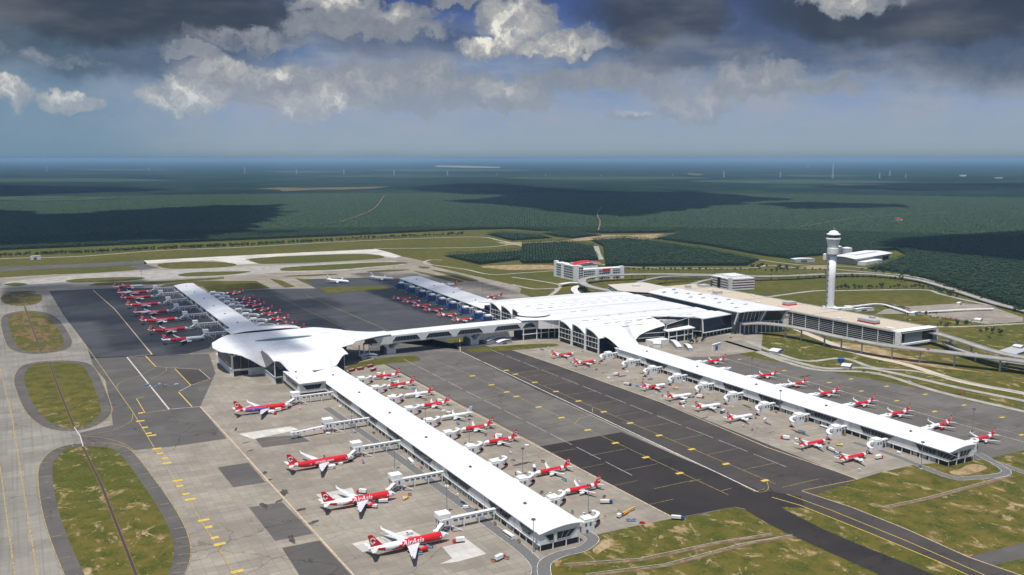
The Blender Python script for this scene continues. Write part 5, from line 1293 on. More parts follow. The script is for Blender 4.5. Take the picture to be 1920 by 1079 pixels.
def airliner(name, kind, body, fin_c, eng_c, text=None, tipc='white', logo='acw'):
    """nose towards +x, origin on the ground under mid fuselage"""
    W_ = kind == 'wide'
    L, Rr, zc_, span = (63.7, 2.9, 5.4, 60.3) if W_ else (37.6, 2.05, 3.7, 34.1)
    root = empty(name, (0, -3000, 0), 0, None, 'airliner')
    xn = L/2
    st = [(0, .04, -.25), (.006, .22, -.24), (.018, .42, -.2), (.04, .64, -.12), (.07, .84, -.05), (.105, .96, -.01), (.14, 1, 0), (.2, 1, 0)]
    st += [(t, 1, 0) for t in (.26, .32, .38, .44, .5, .56, .6, .64, .68)]+[(.72, .98, .02), (.76, .92, .07), (.80, .83, .15), (.84, .71, .25), (.88, .57, .36), (.92, .42, .48), (.96, .27, .58), (.99, .14, .64), (1.0, .06, .66)]
    n = 20; b = MB(); vs = []
    for t, r, dz_ in st:
        for i in range(n):
            a = 2*math.pi*i/n; vs.append((xn-t*L, Rr*r*math.cos(a), zc_+Rr*dz_+Rr*r*1.03*math.sin(a)))
    b.add(vs, [])
    for k in range(len(st)-1):
        for i in range(n):
            am = 2*math.pi*(i+.5)/n; tm_ = (st[k][0]+st[k+1][0])/2
            b.f.append((k*n+i, k*n+(i+1) % n, (k+1)*n+(i+1) % n, (k+1)*n+i)); b.mi.append(body(tm_, math.sin(am)))
    b.f.append(tuple(range(n))); b.mi.append(b.mi[0]); b.f.append(tuple(range((len(st)-1)*n, len(st)*n))[::-1]); b.mi.append(b.mi[-1])
    fus = b.build('fuselage', ['acw', 'red', 'purple', 'redd', 'grey'], root, smooth=True)
    # cockpit windows
    c = MB()
    for s_ in (-1, 1):
        for (t0, t1, a0, a1) in ((.030, .052, 32, 62), (.033, .060, 8, 30)):
            q = []
            for t, a in ((t0, a0), (t1, a0), (t1+.004, a1), (t0+.006, a1)):
                j = max(k for k in range(len(st)) if st[k][0] <= t); f = (t-st[j][0])/(st[j+1][0]-st[j][0]); r = st[j][1]+(st[j+1][1]-st[j][1])*f; dz_ = st[j][2]+(st[j+1][2]-st[j][2])*f
                q.append((xn-t*L, s_*(Rr*r+.04)*math.cos(R(a)), zc_+Rr*dz_+(Rr*r*1.03+.04)*math.sin(R(a))))
            c.add(q, [(0, 1, 2, 3) if s_ > 0 else (3, 2, 1, 0)])
    c.build('cockpit_window', 'glassb', fus)
    d = MB()
    for s_ in (-1, 1):
        for t in (.125, .40, .66) if W_ else (.13, .66):
            x = xn-t*L; d.box(x-.55, x+.55, s_*(Rr+.0)-.03, s_*(Rr+.0)+.03, zc_-.35, zc_+.75)
    d.build('cabin_door', 'offw', fus)
    r_ = MB()
    for s_ in (-1, 1):
        k = .15
        while k < .70:
            x = xn-k*L; r_.box(x-.13, x+.13, s_*(Rr+.0)-.04, s_*(Rr+.0)+.04, zc_+.15, zc_+.55); k += .0165
    r_.build('cabin_window_row', 'dgrey', fus)['kind'] = 'stuff'
    if text:
        for s_ in (-1, 1):
            size, x_start, z0 = text[1:]
            def mp(u, v, s_=s_):
                a = (v+z0)/Rr; x = (xn-x_start*L)+(u if s_ < 0 else -u)
                return Vector((x, s_*(Rr+.07)*math.cos(a), zc_+(Rr*1.03+.07)*math.sin(a)))
            w_ = None
            if s_ < 0: text_mesh(text[0], size, .35, mp, 'livery_lettering', 'acw', fus)
            else:
                def mp2(u, v):
                    a = (v+z0)/Rr; x = (xn-x_start*L)+text_len[0]-u
                    return Vector((x, (Rr+.07)*math.cos(a), zc_+(Rr*1.03+.07)*math.sin(a)))
                text_mesh(text[0], size, .35, mp2, 'livery_lettering', 'acw', fus)
            if s_ < 0:
                o = [c_ for c_ in bpy.data.objects if c_.parent == fus and c_.name.startswith('livery')][-1]
                text_len = [max(v.co.x for v in o.data.vertices)-(xn-x_start*L)]
    # wings
    if W_: W5 = [(.355, 0, 11.2, -1.5, .14), (.455, 9.5, 7.2, -.9, .12), (.62, 29.2, 2.3, 1.1, .10)]; tipd = (29.2, 30.15, 2.6)
    else: W5 = [(.335, 0, 6.9, -1.0, .14), (.43, 5.9, 3.9, -.5, .12), (.555, 16.4, 1.6, .55, .10)]; tipd = (16.4, 17.05, 2.4)
    def surf(mbx, secs, s_, vertical=False, mi=0):
        prof = [(0, 0), (.03, .35), (.15, .5), (.4, .5), (.7, .28), (1, 0), (.7, -.15), (.4, -.3), (.15, -.35), (.03, -.25)]
        vs = []
        for (x, y, ch, z, th) in secs:
            for px_, pz in prof: vs.append((x-px_*ch, y+pz*th*ch, z) if vertical else (x-px_*ch, s_*y, z+pz*th*ch))
        k = len(prof); fs = []
        for a in range(len(secs)-1):
            for i in range(k): f = (a*k+i, a*k+(i+1) % k, (a+1)*k+(i+1) % k, (a+1)*k+i); fs.append(f if s_ > 0 else f[::-1])
        fs.append(tuple(range(k))); fs.append(tuple(range((len(secs)-1)*k, len(secs)*k)))
        mbx.add(vs, fs, mi)
    for s_ in (-1, 1):
        b = MB(); S = [(xn-t*L, y, ch, zc_+dz_, th) for t, y, ch, dz_, th in W5]
        surf(b, S, s_)
        t_ = S[-1]; surf(b, [(t_[0], t_[1], t_[2], t_[3], .1), (t_[0]-1.3, tipd[0]+.5, t_[2]*.7, t_[3]+.7, .1), (t_[0]-2.2, tipd[1], t_[2]*.4, t_[3]+tipd[2], .1)], s_, mi=1)
        w = b.build('wing', ['acg', 'acw' if tipc == 'white' else tipc], root, smooth=False)
        for yy in (.35, .62): 
            f_ = MB(); i0, i1 = (0, 1) if yy < .3 else (1, 2)
            f = (yy*S[-1][1]-S[1][1])/(S[2][1]-S[1][1]); x = S[1][0]-S[1][2]+(S[2][0]-S[2][2]-(S[1][0]-S[1][2]))*f; z = S[1][3]+(S[2][3]-S[1][3])*f
            f_.bar((x+2.2, s_*yy*S[-1][1], z-.45), (x-1.0, s_*yy*S[-1][1], z-.25), .4, .4); f_.build('flap_fairing', 'acw', w)
        # engine
        ex, ey, er, el_ = (xn-.335*L, 9.4, 1.55, 6.6) if W_ else (xn-.325*L, 5.75, 1.12, 4.5); ez = zc_-(2.6 if W_ else 1.75)
        b = MB(); n2 = 16; pr = [(0, .86), (.08, 1), (.3, 1.06), (.6, 1.0), (.85, .78), (1, .62)]
        vs = []
        for t, r in pr:
            for i in range(n2): a = 2*math.pi*i/n2; vs.append((ex-t*el_, s_*ey+er*r*math.cos(a), ez+er*r*math.sin(a)))
        b.add(vs, [(k*n2+i, k*n2+(i+1) % n2, (k+1)*n2+(i+1) % n2, (k+1)*n2+i) for k in range(len(pr)-1) for i in range(n2)]+[tuple(range((len(pr)-1)*n2, len(pr)*n2))[::-1]])
        b.add([(ex-.3, s_*ey+er*.84*math.cos(2*math.pi*i/n2), ez+er*.84*math.sin(2*math.pi*i/n2)) for i in range(n2)], [tuple(range(n2))], 1)
        e = b.build('engine', [eng_c, 'dgrey'], root, smooth=True)
        b = MB(); b.bar((ex-.5*el_, s_*ey, ez+er*.9), (ex-1.15*el_, s_*ey, ez+er*1.5), .35, er*.9); b.build('engine_pylon', 'acw', e)
        # tailplane
        tl = (.865, 2.0, 6.4, 9.7) if W_ else (.865, 1.3, 3.9, 6.2)
        b = MB(); x0 = xn-tl[0]*L; z0 = zc_+Rr*.45; surf(b, [(x0, .3, tl[2], z0, .1), (x0-tl[3]*.62, tl[3], tl[2]*.36, z0+tl[3]*.10, .09)], s_); b.build('tailplane', 'acg' if name != 'x' else 'acw', root)
    # fin
    b = MB(); x0 = xn-(.825 if W_ else .82)*L; z0 = zc_+Rr*.75; H_ = 17.1-z0 if W_ else 11.9-z0; ch = 8.8 if W_ else 6.3; sw = 7.6 if W_ else 5.0
    surf(b, [(x0+ch*.35, 0, ch*1.35, z0-.3, .05), (x0, 0, ch, z0+H_*.12, .09), (x0-sw, 0, ch*.38, z0+H_, .09)], 1, True); fin = b.build('tail_fin', fin_c, root)
    if logo:
        b = MB()
        for s_ in (-1, 1):
            cx_, cz_ = x0-sw*.5-ch*.36, z0+H_*.47; r0 = ch*.30
            def P(a, r): return (cx_+r*math.cos(a)-.25*r*math.sin(a), s_*(.40 if W_ else .29), cz_+r*math.sin(a)*1.15)
            for (a0, a1, ra, rb) in ((.3, 2.6, r0*.62, r0*.95), (2.9, 4.4, r0*.45, r0*.85), (4.6, 6.0, r0*.2, r0*.6)):
                k = 6; vs = []
                for i in range(k+1): a = a0+(a1-a0)*i/k; vs += [P(a, ra), P(a, rb)]
                fs = [(2*i, 2*i+1, 2*i+3, 2*i+2) for i in range(k)]; b.add(vs, fs if s_ < 0 else [f[::-1] for f in fs])
        b.build('tail_emblem', logo, fin)
    # landing gear
    for (x, y, r) in ((xn-.105*L, 0, .45), (xn-.53*L, Rr+1.6 if W_ else 3.6, .65), (xn-.53*L, -(Rr+1.6) if W_ else -3.6, .65)):
        b = MB(); b.bar((x, y, r), (x, y*.9, zc_-Rr*.7), .35, .35)
        b.build_ = None
        g = MB()
        g.bar((x, y, r), (x, y*.9, zc_-Rr*.7), .35, .35, 0)
        for dy in (-.5, .5):
            for dx_ in ((-.7, .7) if (W_ and y) else (0,)):
                n3 = 10; vs = []
                for yy in (y+dy-.18, y+dy+.18):
                    for i in range(n3): a = 2*math.pi*i/n3; vs.append((x+dx_+r*math.cos(a), yy, r+r*math.sin(a)))
                g.add(vs, [tuple(range(n3))[::-1], tuple(range(n3, 2*n3))]+[(i, (i+1) % n3, n3+(i+1) % n3, n3+i) for i in range(n3)], 1)
        g.build('landing_gear', ['rail', 'tyre'], root)
    return root
def b_wide(t, s):
    if t < .10: return 0
    if t < .66-.10*s: return 1
    if t < .80: return 0
    return 1 if s < .2 else 0
def b_wide2(t, s):
    if t < .10: return 0
    if t < .84: return 1
    return 0 if t < .90 else 1
def b_promo(t, s): return 0 if t < .42+.05*s else (1 if t < .80 else 0)
def b_purple(t, s):
    if t < .10: return 0
    if t < .42: return 1
    if t < .80: return 2 if s < .55 else 1
    return 0 if t < .86 else 1
def b_nar(t, s):
    if t < .15: return 0
    if s < -.75: return 0
    if t < .74: return 1
    return 0 if t < .82 else 1
def b_nar2(t, s):
    if t < .12: return 0
    if t < .70: return 1 if s > -.2 else 0
    return 0 if t < .80 else 1
def b_narw(t, s): return 0 if t < .82 else 1
def b_all(t, s): return 0
def b_half(t, s): return 0 if (t < .45 or .74 < t < .84) else 1
AW = airliner('wide_body_airliner', 'wide', b_wide, 'red', 'red', ('AirAsia', 5.6, .60, -.6))
AW2 = airliner('wide_body_airliner', 'wide', b_wide2, 'red', 'acw', ('airasia.com', 4.0, .60, -.4))
AWP = airliner('wide_body_airliner', 'wide', b_purple, 'red', 'acw', None)
AWQ = airliner('wide_body_airliner', 'wide', b_promo, 'red', 'acw', None)
AWW = airliner('wide_body_airliner', 'wide', b_all, 'acw', 'acw', None, logo='red')
AN = airliner('narrow_body_airliner', 'narrow', b_nar, 'red', 'acw', ('airasia.com', 2.0, .64, -.5))
AN2 = airliner('narrow_body_airliner', 'narrow', b_nar2, 'red', 'acg', None)
AN3 = airliner('narrow_body_airliner', 'narrow', b_narw, 'red', 'acw', None)
AN4 = airliner('narrow_body_airliner', 'narrow', b_all, 'acw', 'acw', None, logo='skyb')
AN5 = airliner('narrow_body_airliner', 'narrow', b_half, 'red', 'red', None)
ORD = ['nearest', 'second nearest', 'third', 'fourth', 'fifth', 'sixth', 'seventh', 'eighth', 'ninth', 'tenth', 'eleventh']
for (y, pr, dxx, lb) in ((50.5, AW, 0, 'red wide-body jet with large white script lettering, nearest the camera'), (148, AW, -3, 'red wide-body jet with white script lettering, second from the camera, tail over pale slab'),
                       (254, AW2, -5, 'red wide-body jet lettered airasia.com, third from the camera, white belt before tail'), (462, AWP, -7, 'purple and red wide-body jet parked beside the satellite terminal')):
    place(pr, (-80+dxx, y, .1), 0, lb, 'wide-body jets left of the near pier')
for i, y in enumerate((914, 1006, 1108, 1203, 1301, 1403, 1480, 1579)):
    lb = ['white fronted red wide-body jet nearest the satellite, in the far left row'] + ['red wide-body jet, %s in the far left row counting from the satellite' % ORD[k] for k in range(1, 8)]
    place([AWQ, AW2, AW2, AW, AW2, AW2, AW, AWQ][i], (-107+(8 if i == 0 else 0)-(i > 3)*2, y, .15), 0, lb[i].replace('second nearest', 'second'), 'jets left of the far left pier')
for i, y in enumerate((870, 929, 977, 1032, 1091, 1147, 1204, 1247, 1296, 1387)):
    place([AN, AN2, AN][i % 3], (78, y, .15), math.pi, 'red narrow-body jet, %s from the satellite in the row right of the far left pier' % ['first', 'second'][i] if i < 2 else 'red narrow-body jet, %s from the satellite in the row right of the far left pier' % ORD[i], 'narrow-body jets right of the far left pier')
SE_P = [(85, AN, 'red jet with white belt, nearest the camera right of the near pier'), (136, AN, 'red jet with white belt, second from the camera right of the near pier'), (236, AN, 'red jet with small white lettering, third from the camera right of the near pier'),
        (287, AN, 'red jet just nearer the camera than the all white one beside the near pier'), (336, AN4, 'all white jet with pale blue tail emblem beside the near pier'), (389, AN, 'red jet between the all white and the white bodied red tailed jets'),
        (441, AN3, 'white bodied jet with red tail between two red ones near the skybridge'), (495, AN2, 'red jet second from the skybridge along the near pier'), (545, AN2, 'red jet closest to the skybridge beside the fire trucks')]
for y, pr, lb in SE_P: place(pr, (92, y, .15), math.pi, lb, 'narrow-body jets right of the near pier')
RW_P = [(30, AN, 'red jet nearest the camera on the left side of the long right pier'), (80, AN, 'red jet second from camera on the left side of the long right pier'), (181, AN3, 'white jet with red tail, lowest of three pale jets left of right pier'), (232, AN3, 'white jet with red tail, middle of three pale jets left of the right pier'),
        (283, AN3, 'white jet with red tail, uppermost of three pale jets left of the right pier'), (334, AN5, 'half red half white jet just above the three pale jets by the right pier'), (486, AN, 'red jet second from the terminal gables on the right pier'), (544, AN, 'red jet closest to the terminal gables on the right pier')]
for y, pr, lb in RW_P: place(pr, (359, y, .17), 0, lb, 'narrow-body jets left of the right pier')
for i, y in enumerate((8, 58, 109, 158, 209, 259, 310, 407)):
    lb = 'white nosed red jet, %s beyond the right pier' % (['nearest the camera', 'second from the camera'][i] if i < 2 else (ORD[i]+' from the camera' if i < 7 else 'alone closest to the terminal'))
    place(AN5 if i % 4 == 1 else AN2, (523, y, .15), math.pi, lb, 'narrow-body jets beyond the right pier')
for i, y in enumerate((866, 925, 986, 1040, 1096, 1142)):
    place([AN, AN2][i % 2], (355, y, .15), 0, 'red jet by blue wrapped bridges, %s from the skybridge' % (['first', 'second'][i] if i < 2 else ORD[i]), 'narrow-body jets by the blue wrapped bridges')
wx, wy = G(634, 531); place(AWW, (wx, wy, .15), -1.0, 'white wide-body jet parked alone at the far end of the north apron')
wx, wy = G(716, 526); place(copy_tree(AWW) if False else AWW, (wx, wy, .15), -.9, 'white jet with red tail emblem at the tip of the blue bridge pier')
wx, wy = G(842, 537); place(AN3, (wx, wy, .15), math.pi-.1, 'white jet with red tail, far one on the right side of the blue bridge pier')
wx, wy = G(928, 560); place(AN, (wx, wy, .15), math.pi, 'red jet nearer one on the right side of the blue bridge pier')

# ================================================================== BOARDING BRIDGES
def tunnel(mb, a, b, w, h, n=1):
    mb.bar(a, b, w, h)
def bridge_wide(target, label, parked=False, name='boarding_bridge'):
    """gallery leaves the pier towards -x from the origin; target: cab position relative to origin"""
    e = empty(name, (0, -3000, 0), 0, label, 'boarding bridge', 'long boarding bridges left of the near pier')
    b = MB(); b.box(-40, .5, -1.7, 1.7, 5.4, 8.9); g = b.build('gallery', 'white', e)
    b = MB()
    for k in range(7): b.box(-37+k*5.1, -33.6+k*5.1, -1.85, -1.7, 6.4, 7.7); b.box(-37+k*5.1, -33.6+k*5.1, 1.7, 1.85, 6.4, 7.7)
    b.build('gallery_window', 'dgrey', g)
    b = MB(); b.box(-40, .5, -1.9, 1.9, 8.9, 9.2); b.build('gallery_roof', 'offw', g)
    for x in (-2, -15, -28, -38):
        b = MB(); b.bar((x, -1.5, 0), (x, -1.5, 5.4), .55); b.bar((x, 1.5, 0), (x, 1.5, 5.4), .55); b.bar((x, -1.6, 4.9), (x, 1.6, 4.9), .5); b.build('gallery_post', 'white', e)
    b = MB(); b.box(-50, -40, -5, 5, 5, 10.5); nd = b.build('node_room', 'offw', e)
    b = MB(); b.box(-50.5, -40.5, -4.5, 4.5, 10.5, 14.5); b.build('plant_box', 'white', nd)
    b = MB()
    for y in (-3, 1): b.box(-50.1, -49.98, y, y+1.6, 6.3, 9.2)
    for x in (-48, -44.5): b.box(x, x+1.6, -5.12, -4.98, 6.3, 9.2)
    b.build('node_window', 'dgrey', nd)
    b = MB()
    for x in (-49, -41):
        for y in (-4, 4): b.bar((x, y, 0), (x, y, 5), .6)
    b.bar((-49, -4, 5), (-41, -4, .3), .35); b.bar((-41, -4, 5), (-49, -4, .3), .35); b.build('node_leg', 'white', e)
    b = MB(); b.bar((-41, -6.6, 5.2), (-32, -7.4, .2), 1.4, .5); b.bar((-41, -6.6, 6.3), (-32, -7.4, 1.3), .1, .1); b.build('stair', 'white', e)
    for k, (tx_, ty_) in enumerate(target):
        s0 = (-47, -3.5 if k == 0 else 3.5, 7.0); s1 = (tx_, ty_, 5.6)
        b = MB(); mid = Vector(s0).lerp(Vector(s1), .55); b.bar(s0, mid, 3.0, 3.0); b.bar(mid, s1, 2.6, 2.5); tn = b.build('tunnel', 'white', e)
        b = MB()
        for f in (.2, .4, .68, .85):
            p = Vector(s0).lerp(Vector(s1), f); d = (Vector(s1)-Vector(s0)).normalized(); b.bar(p-d*1.0, p+d*1.0, 3.1 if f < .55 else 2.7, .8)
        b.build('tunnel_window', 'dgrey', tn)
        b = MB(); b.cyl((tx_, ty_), 2.2, 2.2, 3.9, 7.3, 12); b.build('cab', 'offw', e)
        b = MB(); p = Vector(s0).lerp(Vector(s1), .8); b.bar((p.x-1, p.y, .5), (p.x-1, p.y, 4.5), .5); b.bar((p.x+1, p.y, .5), (p.x+1, p.y, 4.5), .5); b.box(p.x-1.8, p.x+1.8, p.y-1.2, p.y+1.2, 0, 1.3, 1); b.build('wheel_column', ['white', 'tyre'], e)
    return e
def bridge_short(arm, label, col='white', skin='far_white', grp='short boarding bridges', roofb=True):
    """building block near the origin, curved arm to the aircraft door at arm; pier lies towards -x"""
    e = empty('boarding_bridge', (0, -3000, 0), 0, label, 'boarding bridge', grp)
    b = MB(); b.box(-1, 11, -1.8, 1.8, 5.2, 8.6); g = b.build('gallery', 'white', e)
    b = MB()
    for x in (1, 5.5): b.box(x, x+3.2, -1.95, -1.8, 6.2, 7.6); b.box(x, x+3.2, 1.8, 1.95, 6.2, 7.6)
    b.build('gallery_window', 'dgrey', g)
    b = MB()
    for x in (3, 9): b.bar((x, -1.5, 0), (x, -1.5, 5.2), .5); b.bar((x, 1.5, 0), (x, 1.5, 5.2), .5)
    b.build('gallery_post', 'white', e)
    b = MB(); b.box(11, 21, -4.2, 4.2, 0, 9.0); nd = b.build('node_tower', skin, e)
    b = MB(); n = 12; sec = [(-3.9, 9.0), (-3.9, 10.6), (-3.0, 11.3), (3.0, 11.3), (3.9, 10.6), (3.9, 9.0)]
    b.grid([[(x, y, z) for y, z in sec] for x in (12, 20.5)]); b.add([(12, y, z) for y, z in sec]+[(20.5, y, z) for y, z in sec], [tuple(range(6)), tuple(range(6, 12))[::-1]]); b.build('roof_cap', 'white', nd)
    b = MB()
    for x in (12.5, 16.5): b.box(x, x+1.8, -4.32, -4.2, 5.5, 8); b.box(x, x+1.8, 4.2, 4.32, 5.5, 8)
    b.box(13.5, 15.5, -4.32, -4.2, .2, 2.6); b.box(21, 21.12, -2, 2, 5.6, 8); b.build('node_window', 'dgrey', nd)
    p0, p3 = Vector((20, 0, 7.2)), Vector((arm[0], arm[1], 5.2)); p1 = p0+Vector((8, 0, .9)); p2 = p3+Vector((2.5, -(arm[1])*.35, 1.5))
    pts = []
    for k in range(9): t = k/8; pts.append(p0*(1-t)**3+p1*3*t*(1-t)**2+p2*3*t*t*(1-t)+p3*t**3)
    b = MB(); b.tube(pts, 1.45); b.build('arm_tunnel', col, e)
    b = MB()
    for k in (2, 4, 6):
        m_ = (pts[k]+pts[k+1])/2; d = (pts[k+1]-pts[k]).normalized(); b.bar(m_-d*.8, m_+d*.8, 3.0, .8)
    b.build('tunnel_window', 'dgrey', e)
    b = MB(); b.cyl((p3.x, p3.y), 2.0, 2.0, 3.6, 6.9, 10); b.build('cab', 'offw' if col == 'white' else col, e)
    b = MB(); m_ = pts[6]; b.bar((m_.x-1.6, m_.y, .3), (m_.x, m_.y, m_.z-1.2), .5); b.bar((m_.x+1.6, m_.y, .3), (m_.x, m_.y, m_.z-1.2), .5); b.box(m_.x-2, m_.x+2, m_.y-1, m_.y+1, 0, 1.1, 1); b.build('wheel_column', ['white', 'tyre'], e)
    return e
JW = [bridge_wide([(-57, -13)], '')]
JP = bridge_wide([(-84, -6)], '')
for y, yp, lb in ((69, 50, 'boarding bridge serving the nearest red wide-body jet'), (167, 148, 'boarding bridge serving the second red wide-body jet from the camera'), (268, 254, 'boarding bridge serving the third wide-body jet, lettered airasia.com'), (480, 462, 'boarding bridge serving the purple and red wide-body jet')):
    place(JW[0], (0, y, .1), 0, lb, 'long boarding bridges left of the near pier')
place(JP, (0, 357, .1), 0, 'boarding bridge stretched out over the empty stand with pale slab', 'long boarding bridges left of the near pier')
for i, y in enumerate((930, 1022, 1124, 1219, 1317, 1419, 1500)):
    place(JW[0], (-26, y, .1), 0, 'boarding bridge of the far left pier, %s on its left side from the satellite' % (['first', 'second'][i] if i < 2 else ORD[i]), 'boarding bridges of the far left pier', sc=(.82, 1, 1))
JS = bridge_short((34, 16), '')
names = {85: 'serving the nearest red jet', 136: 'serving the second red jet', 236: 'serving the third red jet', 287: 'serving the red jet below the white one', 336: 'serving the all white jet', 389: 'serving the red jet beyond the all white one', 441: 'serving the white jet with red tail', 495: 'serving the second red jet from the skybridge', 545: 'serving the jet closest to the skybridge',
         186: 'at the empty stand in the middle', 35: 'at the stand by the looping road'}
for y, s_ in names.items(): place(JS, (34.3, y-19, .1), 0, 'hooked bridge right of the near pier '+s_, 'boarding bridges right of the near pier')
JR = bridge_short((33, 9), '')
nr = {30: 'nearest the camera', 80: 'second from camera', 130: 'third from camera', 181: 'fourth from camera', 232: 'fifth from camera', 283: 'sixth from camera', 334: 'seventh from camera', 385: 'eighth from camera', 433: 'ninth from camera', 486: 'closest to the terminal gables'}
for y, s_ in nr.items(): place(JR, (423, y+14, .1), math.pi, 'white boarding bridge left of the right pier, '+s_, 'boarding bridges left of the right pier')
for i, y in enumerate((8, 58, 109, 158, 209, 259, 310, 360, 407)):
    place(JS, (459.5, y-14, .1), 0, 'white boarding bridge on the far side of the right pier, %s from the camera' % (['first', 'second'][i] if i < 2 else ORD[i]), 'boarding bridges beyond the right pier', sc=(1.25, .8, 1))
for i, y in enumerate((870, 929, 977, 1032, 1091, 1147, 1204, 1247, 1296, 1340, 1387)):
    place(JR, (12.5, y-12, .1), 0, 'boarding bridge right of the far left pier, %s from the satellite' % (['first', 'second'][i] if i < 2 else ORD[i]), 'boarding bridges right of the far left pier', sc=(1.2, -1, 1))
JB = bridge_short((30, 9), '', 'blue', 'blue')
for i, y in enumerate((840, 880, 940, 1000, 1055, 1110, 1165, 1230, 1300)):
    place(JB, (408+(y-815)*.053, y, .1), math.pi, 'blue wrapped boarding bridge, %s from the skybridge' % (['first', 'second'][i] if i < 2 else ORD[i]), 'blue wrapped boarding bridges', sc=(1.1, 1.3, 1.25))
for i, y in enumerate((930, 1010, 1180, 1260)):
    place(JR, (455+(y-815)*.053, y, .1), 0, 'white boarding bridge on the right side of the upper centre pier, %s from the terminal' % ['first', 'second', 'third', 'fourth'][i], 'bridges right of the upper centre pier')

# ================================================================== stains and painted safety zones on the stands
mat('pink_zone', None, .85, fn=lambda t, b: t.mix(t.rng(t.noise(pos(t), .12, 7, .75), .4, .62), (.30, .20, .165), (.27, .235, .195), ), spec=.2); M['pink_zone'] = MATS['pink_zone']
mat('oil', None, .7, fn=lambda t, b: t.mix(t.rng(t.noise(pos(t), .25, 6, .75), .4, .62), (.035, .032, .028), (.10, .092, .08)), spec=.25); M['oil'] = MATS['oil']
zb = MB(); sr = random.Random(21)
for y in (50, 148, 253, 355, 462): zb.add([(-62, y-8, .135), (-40, y-8, .135), (-36, y+14, .135), (-58, y+12, .135)], [(0, 1, 2, 3)])
for y in names: zb.add([(60, y-14, .135), (74, y-14, .135), (76, y+6, .135), (66, y+6, .135)], [(0, 1, 2, 3)])
for y in nr: zb.add([(382, y-4, .135), (396, y-4, .135), (396, y+12, .135), (384, y+12, .135)], [(0, 1, 2, 3)])
zb.build('safety_zone', 'pink_zone')['kind'] = 'structure'
ob = MB()
def stain(cx_, cy_, a, b_, th):
    n = 14; ps = []
    for i in range(n):
        t = 2*math.pi*i/n; r_ = sr.uniform(.6, 1.15); x, y = a*r_*math.cos(t), b_*r_*math.sin(t); ps.append((cx_+x*math.cos(th)-y*math.sin(th), cy_+x*math.sin(th)+y*math.cos(th)))
    sheet('s', ps, .145, None, mb=ob)
for (x, y, a, b_, th) in ((497, 887, 5, 2.5, 1.2), (506, 900, 3, 2, .5), (533, 924, 10, 3.5, 1.35), (523, 940, 5, 2, .6), (495, 949, 9, 3, 1.6), (565, 956, 5, 3, .5), (588, 980, 6, 2.5, .4), (548, 1013, 10, 2.5, 1.5), (583, 1052, 4, 2, 1.4), (470, 845, 4, 1.5, .5), (442, 806, 8, 1.5, 1.2),
                        (462, 830, 6, 1.2, .3), (1210, 700, 12, 4, .1), (1166, 706, 9, 3, .2), (1320, 784, 7, 1.5, .1), (700, 793, 5, 4, .2), (980, 870, 12, 2.5, .1), (1440, 795, 9, 2, 1.3), (1500, 812, 14, 3, 1.5), (1400, 762, 10, 2.5, 1.4), (1655, 718, 5, 1, 1.4), (1560, 710, 9, 2, .2), (1700, 742, 16, 1.4, 1.7), (1720, 780, 14, 1.4, 1.7), (1510, 706, 14, 4, .1)):
    gx, gy = G(x, y); stain(gx, gy, a, b_, th)
for y in list(names)+[50, 148, 254, 355, 462]:
    x0 = 84 if y in names else -70
    for q in range(3): stain(x0+sr.uniform(-14, 14), y+sr.uniform(-5, 5), sr.uniform(.8, 2.4), sr.uniform(.5, 1.3), sr.uniform(0, 3))
for y in nr:
    for q in range(3): stain(360+sr.uniform(-14, 14), y+sr.uniform(-5, 5), sr.uniform(.8, 2.4), sr.uniform(.5, 1.3), sr.uniform(0, 3))
ob.build('oil_stain', 'oil')['kind'] = 'structure'
# ================================================================== LIGHT MASTS
def mast(h=26):
    e = empty('light_mast', (0, -3000, 0), 0, '', 'light mast', 'tall apron light masts')
    b = MB(); b.cyl((0, 0), .38, .2, 0, h, 8); b.build('pole', 'rail', e); b = MB(); b.cyl((0, 0), 1.5, 1.5, h-.4, h+.1, 10)
    for i in range(6): a = i*math.pi/3; b.box(1.3*math.cos(a)-.4, 1.3*math.cos(a)+.4, 1.3*math.sin(a)-.3, 1.3*math.sin(a)+.3, h-.9, h-.4)
    b.build('lamp_ring', 'dgrey', e); b = MB(); b.box(-.9, .9, -.9, .9, 0, .5); b.build('footing', 'kerb', e)
    return e
MA = mast()
for (x, y, lb) in ((660, 815, 'light mast beside the empty stand at the second long boarding bridge'), (740, 882, 'light mast right of the third wide-body jet'), (838, 963, 'light mast by the nearest long boarding bridge'), (556, 736, 'light mast just below the satellite terminal'), (980, 893, 'light mast right of the near pier at its empty stand'), (1103, 968, 'light mast behind the nearest red jet right of the near pier'),
                   (1409, 708, 'light mast beyond the right pier near the terminal'), (266, 531, 'light mast beyond the far left row of jets'), (660, 523, 'light mast between the two white jets'), (739, 521, 'light mast at the tip of the blue bridge pier'), (905, 555, 'light mast right of the upper centre pier'), (798, 812, 'light mast beside the all white jet'),
                   (880, 834, 'light mast beside the red jet next to the all white one'), (1823, 812, 'light mast behind the last jets of the right pier'), (1091, 662, 'light mast in front of the terminal gables'), (1462, 775, 'light mast at the fourth bridge of the right pier'), (1727, 880, 'light mast on the road beside the right pier end'), (1000, 1038, 'light mast at the corner of the near pier end')):
    gx, gy = G(x, y); place(MA, (gx, gy, .1), 0, lb, 'tall apron light masts')

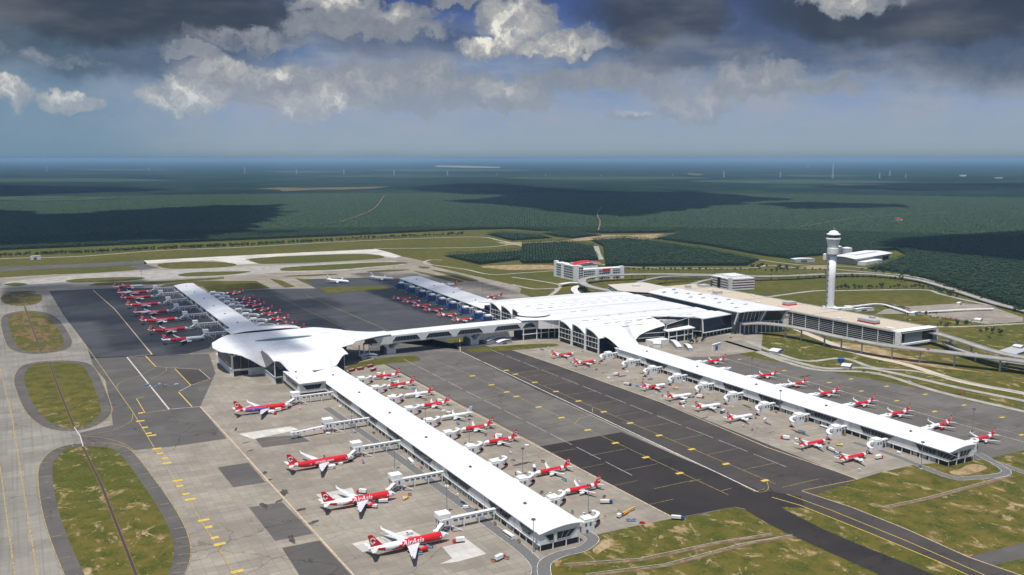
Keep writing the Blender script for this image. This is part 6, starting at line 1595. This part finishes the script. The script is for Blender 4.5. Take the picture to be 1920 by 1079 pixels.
# ================================================================== GROUND VEHICLES
def wheels(mb, L, W_, r, mi=1):
    for x in (-L*.32, L*.32):
        for y in (-W_/2, W_/2-.3): mb.box(x-r, x+r, y, y+.3, 0, 2*r, mi)
def veh(name, cat, parts, L, W_, r=.45):
    e = empty(name, (0, -3000, 0), 0, '', cat, 'apron vehicles')
    for nm, c, boxes in parts:
        b = MB()
        for bx in boxes: b.box(*bx)
        b.build(nm, c, e)
    for x in (-L*.32, L*.32):
        for y in (-W_/2, W_/2-.3):
            b = MB(); n = 10; vs = []
            for yy in (y-.02, y+.32):
                for i in range(n): a = 2*math.pi*i/n; vs.append((x+r*math.cos(a), yy, r+r*math.sin(a)))
            b.add(vs, [tuple(range(n))[::-1], tuple(range(n, 2*n))]+[(i, (i+1) % n, n+(i+1) % n, n+i) for i in range(n)]); b.build('wheel', 'tyre', e)
    return e
def car_(c): return veh('car', 'car', [('car_body', c, [(-2.2, 2.2, -.9, .9, .35, 1.0)]), ('cabin', 'glassb', [(-1.5, 1.0, -.8, .8, 1.0, 1.45)]), ('car_roof', c, [(-1.3, .8, -.78, .78, 1.45, 1.52)])], 4.4, 1.8, .33)
CARS = {c: car_(c) for c in ('white', 'dgrey', 'red', 'grey', 'blue')}
VAN = veh('service_van', 'van', [('van_body', 'white', [(-2.6, 1.6, -1, 1, .4, 2.3)]), ('cab', 'white', [(1.6, 2.6, -1, 1, .4, 1.3)]), ('windscreen', 'glassb', [(1.6, 2.2, -.9, .9, 1.3, 2.1)])], 5.2, 2, .38)
TRK = veh('catering_truck', 'truck', [('box', 'white', [(-4.5, 2, -1.3, 1.3, 1.2, 4.0)]), ('cab', 'red', [(2.2, 4.3, -1.2, 1.2, .6, 2.7)]), ('windscreen', 'glassb', [(4.25, 4.36, -1, 1, 1.6, 2.5)]), ('chassis', 'tyre', [(-4.5, 4, -1, 1, .6, 1.2)])], 8.6, 2.5, .5)
TUG = veh('baggage_tug', 'tug', [('body', 'offw', [(-1.5, 1.5, -.8, .8, .4, 1.1)]), ('canopy', 'white', [(-1.2, .6, -.75, .75, 1.9, 2.0)]), ('post', 'tyre', [(-1.15, -1.05, -.7, .7, 1.1, 1.9), (.5, .6, -.7, .7, 1.1, 1.9)])], 3, 1.6, .35)
CRT = veh('baggage_cart', 'baggage cart', [('bed', 'grey', [(-1.6, 1.6, -.8, .8, .45, .6)]), ('load', 'orange', [(-1.4, 1.3, -.7, .7, .6, 1.5)]), ('hood', 'dgrey', [(-1.6, 1.6, -.8, .8, 1.9, 2.0)]), ('post', 'rail', [(-1.6, -1.5, -.8, .8, .6, 1.9), (1.5, 1.6, -.8, .8, .6, 1.9)])], 3.2, 1.6, .3)
PSH = veh('pushback_tractor', 'tractor', [('body', 'yel', [(-3, 3, -1.3, 1.3, .5, 1.4)]), ('cab', 'white', [(1, 2.6, -1, .2, 1.4, 2.4)]), ('bumper', 'tyre', [(-3.3, -3, -1.2, 1.2, .4, 1)])], 6, 2.6, .55)
BUS = veh('apron_bus', 'bus', [('bus_body', 'white', [(-6.5, 6.5, -1.4, 1.4, .4, 3.1)]), ('window_band', 'glassb', [(-6.2, 6.55, -1.43, 1.43, 1.5, 2.6)]), ('roof', 'offw', [(-6.3, 6.3, -1.3, 1.3, 3.1, 3.35)])], 13, 2.8, .5)
FIR = veh('fire_truck', 'fire truck', [('body', 'redd', [(-5, 5, -1.5, 1.5, .7, 3.2)]), ('cab_glass', 'glassb', [(3.6, 5.05, -1.35, 1.35, 2.0, 3.0)]), ('ladder', 'white', [(-4.8, 3, -.5, .5, 3.25, 3.6)]), ('beacon', 'yel', [(3.2, 3.8, -.8, .8, 3.25, 3.6)])], 10, 3, .6)
FUL = veh('fuel_truck', 'tanker', [('tank', 'offw', [(-5.5, 2, -1.2, 1.2, 1.2, 3.3)]), ('cab', 'blue', [(2.3, 4.6, -1.2, 1.2, .6, 2.9)]), ('windscreen', 'glassb', [(4.55, 4.66, -1, 1, 1.7, 2.6)]), ('chassis', 'tyre', [(-5.5, 4, -1, 1, .6, 1.2)])], 9, 2.5, .5)
HLF = veh('conveyor_loader', 'loader', [('base', 'skyb', [(-3.5, 3.5, -1, 1, .5, 1.2)]), ('belt', 'dgrey', [(-4, 4, -.5, .5, 1.6, 1.9)]), ('seat_box', 'skyb', [(-1, .6, .5, 1.1, 1.2, 2.2)])], 7, 2, .4)
def pv(pr, px, py, rz, lb, grp='apron vehicles'): gx, gy = G(px, py); return place(pr, (gx, gy, .14), rz, lb, grp)
pv(CARS['white'], 331, 722, .2, 'white car standing in the painted staging area below the far apron'); pv(CARS['red'], 1204, 982, -.5, 'red car on the apron edge near the yellow tow bar truck')
pv(FUL, 1272, 975, -.7, 'blue cabbed tanker on the grass edge of the black lane'); pv(CARS['blue'], 868, 944, -1.2, 'blue car beside the near pier wall')
# long yellow tow rig
e = empty('tow_rig', (0, 0, 0), .35, 'white truck with long yellow boom parked right of the near pier', 'truck'); gx, gy = G(1163, 970); e.location = (gx, gy, .14)
for nm, c, bxs in (('cab', 'offw', [(-3.2, 0, -1.4, 1.4, .7, 3.2)]), ('chassis', 'tyre', [(-3.5, 6, -1.2, 1.2, .3, 1.0)]), ('boom_bed', 'orange', [(.5, 10, -1.2, 1.2, 1.0, 1.7)]), ('boom', 'yel', [(4, 21, -.55, .55, 1.7, 2.6)]), ('counterweight', 'dgrey', [(.3, 3, -1.2, 1.2, 1.7, 2.8)])):
    b = MB(); [b.box(*q) for q in bxs]; b.build(nm, c, e)
k = 0
for (x, y, lb) in ((676, 694, 'longest red fire truck in the cluster under the skybridge'), (694, 689, 'maroon fire truck with yellow lights behind the others'), (660, 697, 'maroon fire truck nearest the satellite glass wall'), (700, 696, 'maroon fire truck at the right end of the cluster')):
    pv(FIR, x, y, .25+.1*k, lb, 'fire trucks under the skybridge'); k += 1
gp = random.Random(3)
slots = []
for y, s_ in names.items():
    slots.append((66, y+8, 'right of the near pier, '+s_))
for y, s_ in nr.items(): slots.append((384, y-10, 'left of the right pier, stand '+s_))
for y, s_ in ((50, 'under the nearest wide-body nose'), (148, 'under the second wide-body nose'), (254, 'under the third wide-body nose'), (355, 'on the empty pink slab stand'), (462, 'under the purple jet nose')): slots.append((-46, y-6, s_))
VV = [(TUG, 'baggage tug'), (TRK, 'red cabbed catering truck'), (PSH, 'yellow pushback tractor'), (HLF, 'blue conveyor loader'), (VAN, 'white service van')]
for i, (x, y, s_) in enumerate(slots):
    pr, nm = VV[i % 5]; place(pr, (x+gp.uniform(-2, 2), y+gp.uniform(-3, 3), .14), gp.uniform(0, 6.3), '%s %s' % (nm, s_.replace(', ', ' ')), 'apron vehicles at the stands')
    if i % 2 == 0:
        sx = 1 if x > 0 else -1
        place(CRT, (x-6*sx+gp.uniform(-2, 2), y+gp.uniform(4, 8), .14), gp.uniform(0, 6.3), 'orange baggage cart %s' % s_.replace(', ', ' '), 'baggage carts at the stands')
XV = [(CRT, 'grey hooded baggage cart', 0), (TUG, 'small white tug', 1), (HLF, 'blue belt loader', 2), (FUL, 'blue cabbed tanker', 3), (VAN, 'white van', 4), (TRK, 'red cabbed truck', 5)]
for j, (xs_, ws, dct) in enumerate(((98, 'near the wing of the jet right of the near pier', names), (352, 'near the wing at the right pier', nr))):
    for i, (y, s_) in enumerate(dct.items()):
        for q in range(2):
            pr, nm, _ = XV[(i*2+q+j) % 6]; s2 = s_.replace('serving the ', 'by the ').replace('serving ', '').replace(', ', ' ')
            place(pr, (xs_+gp.uniform(-14, 14), y+(19 if q else -20)+gp.uniform(-2, 2), .14), gp.uniform(0, 6.3), ('%s %s wing tip, %s' % (nm, 'beyond' if q else 'before', s2)) if j == 0 else '%s %s wing tip left of right pier, stand %s' % (nm, 'beyond' if q else 'before', s2), 'service vehicles between the stands')
for i, (y, s_) in enumerate(((50, 'nearest'), (148, 'second'), (254, 'third'), (462, 'purple'))):
    for q, (dx_, dy_) in enumerate(((-34, 9), (-30, -10), (-24, 26), (-52, 20), (-20, -4))):
        pr, nm, _ = XV[(i+q*2) % 6]; place(pr, (-48+dx_+gp.uniform(-2, 2), y+dy_+gp.uniform(-2, 2), .14), gp.uniform(0, 6.3), '%s %s the %s wide-body jet' % (nm, ['behind the engine beyond', 'in front of the wing of', 'between the stands beyond', 'near the tail beyond', 'under the nose of'][q], s_), 'service vehicles around the wide-body jets')
wl = [('orange loaded cart', CRT), ('white service van', VAN), ('baggage tug', TUG), ('dark car', CARS['dgrey']), ('orange loaded cart', CRT), ('apron bus', BUS)]
bay = ['first', 'second', 'third', 'fourth', 'fifth', 'sixth', 'seventh', 'eighth', 'ninth', 'tenth', 'eleventh', 'twelfth']
for i, y in enumerate((22, 34, 60, 92, 128, 150, 205, 225, 292, 330, 400, 440)):
    nm, pr = wl[(i*5) % 6]; place(pr, (-5.0 if pr is not BUS else -7, y, .14), math.pi/2+gp.uniform(-.1, .1), '%s beside the near pier left wall, %s vehicle from the near end' % (nm, bay[i]), 'vehicles along the left wall of the near pier')
for i, y in enumerate((30, 95, 120, 190, 255, 275, 350)):
    nm, pr = wl[(i*5+1) % 6]; place(pr, (415, y-6, .14), math.pi/2, '%s along the right pier wall, %s vehicle from the near end' % (nm, bay[i]), 'vehicles along the right pier wall')
for i, (x, y) in enumerate(((275, 723), (281, 727), (287, 723), (293, 726), (299, 722), (305, 726), (311, 724))):
    pv([HLF, TUG, CRT][i % 3], x, y, gp.uniform(0, 3), '%s parked in the cluster by the diagonal white line, %s from left' % (['pale blue loader', 'baggage tug', 'baggage cart'][i % 3], bay[i]), 'equipment by the diagonal white line')
for i, (x, y) in enumerate(((925, 1054), (938, 1050), (950, 1049), (872, 954), (1200, 655), (1215, 652), (1016, 657), (1028, 653), (1300, 640), (1370, 634))):
    pv([CRT, TRK, CRT, VAN, BUS, VAN, HLF, TUG, CARS['white'], CARS['dgrey']][i], x, y, gp.uniform(0, 3), ['orange loaded cart in the marked bay below the near pier', 'small truck in the marked bay below the near pier', 'right cart in the marked bay below the near pier', 'white van by the near pier wall gate', 'long bus in the service yard by the glass arch', 'van in the service yard by the glass arch', 'loader left of the terminal gables', 'tug left of the terminal gables', 'white car in front of the black glass box', 'dark car at the mall entrance'][i])
# parked cars in the open car park
def nth(i): return ['first', 'second', 'third', 'fourth', 'fifth', 'sixth', 'seventh', 'eighth', 'ninth', 'tenth', 'eleventh', 'twelfth'][i] if i < 12 else '%d%s' % (i+1, {1: 'st', 2: 'nd', 3: 'rd'}.get((i+1) % 10, 'th') if not 10 < (i+1) % 100 < 14 else 'th')
def carrow(p0, p1, n, lbt):
    a, b = G(*p0), G(*p1)
    for i in range(n):
        if gp.random() < .15: continue
        t = (i+.5)/n; c = gp.choice(['white', 'dgrey', 'grey', 'dgrey', 'white', 'red'])
        word = {'white': 'white', 'dgrey': 'dark', 'grey': 'silver', 'red': 'red'}[c]
        place(CARS[c], (a[0]+(b[0]-a[0])*t, a[1]+(b[1]-a[1])*t, .18), math.atan2(b[1]-a[1], b[0]-a[0])+math.pi/2+gp.uniform(-.1, .1), 'tiny %s car, %s from left in %s' % (word, nth(i), lbt), '%s cars in %s' % (word, lbt))
carrow((1676, 573), (1706, 580), 8, 'the upper cluster of the open car park'); carrow((1684, 575), (1704, 583), 6, 'the second row of the upper car park cluster')
carrow((1700, 601), (1738, 601), 9, 'the short row beside the garage roof end'); carrow((1732, 587), (1755, 587), 5, 'the short top row of the right car park')
carrow((1742, 594), (1830, 602), 18, 'the long front row of the right car park'); carrow((1760, 598), (1832, 606), 14, 'the long back row of the right car park')
for i, (x, y, z, c) in enumerate(((1530, 624, 18.1, 'white'), (1605, 641, 18.1, 'dgrey'), (1668, 650, 18.1, 'white'), (1740, 656, 18.1, 'red'), (1830, 664, 17.1, 'white'), (1310, 515.6, 11.3, 'white'), (1420, 518.6, 9.8, 'dgrey'), (1500, 516.8, 8.7, 'white'), (1625, 514.6, 6.6, 'red'), (1690, 520, 5.5, 'white'), (1790, 545, 3.9, 'dgrey'), (1850, 564.4, 3.7, 'white'))):
    gx, gy = G(x, y, z); place(CARS[c], (gx, gy, z), gp.uniform(-.3, .3)+(-1.2 if i < 5 else .9), '%s car driving on the %s, %s from left' % ({'white': 'white', 'dgrey': 'dark', 'red': 'red'}[c], 'long flyover' if i < 5 else 'ring road', nth(i if i < 5 else i-5)), 'cars on the elevated roads')
for i, (x, y, c) in enumerate(((1500, 689, 'white'), (1620, 697, 'dgrey'), (1705, 717, 'white'), (1800, 740, 'red'), (1560, 651, 'white'), (1650, 679, 'dgrey'))):
    gx, gy = G(x, y); place(CARS[c], (gx, gy, .15), -.5, '%s car on the ground roads below the flyover, %s from the left' % ({'white': 'white', 'dgrey': 'dark', 'red': 'red'}[c], nth([0, 3, 4, 5, 1, 2][i])), 'cars on the ground roads')

# ================================================================== TREES
def tree(name, h, r, n, seed, col='leaf'):
    rr = random.Random(seed); e = empty(name, (0, -3000, 0), 0, '', 'tree')
    b = MB(); b.cyl((0, 0), h*.035, h*.018, 0, h*.6, 6)
    for k in range(4): a = rr.uniform(0, 6.28); b.bar((0, 0, h*.35), (r*.5*math.cos(a), r*.5*math.sin(a), h*.62), h*.015)
    b.build('trunk', 'trunk', e)
    b = MB()
    cl = [(rr.gauss(0, .42)*r, rr.gauss(0, .42)*r, h*rr.uniform(.45, .88), rr.uniform(.25, .45)*r) for _ in range(9)]
    for _ in range(n):
        cx_, cy_, cz_, cr_ = rr.choice(cl); u = Vector((rr.gauss(0, 1), rr.gauss(0, 1), rr.gauss(0, 1))).normalized()*cr_*rr.uniform(.6, 1.05)
        c = Vector((cx_, cy_, cz_))+u; nrm = (u.normalized()+Vector((0, 0, .5))+Vector((rr.gauss(0, .4), rr.gauss(0, .4), rr.gauss(0, .4)))).normalized()
        s_ = rr.uniform(.12, .2)*r; t1 = nrm.orthogonal().normalized()*s_; t2 = nrm.cross(t1).normalized()*s_
        b.add([c+t1, c+t2*.8, c-t1, c-t2*.8], [(0, 1, 2, 3)])
    b.build('crown', col, e)
    return e
TR = [tree('broadleaf_tree', 8, 3.4, 260, 5), tree('broadleaf_tree', 6.5, 3.0, 220, 9), tree('broadleaf_tree', 10, 4.2, 300, 13)]
def nth(i): return ['first', 'second', 'third', 'fourth', 'fifth', 'sixth', 'seventh', 'eighth', 'ninth', 'tenth', 'eleventh', 'twelfth'][i] if i < 12 else '%d%s' % (i+1, {1: 'st', 2: 'nd', 3: 'rd'}.get((i+1) % 10, 'th') if not 10 < (i+1) % 100 < 14 else 'th')
def treerow(pts, n, lb, grp, jit=3, sc=(.8, 1.3), z=0):
    p = GP(pts); L_ = [0]
    for a, b in zip(p[:-1], p[1:]): L_.append(L_[-1]+math.dist(a, b))
    for i in range(n):
        s_ = L_[-1]*(i+.5)/n; j = max(k for k in range(len(L_)-1) if L_[k] <= s_); t = (s_-L_[j])/(L_[j+1]-L_[j])
        k = gp.uniform(*sc)
        place(gp.choice(TR), (p[j][0]+(p[j+1][0]-p[j][0])*t+gp.gauss(0, jit), p[j][1]+(p[j+1][1]-p[j][1])*t+gp.gauss(0, jit), z), gp.uniform(0, 6.28), nth(i)+' '+lb, grp, sc=(k, k, k*gp.uniform(.9, 1.15))) if n > 0 else None
treerow([(1568, 544), (1640, 541), (1735, 541)], 24, 'tree from the left in the row along the road right of the tower', 'trees along the lawn road right of the tower')
treerow([(1735, 541), (1760, 548), (1800, 559)], 16, 'bushy tree from the left where the lawn road meets the ring road', 'trees where the lawn road meets the ring road', 7)
treerow([(1445, 523), (1550, 521), (1640, 522), (1700, 530)], 26, 'round tree from the left in the row inside the ring road', 'trees inside the ring road')
treerow([(1850, 560), (1885, 572), (1925, 588)], 14, 'tree from the left by the white barrier at the right edge', 'trees by the right edge barrier', 5)
treerow([(1168, 507), (1270, 508), (1360, 507), (1420, 508)], 30, 'slim tree from the left between the palm grove and ring road', 'young trees between palm grove and ring road', 2, (.7, 1.0))
treerow([(1405, 504), (1440, 501), (1475, 505), (1450, 510)], 16, 'tree from the left in the clump beyond the office building', 'clump beyond the office building', 8)
treerow([(1440, 510), (1500, 506), (1545, 508)], 18, 'low tree from the left in the scrub left of the tower', 'scrub trees left of the tower', 8, (.6, .9))
treerow([(1270, 640), (1300, 634), (1316, 640), (1290, 648)], 14, 'garden tree from the left beside the stepped glass wing', 'garden trees by the glass wing', 5, (.7, 1.0))
treerow([(1374, 628), (1392, 624)], 6, 'garden tree from the left at the foot of the mall front', 'garden trees at the mall front', 4, (.6, .9))
treerow([(1745, 612), (1780, 612), (1820, 607)], 10, 'low bush from the left behind the garage block end', 'bushes behind the garage block end', 4, (.6, .9))
treerow([(1860, 623), (1868, 630)], 3, 'tree from the left in the trio on the right meadow', 'trio of trees on the right meadow', 5, (.9, 1.2))
treerow([(1840, 620), (1880, 640)], 3, 'small shrub from the left dotted on the right meadow', 'shrubs on the right meadow', 12, (.4, .7))
treerow([(640, 451), (760, 445.5), (870, 441)], 62, 'dark tree from the left in the row behind the perimeter road', 'long tree row behind the perimeter road', 2, (.95, 1.35))
treerow([(1618, 508), (1690, 516), (1750, 530), (1800, 546), (1850, 564)], 40, 'leafy tree from the left along the front of the right woodland', 'front trees of the right woodland', 8, (1.0, 1.6))
treerow([(1700, 588), (1760, 592)], 6, 'bush from the left beside the car park canopy', 'bushes beside the car park canopy', 5, (.5, .8))
# the left part of that row reads as one mass
def belt(pts, n, label):
    b = MB(); p = GP(pts); rr = random.Random(4)
    for k in range(n):
        t = rr.random()*(len(p)-1); j = int(t); f = t-j
        cx_, cy_ = p[j][0]+(p[j+1][0]-p[j][0])*f+rr.gauss(0, 5), p[j][1]+(p[j+1][1]-p[j][1])*f+rr.gauss(0, 5); h = rr.uniform(8, 13)
        for _ in range(26):
            u = Vector((rr.gauss(0, 1), rr.gauss(0, 1), rr.gauss(0, 1))).normalized(); c = Vector((cx_+u.x*3.6, cy_+u.y*3.6, h*.58+u.z*h*.38)); q = u.orthogonal().normalized()*1.5; r_ = u.cross(q).normalized()*1.5
            b.add([c+q, c+r_, c-q, c-r_], [(0, 1, 2, 3)])
    tag(b.build('tree_belt', 'leaf'), label, 'tree belt', kind='stuff')
belt([(-60, 484), (150, 475), (330, 466.5), (480, 460), (640, 451)], 330, 'dark belt of trees behind the far perimeter road on the left')
# ================================================================== transmission towers on the skyline
def pylon(h):
    e = empty('transmission_tower', (0, -3000, 0), 0, '', 'transmission tower', 'transmission towers in the distance')
    b = MB(); w = h*.11
    lv = [(0, w), (h*.35, w*.6), (h*.62, w*.28), (h, w*.12)]
    for (z0, a0), (z1, a1) in zip(lv[:-1], lv[1:]):
        c0 = [(sx*a0, sy*a0, z0) for sx, sy in ((-1, -1), (1, -1), (1, 1), (-1, 1))]; c1 = [(sx*a1, sy*a1, z1) for sx, sy in ((-1, -1), (1, -1), (1, 1), (-1, 1))]
        for i in range(4): b.bar(c0[i], c1[i], 1.2); b.bar(c0[i], c1[(i+1) % 4], .7); b.bar(c1[i], c1[(i+1) % 4], .7)
    b.build('lattice_body', 'far_white', e)
    b = MB()
    for z, l in ((h*.66, .2), (h*.8, .17), (h*.93, .13)): b.bar((-h*l, 0, z), (h*l, 0, z), 1.2)
    b.build('cross_arm', 'far_white', e)
    return e
PY = pylon(70)
for i, (x, y, hh) in enumerate(((88, 322, 9), (279, 322, 7), (459, 327, 13), (556, 328, 10), (645, 328, 11), (739, 330, 11), (839, 331, 10), (932, 331, 6), (1023, 332, 6), (1127, 332, 5), (1357, 334, 13), (1463, 334, 10), (1561, 336, 27), (1649, 336, 11), (1668, 331, 10), (1698, 335, 8), (1515, 316, 5), (1261, 331, 4))):
    gx, gy = G(x, y); d = math.dist((gx, gy), (CX, CY)); H_ = hh*d/1700; s_ = H_/70
    lb = 'tallest of the pale lattice towers on the skyline' if hh == 27 else 'pale lattice tower on the skyline, number %s counting from the left edge' % (['one', 'two', 'three', 'four', 'five', 'six', 'seven', 'eight', 'nine', 'ten', 'eleven', 'twelve', 'thirteen', 'fourteen', 'fifteen', 'sixteen', 'seventeen', 'eighteen'][sorted([88, 279, 459, 556, 645, 739, 839, 932, 1023, 1127, 1357, 1463, 1561, 1649, 1668, 1698, 1515, 1261]).index(x)])
    place(PY, (gx, gy, 0), -HEAD+.3, lb, 'transmission towers in the distance', sc=(min(s_, 1.3), min(s_, 1.3), s_))
for i, (x, y, w_, h, lb) in enumerate(((1805, 332, 90, 22, 'white block far away on the right plain'), (1872, 336, 100, 12, 'small pale shed far away on the right plain'), (1722, 294.8+5, 400, 60, 'faint pale town block on the horizon'), (1903, 301.5, 900, 20, 'long pale roof on the far right horizon'), (1683, 416, 26, 6, 'tiny white hut roof alone in the middle of the plantation'))):
    gx, gy = G(x, y); e = empty('distant_building', (gx, gy, 0), -HEAD, lb, 'building'); b = MB(); b.box(-w_/2, w_/2, -20 if h < 30 else -60, 20, 0, h+8); b.build('wall', 'far_white', e); b = MB(); b.prism([(-w_/2-1, -21 if h < 30 else -61), (w_/2+1, -21 if h < 30 else -61), (w_/2+1, 21), (-w_/2-1, 21)], h+8, h+10); b.build('roof', 'red' if i == 4 else 'roof', e)
# forgotten prototypes that were never placed
for o in [o for o in COL.objects if o.type == 'EMPTY' and o.parent is None and o.location.y == -3000]:
    for c in list(o.children_recursive): bpy.data.objects.remove(c)
    bpy.data.objects.remove(o)
